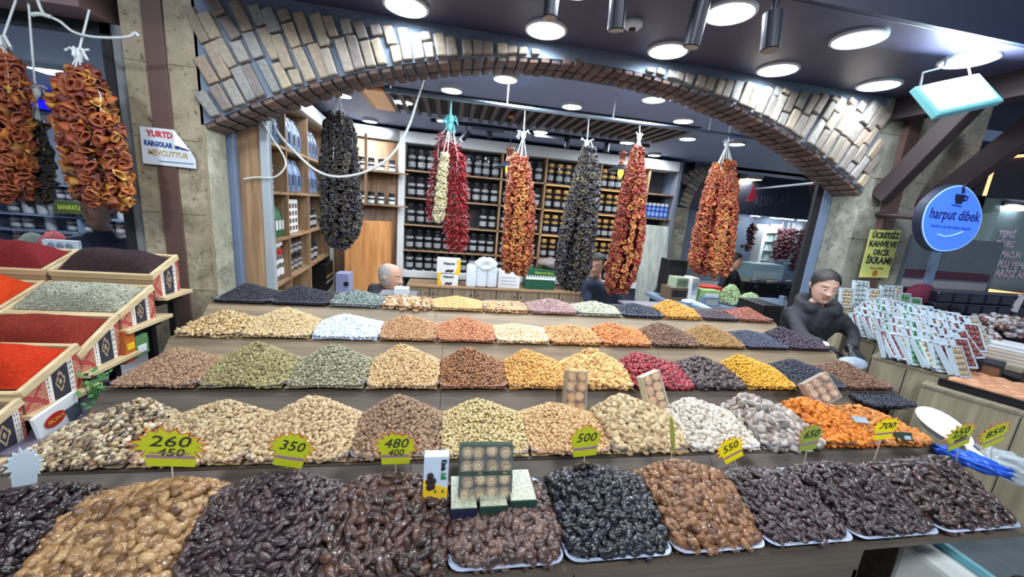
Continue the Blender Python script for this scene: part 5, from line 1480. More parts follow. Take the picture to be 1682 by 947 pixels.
spice_box(*BX['C'], WS, XS, 'kilim sided spice box holding grey green herbs', ('dried_herbs', 'grey green dried herbs in the third kilim box', (150, 152, 136), dict(grain=260, bump=1.0, coarse=.05, bits=5200)), bulge=.04)
spice_box(*BX['D'], WS, XS, 'rearmost kilim sided spice box holding black brown flakes', ('black_pepper_flakes', 'black brown pepper flakes in the rearmost kilim box', (54, 42, 46), dict(grain=380, speck=(120, 96, 80))), bulge=.05)
spice_box(*BX['D'], WS, XS - WS - .015, 'spice box of dark red sumac left of the black flakes', ('sumac', 'dark red sumac left of the black brown flakes', (124, 40, 44), dict(grain=340, speck=(190, 70, 70))), bulge=.06, side=False)
spice_box(*BX['C'], WS, XS - WS - .015, 'spice box of orange pepper powder left of the grey herbs', ('orange_pepper_powder', 'orange red pepper powder at the left edge beside the grey herbs', (206, 66, 28), dict(grain=150, bump=.7)), bulge=.07, side=False)
# the frame below
fr = thing('spice_stand', 'dark metal stand carrying the kilim sided spice boxes', 'stand', (XS - .3, 1.8, 0))
for key in 'ZABCD':
    L0, L1 = at(*BX[key][2], x=XS), at(*BX[key][3], x=XS)
    z = (L0.z + L1.z) / 2
    for dx in (.03, WS * 2 - .02):
        MB().box(XS - dx - .03, XS - dx, L1.y - .04, L1.y - .01, 0, z - .018).build('leg', M_BLACK, fr)
    MB().box(XS - 2 * WS, XS - .01, L0.y, L1.y, z - .05, z - .018).build('crossbar', M_BLACK, fr)
MB().box(XS - .5, XS - .35, 1.2, 2.3, .3, .35).build('crossbar', M_BLACK, fr)
p0, p1 = at(275, 540, x=XS + .02), at(160, 605, x=XS + .02)
MB().box(XS - .3, XS + .10, 1.35, 2.25, .80, .815).build('shelf', mat('mauve_shelf', (104, 98, 116), .5), fr)
# packets on the shelf below the boxes
def px_panel(name, label, cat, quad, x, m, thick=.02):
    P = [at(u, v, x=x) for u, v in quad]
    t = thing(name, label, cat, P[3])
    vs_ = P + [p - Vector((thick, 0, 0)) for p in P]
    MB().add(vs_, [(0, 1, 2, 3), (7, 6, 5, 4), (0, 4, 5, 1), (1, 5, 6, 2), (2, 6, 7, 3), (3, 7, 4, 0)]).build('packet_body', m, t)
    return t, P
x_ = XS + .05
t, P = px_panel('tea_box', 'white box with a red oval emblem hanging under the orange red powder', 'box', [(54, 690), (124, 642), (138, 690), (68, 722)], x_, M_WHITE, .012)
ya = (P[1] - P[0]).normalized(); za = (P[0] - P[3]).normalized()
c = P[0].lerp(P[1], .40).lerp(P[3].lerp(P[2], .38), .45)
w_ = (P[1] - P[0]).length; h_ = (P[0] - P[3]).length
RP = frame(ya, za, ya.cross(za))
if RP.col[2].x < 0: RP = frame(ya, za, -ya.cross(za))
ov = [(math.cos(2 * PI * i / 28) * w_ * .24, math.sin(2 * PI * i / 28) * h_ * .28) for i in range(28)]
MB().prism(ov, c + Vector((.002, 0, 0)), RP, .002).build('oval_emblem', mat('emblem_red', (176, 40, 36), .5), t)
lettering('lettering', 'SELVAN', c + Vector((.006, 0, 0)), RP, h_ * .22, mat('emblem_gold', (226, 190, 60), .5), t, fit=w_ * .36)
c2 = P[1].lerp(P[2], .55).lerp(P[0].lerp(P[3], .55), .18)
MB().obox(c2 + Vector((.003, 0, 0)), (w_ * .30, h_ * .62, .006), RP).build('tray_picture', mat('grey_picture', (74, 84, 96), .4, var=.4, scale=60), t)
# shelf contents: orange and green packets
t, P = px_panel('packet', 'orange packet standing behind the ledge of the brown red flakes', 'packet', [(204, 545), (220, 540), (224, 590), (208, 598)], x_ - .03, mat('orange_pack', (190, 104, 48), .4, var=.35, scale=30))
MB().obox((P[0] + P[2]) / 2 + Vector((.002, 0, 0)), (.004, .04, .03)).build('packet_label', M_YELLOW, t)
t, P = px_panel('packet', 'green and white packet beside the orange packet under the spice boxes', 'packet', [(222, 556), (242, 546), (246, 576), (226, 588)], x_ - .03, mat('green_white_pack', (96, 140, 92), .4, var=.4, scale=30))
MB().obox(P[3].lerp(P[1], .42) + Vector((.002, 0, -.005)), (.004, .05, .035)).build('packet_label', M_WHITE, t)
# leafy plant sprig in the gap
t = thing('herb_bunch', 'small green herb bunch between the spice stall and the middle row', 'herbs', at(160, 640, x=-1.34))
mb = MB(); r = random.Random(5)
c = at(158, 628, x=-1.36)
for k in range(60):
    p = c + Vector((r.uniform(-.04, .04), r.uniform(-.05, .05), r.uniform(-.10, .04)))
    a = Vector((r.uniform(-1, 1), r.uniform(-1, 1), r.uniform(0, 1))).normalized() * .025; b_ = a.orthogonal().normalized() * .008
    mb.add([p, p + a * .5 + b_, p + a, p + a * .5 - b_], [(0, 1, 2, 3)])
for k in range(6): mb.tube([c + Vector((r.uniform(-.02, .02), r.uniform(-.03, .03), .0)), c + Vector((0, 0, -.22))], .002, 5)
mb.build('leaves', mat('herb_green', (66, 128, 62), .6, var=.3), t)['kind'] = 'stuff'

# ------------------------------------------------------------ inside the left shop
YLS = 5.2
sh = thing('wall_shelf', 'long grey wall shelf with rows of goods inside the left shop', 'shelf', (-3.5, YLS, 0))
zl_ = [at(60, v, Y=YLS).z for v in (405, 378, 352, 326, 300)]
for z in zl_: MB().box(-6.2, -2.0, YLS, YLS + .28, z - .02, z).build('shelf', M_BLUEGREY, sh)
for x in (-6.1, -5.2, -4.3, -3.4, -2.55, -2.05): MB().box(x - .015, x + .015, YLS, YLS + .28, 0, zl_[-1] + .4).build('upright', M_BLUEGREY, sh)
cols_ = [(92, 60, 58), (70, 76, 90), (150, 156, 166), (60, 58, 66), (110, 84, 70), (46, 50, 60)]
pj = {}
r = random.Random(4)
for li, z in enumerate(zl_):
    x = -5.0
    while x < -2.1:
        ci = r.randrange(6) if r.random() < .35 else li % 6
        key = (ci,)
        lab_ = ['maroon', 'slate', 'pale grey', 'dark brown', 'tan', 'near black'][ci] + ' jar on the shelves inside the left shop'
        loc = Vector((x, YLS + .10, z + .001))
        if key not in pj: pj[key] = jar(loc, .17, .048, M_BLACK if ci % 2 else M_SILVER, JL, lab_, lab_.replace('jar', 'jars'), 'jar', mat('left_jar_%s' % 'abcdef'[ci], cols_[ci], .35))
        else: copy_tree(pj[key], loc)
        x += r.choice([.115, .12, .14, .22])
p0, p1 = at(91, 349, Y=YLS - .03), at(142, 332, Y=YLS - .03)
t = thing('shelf_sign', 'small dark sign with yellow green lettering on the shelves of the left shop', 'sign', p0)
MB().box(p0.x, p1.x, YLS - .05, YLS - .03, p0.z, p1.z).build('sign_board', mat('sign_olive', (66, 78, 40), .5), t)
px_text('lettering', 'BAHARATLAR', (95, 340), (138, 342), 8, YLS - .052, mat('sign_lime', (186, 204, 70), .5, var=0), t)
p0, p1 = at(71, 412, Y=2.62), at(127, 396, Y=2.62)
t = thing('carton', 'flat white carton behind the dark red sumac', 'box', (p0.x, 2.62, 0))
MB().box(p0.x, p1.x, 2.62, 2.645, 0, p1.z).build('carton_body', mat('bluish_white', (190, 204, 222), .5, var=.1), t, bevel=.003)
mb = MB()
for k in range(3): mb.ell((p0.x + (p1.x - p0.x) * (.25 + .25 * k), 2.618, (p0.z + p1.z) / 2), (.02, .004, .02), None, 8, 6)
mb.build('print_mark', mat('grey_mark', (120, 130, 150), .5), t)
# counter of dark and red goods in front of that shelf
t = thing('shop_counter', 'counter inside the left shop behind the spice boxes', 'counter', (-3.2, 3.8, 0))
zc = at(60, 412, Y=3.8).z
MB().box(-5.2, -2.3, 3.6, 4.2, zc - .05, zc).build('worktop', M_BLUEGREY, t)
MB().box(-5.15, -2.35, 3.65, 4.15, 0, zc - .05).build('carcass', M_NAVY, t)
for (u0, u1, v0, nm, lb, col) in [(24, 62, 383, 'spice_heap', 'dark green heap on the counter inside the left shop', (60, 72, 66)), (58, 100, 380, 'chili_heap', 'dark red chili heap on the counter inside the left shop', (124, 34, 40))]:
    a, b = at(u0, 405, Y=3.8), at(u1, 405, Y=3.8); top = at((u0 + u1) / 2, v0, Y=3.8)
    xc, hx = (a.x + b.x) / 2, (b.x - a.x) / 2
    mb = MB(); nn = 14
    for i in range(6):
        for j in range(nn):
            q = 2 * PI * j / nn; s_ = 1 - i / 5.0
            mb.v.append(Vector((xc + hx * s_ * math.cos(q) * (1 + .1 * math.sin(3 * q)), 3.85 + .2 * s_ * math.sin(q), zc + (top.z - zc) * (1 - s_ ** 1.6) + .01 * math.sin(5 * q + i))))
    for i in range(5):
        for j in range(nn): mb.f.append((i * nn + j, i * nn + (j + 1) % nn, (i + 1) * nn + (j + 1) % nn, (i + 1) * nn + j)); mb.m.append(0)
    tag(mb.build(nm, mat(nm, col, .8, var=.4, scale=60, bump=.6), None, smooth=True), lb, 'heap', None, 'stuff')
# ------------------------------------------------------------ stall at the right
M_PALEWOOD = wood('pale_grey_wood', (126, 118, 98), (168, 158, 134), 'z', 4)
DR = Vector((.42, -.907, 0)).normalized(); NR = Vector((-DR.y, DR.x, 0)) * 1.0     # NR points away from the aisle
if NR.x < 0: NR = -NR
RR_ = frame(DR, NR, Vector((0, 0, 1)))
def counter_block(start, length, depth, z, label, name='counter_block'):
    s = Vector((start.x, start.y, 0))
    t = thing(name, label, 'counter', s)
    c = s + DR * (length / 2) + NR * (depth / 2)
    MB().obox(c + Vector((0, 0, (z - .02) / 2)), (length, depth, z - .02), RR_).build('carcass', M_PALEWOOD, t, bevel=.002)
    MB().obox(c + Vector((0, 0, z - .01)), (length + .01, depth + .01, .02), RR_).build('worktop', wood('counter_top', (110, 102, 86), (146, 136, 116), 'x'), t, bevel=.002)
    n = max(1, int(length / .45))
    mb = MB()
    for k in range(1, n + 1): mb.obox(s + DR * (length * k / (n + 1)) + NR * -.001 + Vector((0, 0, z / 2)), (.004, .004, z - .06), RR_)
    mb.build('panel_joint', M_DARK, t)
    return s
Z3, Z2, Z1 = .93, .98, 1.00
S3 = counter_block(at(1516, 629, z=Z3), 1.1, .62, Z3, 'pale wood counter block carrying the long walnut rolls')
S2 = counter_block(at(1434, 583, z=Z2), .34, .60, Z2, 'pale wood counter block in the middle of the right stall')
S1 = counter_block(at(1392, 549, z=Z1), .34, .50, Z1, 'pale wood counter block beside the woman')
def RP3(s, d, h, S=S3): return S + DR * s + NR * d + Vector((0, 0, h))
# bed for the goods between the blocks
t = thing('display_table', 'wide low table carrying the wrapped sweets at the right', 'table', (4.0, 2.2, 0))
MB().box(3.75, 7.2, 1.55, 2.66, .88, .93).build('table_top', M_DARK, t)
for x in (3.85, 5.5, 7.1): 
    for y in (1.65, 2.58): MB().box(x - .03, x + .03, y - .03, y + .03, 0, .88).build('leg', M_DARK, t)

# long walnut rolls in a dark tray
o3 = RP3(.55, .26, Z3 + .006)
t = thing('roll_tray', 'dark shallow tray under the long walnut rolls', 'tray', o3)
MB().obox(o3 + Vector((0, 0, .006)), (1.0, .40, .012), RR_).obox(o3 + NR * -.2 + Vector((0, 0, .02)), (1.0, .01, .04), RR_).obox(o3 + NR * .2 + Vector((0, 0, .02)), (1.0, .01, .04), RR_).build('tray_body', M_BLACK, t)
M_ROLL = mat('walnut_roll', (186, 134, 98), .45, var=.4, scale=30, bump=.3)
proto = None
for k in range(5):
    lb = 'bumpy brown walnut roll, number %s from the aisle in the dark tray' % ['one', 'two', 'three', 'four', 'five', 'six', 'seven'][k]
    p = o3 + NR * (-.155 + .078 * k) + Vector((0, 0, .036))
    pts, rr = [], []
    for i in range(61):
        s = -.47 + .94 * i / 60
        pts.append(p + DR * s + NR * .006 * math.sin(i * .5 + k)); rr.append(.0165 + .010 * abs(math.sin(i * .62 + k)))
    o = MB().tube(pts, rr, 10).build('walnut_roll', M_ROLL, None, smooth=True)
    tag(o, lb, 'sweet', 'walnut rolls in the dark tray')
# black boxes behind
def carton(c, size, m, label, name='box', win=None, R=RR_, cat='box'):
    t = thing(name, label, cat, Vector((c.x, c.y, c.z - size[2] / 2)))
    MB().obox(c, size, R).build('carton', m, t, bevel=.004)
    if win:
        mb = MB()
        for i in range(win[0]): mb.obox(c + R @ Vector((size[0] * ((i + .5) / win[0] - .5), -size[1] / 2 - .001, 0)), (size[0] / win[0] * .8, .004, size[2] * .62), R)
        mb.build('window', win[1], t)
    return t
M_BOXBLK = mat('box_black', (34, 36, 40), .3, var=.1)
M_BROWNWIN = mat('brown_window', (120, 84, 60), .3, var=.4, scale=40)
p = at(1568, 606, Y=1.86)
carton(RP3(.12, .50, Z3 + .075), (.26, .16, .13), M_BOXBLK, 'black window box at the head of the walnut rolls', win=(3, M_BROWNWIN))
carton(RP3(.55, .54, Z3 + .075), (.46, .14, .14), M_BOXBLK, 'long black box behind the walnut rolls', win=(6, mat('dark_window', (62, 50, 48), .3, var=.4, scale=40)))
# stack of white cartons
c0 = at(1652, 594, Y=1.95)
for k in range(6):
    cc = Vector((c0.x, c0.y, c0.z + .011 + .024 * k))
    w = carton(cc, (.24, .20, .022), M_WHITE if k > 3 else mat('carton_edge', (206, 190, 176), .6), 'thin white carton, %s of the stack behind the long black box' % ['lowest', 'second lowest', 'third from the bottom', 'third from the top', 'second from the top', 'topmost'][k], 'carton')
    w['group'] = 'stack of thin white cartons'
carton(Vector((c0.x, c0.y, (c0.z + .93) / 2 + .0)), (.26, .22, max(.02, c0.z - .93)), M_PALEWOOD, 'low block under the stack of white cartons', 'plinth_block')

# clear packs in slanted rows
M_PACKW = mat('pack_white', (176, 190, 202), .3, var=.08)
M_FILMC = mat('pack_film', (220, 230, 236), .08, var=0, alpha=.18)
PC = [mat('pack_maroon', (122, 64, 62), .4, var=.5, scale=60), mat('pack_green', (86, 140, 96), .4, var=.5, scale=60), mat('pack_tan', (176, 160, 132), .4, var=.5, scale=60), mat('pack_grey', (150, 160, 160), .4, var=.5, scale=60)]
PN = ['maroon', 'green', 'tan', 'grey']
def pack(c, R, w, h, ci, label, group):
    t = thing('sweet_pack', label, 'packet', c, group)
    MB().obox(c, (w, .018, h), R).build('tray_back', M_PACKW, t, bevel=.004)
    fr_ = MB()
    for sx, sz, ww, hh in ((-.46, 0, .08, 1), (.46, 0, .08, 1), (0, .47, 1, .06), (0, -.47, 1, .06)):
        fr_.obox(c + R @ Vector((w * sx, -.014, h * sz)), (w * ww, .014, h * hh), R)
    fr_.build('pack_rim', M_PACKW, t)
    mb = MB(); r = random.Random(ci * 31 + int(c.x * 100))
    for i in range(3):
        for j in range(5): mb.ell(c + R @ Vector((w * (-.27 + .27 * i) + r.uniform(-.004, .004), -.012, h * (-.36 + .18 * j))), (w * .15, .012, h * .10), R, 8, 6)
    mb.build('contents', PC[ci], t, smooth=True)
    return t
protos = {}
def place_pack(c, yaw, lean, w, h, ci, label, group):
    R = rotz(yaw) @ rotx(-lean)
    key = (ci, round(w, 3), round(h, 3))
    if key not in protos:
        p = pack(Vector((0, 0, 0)), Matrix.Identity(3), w, h, ci, label, group)
        protos[key] = p; o = p
    else: o = copy_tree(protos[key], None, label)
    o.location = c; o.rotation_euler = R.to_euler(); o['group'] = group
    return o
yawR = math.atan2(DR.y, DR.x)
SIDE = math.atan2(-.62, .78)
r = random.Random(9)
# rows along the aisle, leaning like records, on blocks one and two
for S, zt, n, dep, nm, L in ((S1, Z1, 9, 4, 'beside the woman', .34), (S2, Z2, 10, 5, 'on the middle block', .36)):
    for k in range(n):
        for j in range(dep):
            ci = (0, 0, 0, 2, 1, 1, 2, 3, 0, 2)[(k + j) % 10] if r.random() < .8 else r.randrange(4)
            c = S + DR * (.03 + L * k / n) + NR * (.05 + .125 * j) + Vector((0, 0, zt + .085 + .035 * j))
            place_pack(c, SIDE + PI / 2 + r.uniform(-.22, .22) - 1.0, .62 + r.uniform(-.16, .16), .10, .19, ci, 'flat clear pack of %s sweets leaning in the rows %s' % (PN[ci], nm), '%s sweet packs %s' % (PN[ci], nm))
# upright trays on top at the back
for (u, v, w, h, ci, lb) in [(1411, 482, .13, .22, 3, 'tall white tray of sweets standing upright nearest the yellow sign'), (1455, 490, .13, .22, 3, 'tall white tray of sweets standing upright, second from the yellow sign'), (1388, 488, .11, .16, 2, 'smaller white tray standing between the woman and the tall trays'), (1432, 490, .11, .17, 2, 'smaller white tray standing between the two tall trays'),
                             (1482, 500, .10, .2, 1, 'green filled tray right of the tall white trays'), (1500, 505, .10, .18, 1, 'second green filled tray right of the tall white trays'), (1470, 480, .09, .12, 2, 'small pale tray tucked behind the tall white trays')]:
    Yp = 2.60 if v < 489 else 2.56
    place_pack(at(u, v, Y=Yp), -.1, .18, w, h, ci, lb, 'upright sweet trays before the stone pillar')
b_ = thing('tray_riser', 'low wooden riser under the upright sweet trays', 'riser', (3.6, 2.62, 0))
pz0 = at(1411, 506, Y=2.60)
MB().box(3.30, 4.25, 2.54, 2.72, 0, pz0.z - .01).build('riser_body', M_PALEWOOD, b_)
# wrapped sweets heaped in clear bags
M_CANDY = ramp_mat('candy_wrap', [(120, 40, 52), (190, 196, 206), (70, 40, 46), (150, 110, 80), (210, 214, 220), (96, 30, 44)], .15, .1, 80, coat=.6, mottle=.15)
cand = [piece('nut', 1, s) for s in range(3)]
for k, (u, v, wpx, hpx, lb) in enumerate([(1506, 524, 40, 40, 'clear bag heap of red and white wrapped sweets nearest the green trays'), (1540, 528, 44, 26, 'low heap of wrapped sweets left of the folded paper'), (1575, 536, 60, 46, 'large heap of red and silver wrapped sweets before the black crates'), (1632, 530, 50, 44, 'heap of maroon wrapped sweets behind the white cartons'), (1668, 534, 50, 40, 'heap of wrapped sweets at the right picture edge'), (1600, 548, 50, 40, 'heap of brown and silver wrapped sweets in front of the large heap')]):
    Yp = 2.25 - .1 * (k in (5,)) 
    c = at(u, v, Y=Yp); rx = wpx / 617 * 1.75; rz = hpx / 617 * 2.0
    n = 260
    d = rng.normal(size=(n, 3)); d /= np.linalg.norm(d, axis=1)[:, None]; d[:, 2] = np.abs(d[:, 2])
    T = np.array(c) + d * np.array([rx, .16, rz]) * rng.uniform(.8, 1, (n, 1)) - np.array([0, 0, rz * .5])
    V, F = scatter_arrays(cand, rand_rots(n, d, .6), T, .05 * rng.uniform(.8, 1.2, n))
    o = np_mesh('wrapped_sweets', V, F, M_CANDY); tag(o, lb, 'heap', None, 'stuff')
    pl = thing('display_plinth', 'dark plinth under the ' + lb.split(' of ')[0].replace('heap', 'heap of sweets') + ' number ' + 'ABCDEF'[k], 'plinth', (c.x, Yp, .93)) if False else None
a = at(1517, 548, Y=2.2); b = at(1560, 522, Y=2.3); c = at(1568, 552, Y=2.1)
o = MB().add([a, b, c, a + Vector((0, .02, -.03)), b + Vector((0, .02, -.03)), c + Vector((0, .02, -.03))], [(0, 1, 2), (5, 4, 3), (0, 3, 4, 1), (1, 4, 5, 2), (2, 5, 3, 0)]).build('paper_sheet', mat('blue_paper', (170, 190, 216), .5), None)
tag(o, 'folded pale blue paper sheet among the wrapped sweets', 'paper')
# black crates in two tiers behind
pz = at(1600, 524, Y=2.55).z
M_CRATE = mat('crate_black', (22, 25, 36), .25, var=.1, coat=.4)
pc = None
ux = 1530
x = at(1530, 500, Y=2.58).x
tier = ['lower', 'middle', 'upper']
k = 0
while x < 6.3:
    for q in range(3):
        loc = Vector((x, 2.58, pz - .05 + q * .098))
        lb = 'glossy black crate in the %s tier behind the wrapped sweets' % tier[q]
        if pc is None:
            t = thing('black_crate', lb, 'crate', loc, 'black crates, %s tier' % tier[q])
            MB().obox(loc + Vector((0, 0, .045)), (.16, .16, .088)).build('crate_body', M_CRATE, t, bevel=.012)
            MB().obox(loc + Vector((0, 0, .09)), (.168, .168, .008)).build('crate_lid', mat('crate_lid', (60, 70, 92), .3, var=.1), t, bevel=.003)
            pc = t
        else:
            c = copy_tree(pc, loc, lb); c['group'] = 'black crates, %s tier' % tier[q]
    x += .175
t = thing('crate_bench', 'dark bench under the tiers of black crates', 'bench', (5, 2.58, 0))
MB().box(4.2, 6.6, 2.48, 2.68, .93, pz - .05).build('bench_body', M_DARK, t)
t = tag(MB().ell(at(1512, 484, Y=2.62), (.16, .06, .10), None, 14, 10).build('folded_cloth', mat('maroon_cloth', (104, 36, 60), .9, var=.2), None, smooth=True), 'maroon folded cloth left of the black crates', 'cloth')

# ------------------------------------------------------------ things lying at the right end of the front rows
# white scoop
p = at(1552, 698, Y=1.22)
t = thing('plastic_scoop', 'large white plastic scoop lying behind the 250 price tag', 'scoop', p)
ax = (at(1600, 745, Y=1.10) - at(1520, 676, Y=1.32)); Ls = ax.length; ax.normalize()
nz = Vector((-.25, -.6, .75)); nz = (nz - ax * nz.dot(ax)).normalized(); ay = nz.cross(ax)
RQ = frame(ax, ay, nz)
mb = MB(); nn = 24
for i, (s, dz) in enumerate([(1.0, .0), (.92, -.004), (.75, -.035), (.4, -.05), (.05, -.052)]):
    for j in range(nn):
        a = 2 * PI * j / nn
        mb.v.append(p + RQ @ Vector((math.cos(a) * .115 * s, math.sin(a) * .072 * s * (1 - .15 * math.cos(a)), dz)))
for i in range(4):
    for j in range(nn): mb.f.append((i * nn + j, i * nn + (j + 1) % nn, (i + 1) * nn + (j + 1) % nn, (i + 1) * nn + j)); mb.m.append(0)
mb.f.append(tuple(4 * nn + j for j in range(nn))); mb.m.append(0)
o = mb.build('scoop_bowl', mat('scoop_white', (224, 230, 234), .35, var=.03), t, smooth=True)
sd = o.modifiers.new('solid', 'SOLIDIFY'); sd.thickness = .004
MB().tube([p + RQ @ Vector((.11, 0, -.01)), p + RQ @ Vector((.16, 0, -.005)), p + RQ @ Vector((.21, 0, -.015))], [.016, .013, .015], 10).build('scoop_handle', MATS['scoop_white'], t, smooth=True)
# blue bag and clear bag
def crumple(name, label, cat, c, rad, m, R=None, seed=1, amp=.25, sub=3, fq=4):
    V, F = ICO[sub] if sub in ICO else ico(sub); r_ = np.random.default_rng(seed); w = np.zeros(len(V))
    for _ in range(9):
        d = r_.normal(size=3); w += np.abs(np.sin(V @ d * fq + r_.uniform(0, 6)))
    V = V * (1 + amp * (w[:, None] / 9 - .6)) * np.array(rad)
    if R is not None: V = V @ np.array(R).T
    o = np_mesh(name, V + np.array(c), F, m, None); return tag(o, label, cat)
ba = at(1595, 756, Y=1.06); bx_ = (at(1642, 775, Y=1.0) - at(1548, 742, Y=1.12)).normalized(); bz = Vector((0, 0, 1)); bz = (bz - bx_ * bz.dot(bx_)).normalized()
crumple('plastic_bag', 'crumpled bright blue plastic bag at the right end of the front row', 'bag', ba, (.10, .035, .028), mat('blue_film', (40, 96, 214), .3, var=.25, scale=30), frame(bx_, bz.cross(bx_), bz), 3, 1.7, 4, 5.5)
bb = at(1648, 762, Y=1.06)
crumple('clear_bag', 'clear plastic bag lying right of the blue bag', 'bag', bb, (.13, .06, .05), mat('bag_film', (196, 210, 220), .15, var=.2, scale=20, alpha=.45), frame(bx_, bz.cross(bx_), bz), 5, 1.5, 4, 5)
# white chest with a brushed steel lid beyond the front corner
p = at(1625, 935, z=.62)
t = thing('chest_freezer', 'white chest with brushed steel lid below the right end of the stall', 'chest', (p.x, p.y, 0))
MB().box(p.x - .16, p.x + .6, p.y - .45, p.y + .16, 0, .60).build('chest_body', mat('chest_white', (214, 220, 218), .4, var=.05), t, bevel=.02)
MB().box(p.x - .03, p.x + .62, p.y - .40, p.y + .14, .60, .625).build('lid', mat('brushed_steel', (128, 140, 146), .3, .7, var=.15), t, bevel=.01)
MB().box(p.x - .05, p.x - .03, p.y - .40, p.y + .14, .60, .63).build('lid_edge', mat('cyan_edge', (110, 180, 196), .3), t, bevel=.006)
MB().ell((p.x + .03, p.y - .06, .637), (.035, .02, .014), None, 12, 8).build('handle', M_BLACK, t, smooth=True)

# ------------------------------------------------------------ clutter behind the top row at the right
def px_box(name, label, cat, u0, u1, v0, v1, Y, depth, m, zb=None, extra=None, group=None):
    a, b = at(u0, v1, Y=Y), at(u1, v0, Y=Y)
    z0 = a.z if zb is None else zb
    t = thing(name, label, cat, (a.x, Y, z0), group)
    MB().box(a.x, b.x, Y, Y + depth, z0, b.z).build(name + '_body', m, t, bevel=.004)
    if extra: MB().box(a.x + (b.x - a.x) * .1, b.x - (b.x - a.x) * .1, Y - .003, Y, z0 + (b.z - z0) * .3, z0 + (b.z - z0) * .8).build('print_panel', extra, t)
    return t, a, b
YW = 3.45
zt = at(1180, 500, Y=YW).z
t = thing('side_counter', 'grey blue counter behind the right end of the topmost row', 'counter', (2.9, YW, 0))
MB().box(2.25, 4.0, YW - .12, YW + .5, zt - .04, zt).build('worktop', M_BLUEGREY, t)
MB().box(2.3, 3.95, YW - .08, YW + .46, 0, zt - .04).build('carcass', M_NAVY, t)
px_box('carton', 'brown carton at the left end of the side counter', 'box', 1100, 1132, 474, 489, YW + .1, .2, mat('brown_carton', (96, 76, 62), .7), zt, M_DARK)
px_box('pale_tin', 'pale green tin on the brown carton beside the grey board', 'tin', 1109, 1133, 457, 475, YW + .12, .16, mat('pale_green_tin', (160, 176, 150), .4), zt + (at(1110, 474, Y=YW + .12).z - zt), mat('tin_print', (110, 124, 96), .5))
px_box('white_box', 'stack of white tubs right of the pale green tin', 'tub', 1133, 1150, 457, 486, YW + .06, .16, M_WHITE, zt, M_PACKW)
px_box('red_box', 'flat red and white box under the rightmost pepper garland', 'box', 1152, 1187, 472, 479, YW + .12, .16, mat('red_box', (190, 40, 40), .5), zt, M_WHITE)
px_box('green_box', 'lime green and white carton left of the pale green heaps', 'box', 1152, 1184, 478, 500, YW + .0, .18, mat('lime_box', (150, 190, 120), .5, var=.3), zt, M_WHITE)
px_box('steel_bin', 'small grey bin below the lime green carton', 'bin', 1156, 1183, 489, 501, YW - .08, .08, M_BLUEGREY, zt - .02, M_SILVER)
px_box('black_speaker', 'black boxy appliance at the foot of the stone pillar behind the grey board', 'appliance', 1097, 1131, 428, 458, YW + .3, .2, M_BLACK, zt, M_DARK)
for k, (u, v, ru, hpx, lb) in enumerate([(1206, 497, 19, 24, 'larger heap of pale green shredded sweets on the side counter'), (1240, 503, 21, 16, 'smaller heap of pale green shreds sloping to the black bin')]):
    c = at(u, v + 2, Y=YW - .02); top = at(u, v - hpx, Y=YW - .02)
    n = 900; rr = ru / 617 * 3.6
    q = rng.uniform(0, 2 * PI, n); s = np.sqrt(rng.uniform(0, 1, n))
    T = np.stack([c.x + rr * s * np.cos(q), YW + .06 + .14 * s * np.sin(q), zt + .02 + (top.z - zt) * (1 - s ** 1.8)], 1)
    V, F = scatter_arrays([piece('seed', 1, 0)], rand_rots(n, np.tile([0, 0, 1.0], (n, 1)), 1.0), T, .035 * rng.uniform(.8, 1.2, n))
    tag(np_mesh('shredded_sweets', V, F, ramp_mat('pale_green_shred', [(176, 206, 150), (206, 226, 180), (150, 184, 126)], .6, .2, 60)), lb, 'heap', None, 'stuff')
a = at(1130, 495, Y=2.84); b = at(1175, 512, Y=2.70)
t = thing('plastic_ladle', 'pale blue plastic scoop lying behind the purple black berries', 'scoop', a)
MB().tube([a, a.lerp(b, .5), b], [.03, .028, .016], 10).build('scoop_body', mat('pale_blue_plastic', (150, 180, 216), .4), t, smooth=True)
MB().ell(a, (.06, .05, .02), None, 14, 8).build('scoop_bowl', MATS['pale_blue_plastic'], t, smooth=True)
px_box('black_bin', 'black bin behind the right end of the red peanuts', 'bin', 1250, 1288, 503, 528, 2.72, .3, M_BLACK, 0, M_DARK)
px_box('steel_canister', 'small grey canister standing beside the woman\'s shoulder', 'canister', 1283, 1294, 487, 507, 3.34, .06, M_BLUEGREY, zt, M_SILVER)
# dark goods between counter and far shop
px_box('goods_table', 'dark table of goods in the passage behind the side counter', 'table', 1215, 1318, 468, 500, 5.2, .5, M_DARK, 0, M_NAVY)
r = random.Random(3)
pj = None
for k in range(14):
    u = 1222 + 90 * k / 14; p = at(u, 468 + r.uniform(-2, 2), Y=5.3)
    lb = 'dark lumpy sack on the passage table'
    V, F = ICO[2]
    if pj is None:
        pj = np_mesh('dark_sack', wob(V, .15, 3, 2) * np.array([.09, .1, .09]), F, mat('sack_slate', (62, 74, 92), .4, var=.4, scale=20)); o = pj
    else: o = pj.copy(); COL.objects.link(o)
    o.location = p; o.rotation_euler = (0, 0, r.uniform(0, 6)); tag(o, lb, 'sack', 'dark sacks on the passage table')
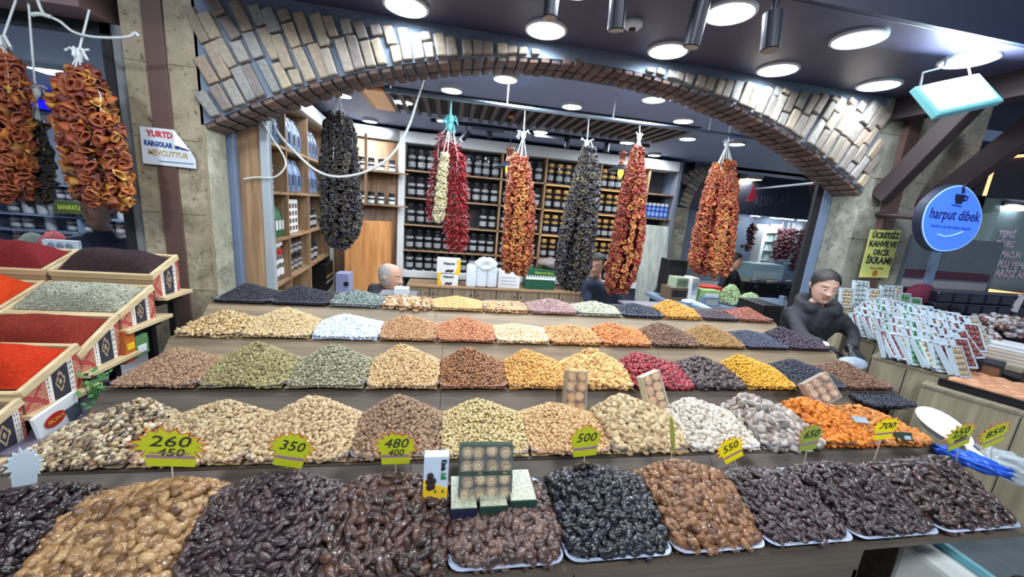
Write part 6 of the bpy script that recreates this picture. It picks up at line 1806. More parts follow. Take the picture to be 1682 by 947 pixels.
# the far shop: glass case, white boxes, purple garlands
YQ = 9.6
zt_far = at(1260, 355, Y=YF).z
t, a, b = px_box('glass_case', 'lit glass display case in the far shop', 'display case', 1228, 1290, 436, 470, YQ - 1.2, .5, mat('case_white', (170, 206, 220), .2, var=.25, scale=5), 0, mat('case_glass', (200, 226, 236), .1, var=.3, scale=8))
lamp('far_shop_glow', at(1270, 400, Y=YQ - .2) + Vector((0, 0, .6)), 40, .6, COOL, (0, .3, -1))
for k, (u, v) in enumerate([(1239, 363), (1273, 357), (1284, 366), (1318, 362), (1327, 368), (1296, 359)]):
    p = at(u, v, z=zt_far + .04)
    if p.y > YF + 1.4 or p.y < YF: p = at(u, v, Y=YF + 1.3); p.z = zt_far + .045
    t = thing('ceiling_light', 'small oval light over the far shop beneath the dark sign, %s from the left' % ['first', 'second', 'third', 'fifth', 'sixth', 'fourth'][k], 'ceiling light', p, 'lights of the far shop')
    MB().lathe([(.13, 0), (.13, -.03), (0, -.034)], p, 16).build('diffuser', M_GLOW, t)
    MB().lathe([(.15, .03), (.15, -.01), (.13, -.01)], p, 16).build('rim', M_RING, t)
sv = thing('far_shelf', 'white shelving in the far shop', 'shelf', (at(1240, 400, Y=YQ).x, YQ, 0))
ua, ub = at(1250, 400, Y=YQ).x, at(1345, 400, Y=YQ).x
for v in (383, 397, 412, 428): MB().box(ua, ub, YQ, YQ + .3, at(1290, v, Y=YQ).z - .03, at(1290, v, Y=YQ).z).build('shelf', M_WHITE, sv)
for u in (1252, 1276, 1312): MB().box(at(u, 400, Y=YQ).x - .05, at(u, 400, Y=YQ).x + .05, YQ - .02, YQ + .3, .8, at(u, 368, Y=YQ).z).build('upright', M_WHITE, sv)
pj = None
for v in (382, 396, 411, 427):
    for k in range(3):
        p = at(1256 + 8 * k, v, Y=YQ + .1)
        if pj is None:
            pj = thing('white_box', 'small white and green box on the far shop shelving', 'box', p, 'white boxes in the far shop')
            MB().obox(p + Vector((0, 0, .09)), (.14, .1, .17)).build('box_body', mat('far_box', (170, 206, 196), .5, var=.2), pj); MB().obox(p + Vector((0, -.052, .09)), (.1, .004, .06)).build('print_panel', M_WHITE, pj)
        else: copy_tree(pj, p)
pj = None
for (u, v0, v1) in [(1284, 375, 425), (1294, 375, 425), (1302, 375, 425), (1318, 378, 445), (1328, 378, 445), (1238, 368, 412)]:
    a, b = at(u, v0, Y=YQ - .15), at(u, v1, Y=YQ - .15)
    t = thing('fruit_leather_string', 'dark purple garland hanging in the far shop', 'garland', a, 'purple garlands in the far shop')
    n = 70; T = np.stack([rng.normal(a.x, .05, n), rng.normal(YQ - .15, .05, n), np.linspace(b.z, a.z, n)], 1)
    V, F = scatter_arrays([piece('prune', 1, s) for s in range(3)], rand_rots(n, rng.normal(size=(n, 3)), .5), T, np.full(n, .13))
    np_mesh('garland_body', V, F, ramp_mat('far_purple', [(70, 34, 46), (96, 50, 60), (50, 26, 36)], .5, .2, 40), t)
    MB().tube([a, Vector((a.x, a.y, zt_far + .07))], .012, 6).build('string', M_STRING, t)
px_text('lettering_sign', 'ADIKLAR', (1238, 332), (1298, 328), 18, YF - .01, mat('sign_grey', (64, 74, 100), .4, var=0))
bpy.data.objects['lettering_sign'].name = 'shop_sign'
tag(bpy.data.objects['shop_sign'], 'dim grey capital letters on the dark front across the passage', 'sign')
# red flag on a thin rod
a, b = at(1240, 310, Y=5.0), at(1340, 300, Y=4.6)
t = thing('flag_rod', 'thin pale rod across the back arch holding a red flag', 'rod', a)
b = at(1352, 299, Y=3.03)
MB().tube([a, b], .012, 8).build('rod_tube', M_SILVER, t)
p = [at(u, v, Y=4.995) for u, v in [(1240, 302), (1243, 322), (1238, 330), (1226, 331), (1232, 318)]]
o = MB().add(p + [q + Vector((0, .012, 0)) for q in p], [(0, 1, 2, 3, 4), (9, 8, 7, 6, 5)] + [(i, i + 5, (i + 1) % 5 + 5, (i + 1) % 5) for i in range(5)]).build('flag', mat('flag_red', (206, 60, 84), .7, var=.15), None)
tag(o, 'small folded red flag hanging at the end of the thin rod', 'flag')
# ------------------------------------------------------------ people
M_SKIN = mat('skin', (206, 168, 150), .5, var=.06, scale=30)
M_SKIN2 = mat('skin_tan', (190, 146, 124), .5, var=.06, scale=30)
M_LIP = mat('lips', (172, 112, 104), .45, var=0)
M_BROW = mat('brow_dark', (44, 32, 30), .7, var=0)
M_HAIRD = mat('hair_dark', (24, 19, 19), .6, var=.25, scale=60, bump=.4)
M_HAIRG = mat('hair_grey', (164, 162, 162), .6, var=.25, scale=60, bump=.4)
M_EYEW = mat('eye_white', (186, 178, 172), .3, var=0); M_IRIS = mat('iris_dark', (30, 22, 18), .2, var=0)
HEAD = [(.113, .006, .008, .010), (.108, .030, .042, .010), (.094, .054, .070, .009), (.070, .068, .086, .007), (.040, .0735, .093, .006), (.010, .0735, .094, .004), (-.020, .071, .091, .002), (-.050, .065, .085, -.002), (-.078, .056, .076, -.008), (-.098, .045, .066, -.013), (-.112, .034, .054, -.017), (-.120, .046, .048, .010), (-.150, .049, .049, .018), (-.19, .054, .052, .024), (-.24, .075, .060, .03)]
def g(x, s): return math.exp(-(x / s) ** 2)
def head_mesh(Mx, female=True, nlev=56, nseg=48):
    zs = [h[0] for h in HEAD][::-1]
    cols = [[h[k] for h in HEAD][::-1] for k in (1, 2, 3)]
    lv = np.concatenate([np.linspace(.113, -.112, nlev - 8), np.linspace(-.118, -.24, 8)])
    mb = MB()
    for z in lv:
        a, b, yc = [float(np.interp(z, zs, c)) for c in cols]
        for j in range(nseg):
            q = 2 * PI * j / nseg
            sx, sy = math.sin(q), -math.cos(q)             # j = 0 faces forward (-y)
            x, y = a * math.copysign(abs(sx) ** .92, sx), yc + b * math.copysign(abs(sy) ** .92, sy)
            if sy < 0 and z > -.115:
                f = max(0, -sy)
                y -= .024 * g(x, .012 + .006 * g(z + .028, .014)) * (g(z + .028, .016) + .55 * g(z + .004, .022) + .25 * g(z - .016, .016)) * f     # nose
                y += .010 * (g(x - .031, .017) + g(x + .031, .017)) * g(z - .012, .013) * f                                  # sockets
                y -= .005 * g(abs(x) - .03, .022) * g(z - .034, .010) * f                                                     # brow ridge
                y -= .006 * g(x, .022) * (g(z + .056, .006) + g(z + .069, .007)) * f                                          # lips
                y += .004 * g(x, .02) * g(z + .0625, .003) * f
                y -= .007 * g(x, .022) * g(z + .096, .014) * f                                                               # chin
                y -= .004 * (g(x - .042, .02) + g(x + .042, .02)) * g(z + .022, .02) * f                                     # cheeks
            if abs(sy) < .45 and -.045 < z < .045:                                                                           # ears
                k = g(z, .026) * g(sy - .12, .16)
                x += math.copysign(.017 * k, sx); y += .006 * k
            mb.v.append(Mx @ Vector((x, y, z)))
    n = nseg
    for i in range(len(lv) - 1):
        for j in range(n):
            mb.f.append((i * n + j, (i + 1) * n + j, (i + 1) * n + (j + 1) % n, i * n + (j + 1) % n))
            zc = (lv[i] + lv[i + 1]) / 2; q = 2 * PI * (j + .5) / n; xx = .07 * math.sin(q); front = math.cos(q) > .4
            m = 0
            if front and abs(xx) < .024 and -.074 < zc < -.051: m = 1
            if front and .014 < abs(xx) < .045 and .025 < zc < .0315: m = 2
            mb.m.append(m)
    mb.f.append(tuple(range(n))); mb.m.append(0)
    return mb
def hair_mesh(Mx, kind):
    zs = [h[0] for h in HEAD][::-1]; cols = [[h[k] for h in HEAD][::-1] for k in (1, 2, 3)]
    mb = MB(); n = 40; lv = np.linspace(.124, -.11, 30)
    keep = []
    for z in lv:
        a, b, yc = [float(np.interp(z - .006, zs, c)) for c in cols]
        if z > .112: a, b = .02 + (.124 - z) * 1.6, .02 + (.124 - z) * 2.6
        for j in range(n):
            q = 2 * PI * j / n
            th = .011 if kind == 'tied' else .006
            w = 1 + .012 * math.sin(q * 13 + z * 30)
            mb.v.append(Mx @ Vector(((a + th) * math.sin(q) * w, yc - (b + th) * math.cos(q) * w, z)))
    for i in range(29):
        for j in range(n):
            q = 2 * PI * (j + .5) / n; fr = math.cos(q); z = (lv[i] + lv[i + 1]) / 2
            if kind == 'tied': ok = (z > .088 - .085 * (1 - fr)) if fr > .2 else (z > -.01 if fr > -.12 else z > -.085)
            elif kind == 'short': ok = (z > .078) if fr > .3 else (z > .01 if fr > .05 else z > -.05)
            else: ok = fr < .32 - 2.2 * max(0, z - .02) and -.055 < z < .1
            if ok: mb.f.append((i * n + j, (i + 1) * n + j, (i + 1) * n + (j + 1) % n, i * n + (j + 1) % n)); mb.m.append(0)
    mb.f.append(tuple(range(n))) if kind != 'bald' else None; mb.m.append(0) if kind != 'bald' else None
    if kind == 'tied': mb.ell(Mx @ Vector((0, .118, .01)), (.036, .034, .036), None, 14, 10)
    return mb
FOLDS = bpy.data.textures.new('cloth_folds', 'CLOUDS'); FOLDS.noise_scale = .11; FOLDS.noise_depth = 2
def remesh(o, vox=.012, it=5):
    r = o.modifiers.new('remesh', 'REMESH'); r.mode = 'VOXEL'; r.voxel_size = vox; r.use_smooth_shade = True
    s = o.modifiers.new('smooth', 'SMOOTH'); s.factor = .5; s.iterations = it
    if vox > .01:
        d = o.modifiers.new('folds', 'DISPLACE'); d.texture = FOLDS; d.texture_coords = 'GLOBAL'; d.strength = .045; d.mid_level = .5
    return o
def rings(mb, P, n=20):
    """P: (centre, rx, ry) rings along z in world space, with yaw matrix"""
    base = len(mb.v)
    for c, ax, ay in P:
        for j in range(n):
            q = 2 * PI * j / n; mb.v.append(c + ax * math.cos(q) + ay * math.sin(q))
    for i in range(len(P) - 1):
        for j in range(n):
            mb.f.append((base + i * n + j, base + i * n + (j + 1) % n, base + (i + 1) * n + (j + 1) % n, base + (i + 1) * n + j)); mb.m.append(0)
    mb.f.append(tuple(base + j for j in range(n - 1, -1, -1))); mb.m.append(0)
    mb.f.append(tuple(base + (len(P) - 1) * n + j for j in range(n))); mb.m.append(0)
def limb(mb, pts, rr, sub=6):
    P = [Vector(p) for p in pts]; out, ro = [], []
    for i in range(len(P) - 1):
        for k in range(sub): s = k / sub; out.append(P[i].lerp(P[i + 1], s)); ro.append(rr[i] * (1 - s) + rr[i + 1] * s)
    out.append(P[-1]); ro.append(rr[-1])
    mb.tube(out, ro, 14)
def hand_mesh(wrist, d, palm_n, size=.18, curl=.5, side=1):
    """palm, four fingers and a thumb, about size long, heading along d, palm facing palm_n"""
    d = Vector(d).normalized(); pn = Vector(palm_n); pn = (pn - d * pn.dot(d)).normalized(); sx = d.cross(pn) * side
    L = size; mb = MB(); w = Vector(wrist)
    F = frame(sx, d, -pn)
    limb(mb, [w - d * .03, w + d * L * .06], [.024, .026])
    for k in range(4):
        x = (-.5 + k / 3) * L * .36
        limb(mb, [w + d * L * .04 + sx * x * .55, w + sx * x + d * L * .47], [.016, .0135])
        ln = L * (.40, .45, .42, .33)[k]
        p0 = w + sx * x + d * L * .47; a = curl * .5
        p1 = p0 + (d * math.cos(a) + pn * math.sin(a)) * ln * .45; a += curl * .8
        p2 = p1 + (d * math.cos(a) + pn * math.sin(a)) * ln * .30; a += curl * .6
        p3 = p2 + (d * math.cos(a) + pn * math.sin(a)) * ln * .25
        limb(mb, [p0, p1, p2, p3], [.0098, .0092, .0085, .0070], 4)
    t0 = w + d * L * .12 - sx * L * .13; t1 = t0 + d * L * .17 - sx * L * .13 + pn * .012; t2 = t1 + d * L * .17 + sx * L * .01 + pn * .018
    limb(mb, [t0, t1, t2], [.014, .011, .008], 4)
    return mb
def person(label, feet, yaw, head_c, head_yaw, head_pitch, skin, hair, hair_m, top_m, leg_m, arms, hip_z, sitting=None, hood=False, glove=(None, None), scale=1.0, hands=((0, -1, 0), (0, -1, 0)), detail=True, cuffs=True, hunch=(.015, -.17)):
    f = Vector(feet); t = thing('person', label, 'person', f)
    hc = Vector(head_c)
    Mx = Matrix.Translation(hc) @ (rotz(head_yaw) @ rotx(head_pitch)).to_4x4() @ Matrix.Scale(scale, 4)
    hd = head_mesh(Mx).build('head', [skin, M_LIP, M_BROW], t, smooth=True)
    hair_mesh(Mx, hair).build('hair', hair_m, hd, smooth=True)
    for s in (-1, 1):
        e = MB().ell(Mx @ Vector((s * .031, -.0775, .010)), (.0125, .010, .0048), (rotz(head_yaw) @ rotx(head_pitch)), 14, 8, 0)
        e.ell(Mx @ Vector((s * .031, -.0865, .008)), (.0055, .003, .0042), (rotz(head_yaw) @ rotx(head_pitch)), 10, 6, 1)
        e.build('eye', [M_EYEW, M_IRIS], hd, smooth=True)
    Rz = rotz(yaw); X = Rz @ Vector((1, 0, 0)); Yv = Rz @ Vector((0, 1, 0))
    hip = Vector((f.x, f.y, hip_z)); neck = hc + Vector((0, 0, hunch[1] * scale)) + Yv * hunch[0]
    def along(s): return hip.lerp(neck, s)
    mb = MB()
    prof = [(-.12, .165, .12), (0, .17, .125), (.2, .155, .118), (.42, .16, .122), (.62, .178, .128), (.78, .180, .120), (.88, .150, .10), (.95, .105, .085), (1.0, .078, .072), (1.04, .062, .062)]
    rings(mb, [(along(s), X * a * scale, Yv * b * scale) for s, a, b in prof])
    for k, (sh, pts) in enumerate(arms):
        p0 = along(.84) + X * sh * .148 * scale
        limb(mb, [p0 - X * sh * .05, p0] + [Vector(q) for q in pts], [.064, .060, .050, .040])
    if hood:
        for k in range(14):
            a = PI * (k / 13) * 1.5 + PI * -.25
            mb.ell(along(.99) + X * math.cos(a) * .105 + Yv * (math.sin(a) * .095 + .015) + Vector((0, 0, .03 * math.sin(a) + .025)), (.052, .052, .05), None, 10, 8)
    o = mb.build('jacket', top_m, t, smooth=True); remesh(o, .014, 6)
    # legs
    mb = MB()
    if sitting is None:
        for s in (-1, 1):
            h0 = hip + X * s * .085 + Vector((0, 0, -.02)); kn = Vector((f.x, f.y, hip_z * .52)) + X * s * .09 - Yv * .01; an = f + X * s * .095 + Vector((0, 0, .07))
            limb(mb, [h0, kn, an], [.092, .062, .048])
    else:
        for s in (-1, 1):
            h0 = hip + X * s * .09; kn = h0 - Yv * .42 + Vector((0, 0, .02)); an = Vector((kn.x, kn.y, .08)) + X * s * .01
            limb(mb, [h0, kn, an], [.095, .068, .048])
    o = mb.build('trousers', leg_m, t, smooth=True); remesh(o, .016, 4)
    for s in (-1, 1):
        base = (f + X * s * .095) if sitting is None else (hip + X * s * .10 - Yv * .42)
        MB().ell(Vector((base.x, base.y, .045)) - Yv * .05, (.048, .13, .045), Rz, 14, 8).build('shoe', M_DARK, t, smooth=True)
    for k, (sh, pts) in enumerate(arms):
        w = Vector(pts[-1]); m = glove[k] or skin
        d = Vector(hands[k])
        o = hand_mesh(w, d, (0, 0, -1) if abs(d.z) < .8 else (0, -1, 0), .17 * scale, .55, sh).build('glove' if glove[k] else 'hand', m, t, smooth=True); remesh(o, .0045, 3)
    return t
M_JACKET = mat('hood_jacket', (29, 31, 40), .75, var=.3, scale=7, bump=.3)
M_BLACKC = mat('black_cloth', (26, 27, 32), .8, var=.25, scale=7, bump=.3)
M_NAVYC = mat('navy_cloth', (34, 44, 68), .8, var=.2, scale=7, bump=.3)
M_TROUS = mat('trouser_dark', (34, 36, 46), .8, var=.2)
M_GLOVE = mat('black_glove', (26, 28, 32), .45, var=.1)
# the woman at the right end of the stall
hc = at(1354, 470, Y=2.30)
wr1 = at(1352, 568, Y=2.02); el1 = at(1318, 556, Y=2.16); wr2 = at(1398, 572, Y=2.03); el2 = at(1403, 552, Y=2.20)
yaw = -.50
wom = person('woman in a dark hooded jacket bagging raisins at the right end of the stall', (hc.x + .02, 2.42, 0), yaw, hc, -.42, .24, M_SKIN, 'tied', M_HAIRD, M_JACKET, M_TROUS,
       [(-1, (el1, wr1)), (1, (el2, wr2))], .86, hood=True, glove=(M_GLOVE, M_GLOVE), hands=((.85, -.45, -.22), (.05, -.75, -.5)))
MB().tube([wr1 - Vector((.012, 0, 0)), wr1 + Vector((.012, -.006, -.004))], .036, 14).build('cuff', M_WHITE, wom, smooth=True)
bg_ = at(1400, 596, Y=1.84)
crumple('plastic_bag', 'small translucent plastic bag held by the woman over the brown raisins', 'bag', bg_, (.085, .045, .04), mat('bag_clear', (190, 206, 226), .2, var=.15, alpha=.5), rotz(-.2), 8, .35)
# old man seated behind the top row
hc = at(641, 455, Y=3.25)
old = person('old man with grey hair and black jacket seated in profile behind the topmost row', (hc.x - .04, 3.27, 0), PI / 2, hc, PI / 2 - .25, .12, M_SKIN2, 'bald', M_HAIRG, M_BLACKC, M_TROUS,
       [(-1, (hc + Vector((.05, -.26, -.55)), hc + Vector((.30, -.20, -.62)))), (1, (hc + Vector((.06, .26, -.55)), hc + Vector((.30, .16, -.62))))], .56, sitting=True, hands=((1, 0, -.1), (1, 0, -.1)), hunch=(.10, -.085))
t = thing('stool', 'plain dark stool under the seated old man', 'stool', (hc.x - .04, 3.27, 0))
MB().lathe([(.16, .42), (.17, .44), (.16, .455)], (hc.x - .04, 3.27, 0), 20).build('seat', M_DARK, t)
for a in range(4): MB().tube([(hc.x - .04 + .12 * math.cos(a * PI / 2 + .8), 3.27 + .12 * math.sin(a * PI / 2 + .8), .43), (hc.x - .04 + .15 * math.cos(a * PI / 2 + .8), 3.27 + .15 * math.sin(a * PI / 2 + .8), 0)], .014).build('leg', M_DARK, t)
# man in the left shop
hc = at(160, 343, Y=3.1)
person('man in a navy sweater standing inside the left shop behind the black brown flakes', (hc.x, 3.15, 0), .15, hc, .15, .05, M_SKIN2, 'short', M_HAIRD, M_NAVYC, M_TROUS,
       [(-1, (hc + Vector((-.27, -.02, -.45)), hc + Vector((-.16, -.22, -.56)))), (1, (hc + Vector((.29, -.02, -.45)), hc + Vector((.12, -.24, -.60))))], .90, hands=((.7, -.6, -.1), (-.7, -.5, -.1)))
# man bending behind the garlands
hc = at(980, 434, Y=3.75)
person('man in a dark navy top half hidden behind the brick red pepper garland', (hc.x + .18, 3.85, 0), -.5, hc, -.7, .25, M_SKIN2, 'short', M_HAIRD, M_NAVYC, M_TROUS,
       [(-1, (hc + Vector((-.03, -.10, -.50)), hc + Vector((-.10, -.28, -.55)))), (1, (hc + Vector((.42, .05, -.48)), hc + Vector((.30, -.14, -.62))))], .80, hands=((-.2, -1, -.2), (-.3, -1, -.2)))
# dark figure in the passage
hc = at(1207, 428, Y=5.0)
person('person in black standing in the passage behind the pale green heaps', (hc.x, 5.05, 0), .6, hc, .7, .1, M_SKIN2, 'tied', M_HAIRD, M_BLACKC, M_TROUS,
       [(-1, (hc + Vector((-.24, -.05, -.5)), hc + Vector((-.12, -.25, -.55)))), (1, (hc + Vector((.27, .02, -.5)), hc + Vector((.15, -.2, -.58))))], .84, hands=((.3, -1, -.2), (-.3, -1, -.2)))
# ------------------------------------------------------------ price tags on sticks
M_TAGY = mat('tag_lime', (186, 192, 30), .6, var=.05); M_TAGB = mat('tag_yellow', (250, 226, 8), .6, var=.03); M_TAGG = mat('tag_green', (150, 166, 70), .6, var=.05)
M_TAGR = mat('tag_red', (176, 60, 40), .6, var=0); M_TAGW = mat('tag_back', (206, 222, 232), .6, var=.04)
M_STICK = mat('skewer', (206, 190, 160), .6, var=.05); M_PEN = mat('pen_ink', (40, 44, 40), .6, var=0); M_LILAC = mat('tag_band', (150, 110, 140), .6, var=0)
def burst(w, h, n, k, r):
    out = []
    for i in range(2 * n):
        a = 2 * PI * i / (2 * n) + .1; s = 1 if i % 2 == 0 else k
        s *= r.uniform(.92, 1.08)
        out.append((w / 2 * s * math.cos(a), h / 2 * s * math.sin(a)))
    return out
def price_tag(c, w, h, lines, foot, Y, m, label, yaw=0.0, tab=True, roll=0.0, pitch=.0, struck=None):
    p = at(*c, Y=Y); sc = (p - Vector(EYE)).length
    dpx = sc / math.sqrt(FPX ** 2 + (c[0] - CX) ** 2 + (c[1] - CY) ** 2)
    W_, H_ = w * dpx / max(.25, abs(math.cos(yaw))), h * dpx
    ft = at(*foot, Y=Y + .01)
    upv = (p - ft).normalized()
    xa = rotz(yaw) @ Vector((1, 0, 0)); xa = (xa - upv * xa.dot(upv)).normalized(); za = xa.cross(upv)
    R = frame(xa, upv, za) @ rotz(roll)
    r = random.Random(int(c[0]))
    t = thing('price_tag', label, 'price tag', ft)
    MB().prism(burst(W_ * 1.0, H_, 15, .70, r), p, R, .0012).build('red_burst', M_TAGR if m is not M_TAGW and abs(yaw) < 1 else m, t)
    r = random.Random(int(c[0]))
    MB().prism([(x * .90, y * .90) for x, y in burst(W_, H_, 15, .74, r)], p + R @ Vector((0, 0, .001)), R, .0012).build('burst_face', m, t)
    if tab: MB().prism([(-W_ * .30, -H_ * .60), (W_ * .30, -H_ * .60), (W_ * .32, -H_ * .28), (-W_ * .32, -H_ * .28)], p + R @ Vector((0, 0, .0006)), R, .0014).build('tab', m, t)
    if m is not M_TAGW: MB().prism([(-W_ * .30, -H_ * .36), (W_ * .30, -H_ * .36), (W_ * .30, -H_ * .28), (-W_ * .30, -H_ * .28)], p + R @ Vector((0, 0, .0014)), R, .0014).build('printed_band', M_LILAC, t)
    for i, tx in enumerate(lines):
        y = H_ * (.10 if i == 0 else -.20) if len(lines) > 1 else H_ * .05
        sz = H_ * (.42 if i == 0 else .30)
        lettering('price', tx, p + R @ Vector((0, y, .0034)), R, sz, M_PEN, t, shear=.25, fit=W_ * (.52 if i == 0 else .34))
    MB().tube([ft - upv * .02, p - upv * H_ * .3 - za * .001], .0016, 6).build('stick', M_STICK, t)
    if struck: MB().obox(p + R @ Vector((0, H_ * struck, .0042)), (W_ * .5, .0016, .0006), R).build('strike_line', M_LILAC, t)
    return t
TY = 1.0
price_tag((279, 730), 118, 70, ['260', '450'], (285, 800), TY, M_TAGY, 'large lime price tag with red spikes reading 260 over a struck 450', struck=-.20)
price_tag((479, 734), 74, 64, ['350'], (465, 800), TY, M_TAGY, 'lime price tag reading 350 stuck in the purplish brown dates')
price_tag((650, 732), 74, 60, ['480', '400'], (650, 778), TY, M_TAGY, 'lime price tag reading 480 left of the white fruit box')
price_tag((962, 720), 66, 56, ['500'], (958, 780), TY, M_TAGY, 'lime price tag reading 500 stuck in the jet black dates')
price_tag((1104, 708), 20, 56, [], (1103, 756), TY, M_TAGG, 'narrow green price tag seen almost from the side', yaw=1.2)
price_tag((1199, 735), 54, 48, ['550'], (1214, 775), TY, M_TAGB, 'bright yellow price tag with red spikes reading 550')
price_tag((1331, 714), 52, 50, ['650'], (1322, 755), TY, M_TAGG, 'dull green price tag reading 650 before the orange apricots')
price_tag((1455, 700), 58, 40, ['700'], (1438, 748), TY, M_TAGB, 'bright yellow price tag reading 700 on the brownish orange apricots')
price_tag((1576, 713), 64, 46, ['250', '680'], (1572, 750), 1.03, M_TAGY, 'lime price tag reading 250 over 680 in front of the white scoop')
price_tag((1632, 711), 66, 42, ['850'], (1628, 752), 1.05, M_TAGY, 'rightmost lime price tag, reading 850')
price_tag((40, 762), 38, 70, [], (42, 830), 1.0, M_TAGW, 'pale blank back of a spiked price tag at the left edge', yaw=.5)

# ------------------------------------------------------------ fig boxes and packs among the heaps
M_DKGREEN = mat('box_dark_green', (30, 62, 52), .4, var=.15)
M_FIGROLL = mat('fig_roll', (150, 122, 84), .5, var=.35, scale=90, bump=.5)
M_FIGCORE = mat('fig_core', (196, 176, 132), .5, var=.35, scale=120)
M_FIGAMBER = mat('fig_amber', (196, 134, 62), .4, var=.35, scale=90)
def fig_pack(name, label, c, R, nx, ny, w, h, dp, tray_m, roll_m, core_m, rim=True):
    """open tray in frame R (x across, y up the face, z out of the face) holding round fig rolls"""
    t = thing(name, label, 'fig pack', Vector(c)); c = Vector(c)
    mb = MB().obox(c - R @ Vector((0, 0, dp / 2)), (w, h, .004), R)
    for sx, sy, ww, hh in ((-.5, 0, .004, h), (.5, 0, .004, h), (0, .5, w, .004), (0, -.5, w, .004)):
        mb.obox(c + R @ Vector((w * sx, h * sy, 0)), (ww, hh, dp), R)
    mb.build('tray_body', tray_m, t)
    r = random.Random(int(1000 * c.x))
    for i in range(nx):
        for j in range(ny):
            x = w * ((i + .5) / nx - .5); y = h * ((j + .5) / ny - .5); rad = min(w / nx, h / ny) * .47
            q = c + R @ Vector((x, y, -dp * .35)); Rt = R @ rotx(r.uniform(-.25, .25)) @ roty(r.uniform(-.25, .25))
            o = MB().lathe([(rad * .9, 0), (rad, dp * .2), (rad, dp * .75), (rad * .88, dp * .92), (rad * .62, dp * .84)], q, 16, Rt).build('fig_roll', roll_m, t, smooth=True)
            MB().lathe([(rad * .64, dp * .80), (rad * .4, dp * .90), (rad * .2, dp * .82), (0, dp * .88)], q, 14, Rt).build('roll_core', core_m, o, smooth=True)
    MB().obox(c + R @ Vector((0, 0, dp * .62)), (w * 1.01, h * 1.01, .002), R).build('clear_lid', mat('lid_film', (226, 234, 236), .06, var=0, alpha=.06), t)
    return t
def leanR(yaw, lean, roll=0.0):
    """face looking to -y, leaned back by 'lean'"""
    return rotz(yaw) @ rotx(PI / 2 - lean) @ rotz(roll)
# flat boxes under the display
Yb = 1.00
bz = ROWZ[5] + .075
blk = []
for (u0, u1, v0, v1, lb, m) in [(738, 786, 822, 856, 'left flat box with dark side and pale patterned top under the fig packs', M_NAVY), (786, 836, 822, 852, 'middle flat dark green box under the fig packs', M_DKGREEN), (836, 884, 812, 842, 'right flat box with pale patterned top beside the fig packs', M_DKGREEN)]:
    Yk_ = .885 if u0 != 836 else .895
    a, b = at(u0, v1, Y=Yk_), at(u1, v0, Y=Yk_)
    t = thing('flat_box', lb, 'box', (a.x, Yk_, a.z))
    zt_ = a.z + .038
    MB().box(a.x + .001, b.x - .001, Yk_, Yk_ + .13, a.z, zt_).build('box_body', m, t, bevel=.002)
    MB().box(a.x + .003, b.x - .003, Yk_ + .002, Yk_ + .128, zt_, zt_ + .002).build('patterned_top', mat('lace_top', (166, 168, 146), .3, var=.8, scale=140), t)
    blk.append((a, b, zt_))
zb_ = max(b[2] for b in blk[:2])
cL = at(797, 797, Y=.945); cU = at(798, 752, Y=.985)
wpk = (at(838, 800, Y=.945) - at(754, 800, Y=.945)).length
fig_pack('fig_pack', 'lower clear pack of eight rolled figs standing on the flat boxes', cL, leanR(-.02, .25), 4, 2, wpk, .074, .030, M_DKGREEN, M_FIGROLL, M_FIGCORE)
fig_pack('fig_pack', 'upper clear pack of eight rolled figs stacked above the lower pack', cU, leanR(-.02, .28), 4, 2, wpk * 1.03, .082, .030, M_DKGREEN, M_FIGROLL, M_FIGCORE)
t = thing('pack_rest', 'dark block behind the two stacked fig packs', 'block', (cL.x, .99, zb_))
MB().add([(cL.x - wpk * .45, 0.975, zb_), (cL.x + wpk * .45, .975, zb_), (cL.x + wpk * .45, 1.015, zb_), (cL.x - wpk * .45, 1.015, zb_), (cL.x - wpk * .45, 1.015, cU.z + .03), (cL.x + wpk * .45, 1.015, cU.z + .03)],
         [(0, 1, 5, 4), (3, 2, 1, 0), (2, 3, 4, 5), (0, 4, 3), (1, 2, 5)]).build('block_body', M_DKGREEN, t)
# white and yellow upright fruit box
YX = .93
a, b = at(694, 818, Y=YX), at(738, 749, Y=YX)
t = thing('fruit_box', 'white and yellow fruit box standing among the long dark brown dates', 'box', (a.x, YX, a.z))
w, h = b.x - a.x, b.z - a.z
MB().box(a.x, b.x, YX, YX + .03, a.z - .02, b.z).build('carton', mat('carton_blue_white', (190, 204, 222), .45, var=.04), t, bevel=.002)
RV = frame(Vector((1, 0, 0)), Vector((0, 0, 1)), Vector((0, -1, 0)))
yw = [(0, 0), (w, 0), (w, h * .24)] + [(w * (1 - k / 8), h * (.24 + .22 * (k / 8) ** 1.2)) for k in range(1, 9)]
MB().prism(yw, (a.x, YX - .0005, a.z), RV, .0012).build('yellow_field', M_YELLOW, t)
for k, (x, y, r_) in enumerate([(.28, .55, .12), (.22, .42, .11), (.38, .43, .13), (.26, .28, .12), (.38, .30, .10)]):
    MB().ell((a.x + w * x, YX - .0025, a.z + h * y), (w * r_ * 1.1, .003, h * .085), None, 12, 8).build('fruit_picture', M_FRUITINK, t, smooth=True)
for x in (.50, .80): MB().prism([(-.07 * w, -.03 * h), (.07 * w, -.03 * h), (0, .06 * h)], (a.x + w * x, YX - .0018, a.z + h * .17), RV, .0008).build('leaf_picture', mat('leaf_print', (66, 110, 60), .5), t)
RVd = frame(Vector((0, 0, -1)), Vector((1, 0, 0)), Vector((0, -1, 0)))
lettering('lettering', 'Kimia', (a.x + w * .80, YX - .0018, a.z + h * .80), RVd, w * .30, M_INK, t, bold=.0006, fit=h * .26)
lettering('lettering', 'Adil', (a.x + w * .80, YX - .0018, a.z + h * .54), RVd, w * .30, mat('green_ink', (40, 130, 70), .5, var=0), t, bold=.0006, fit=h * .17)
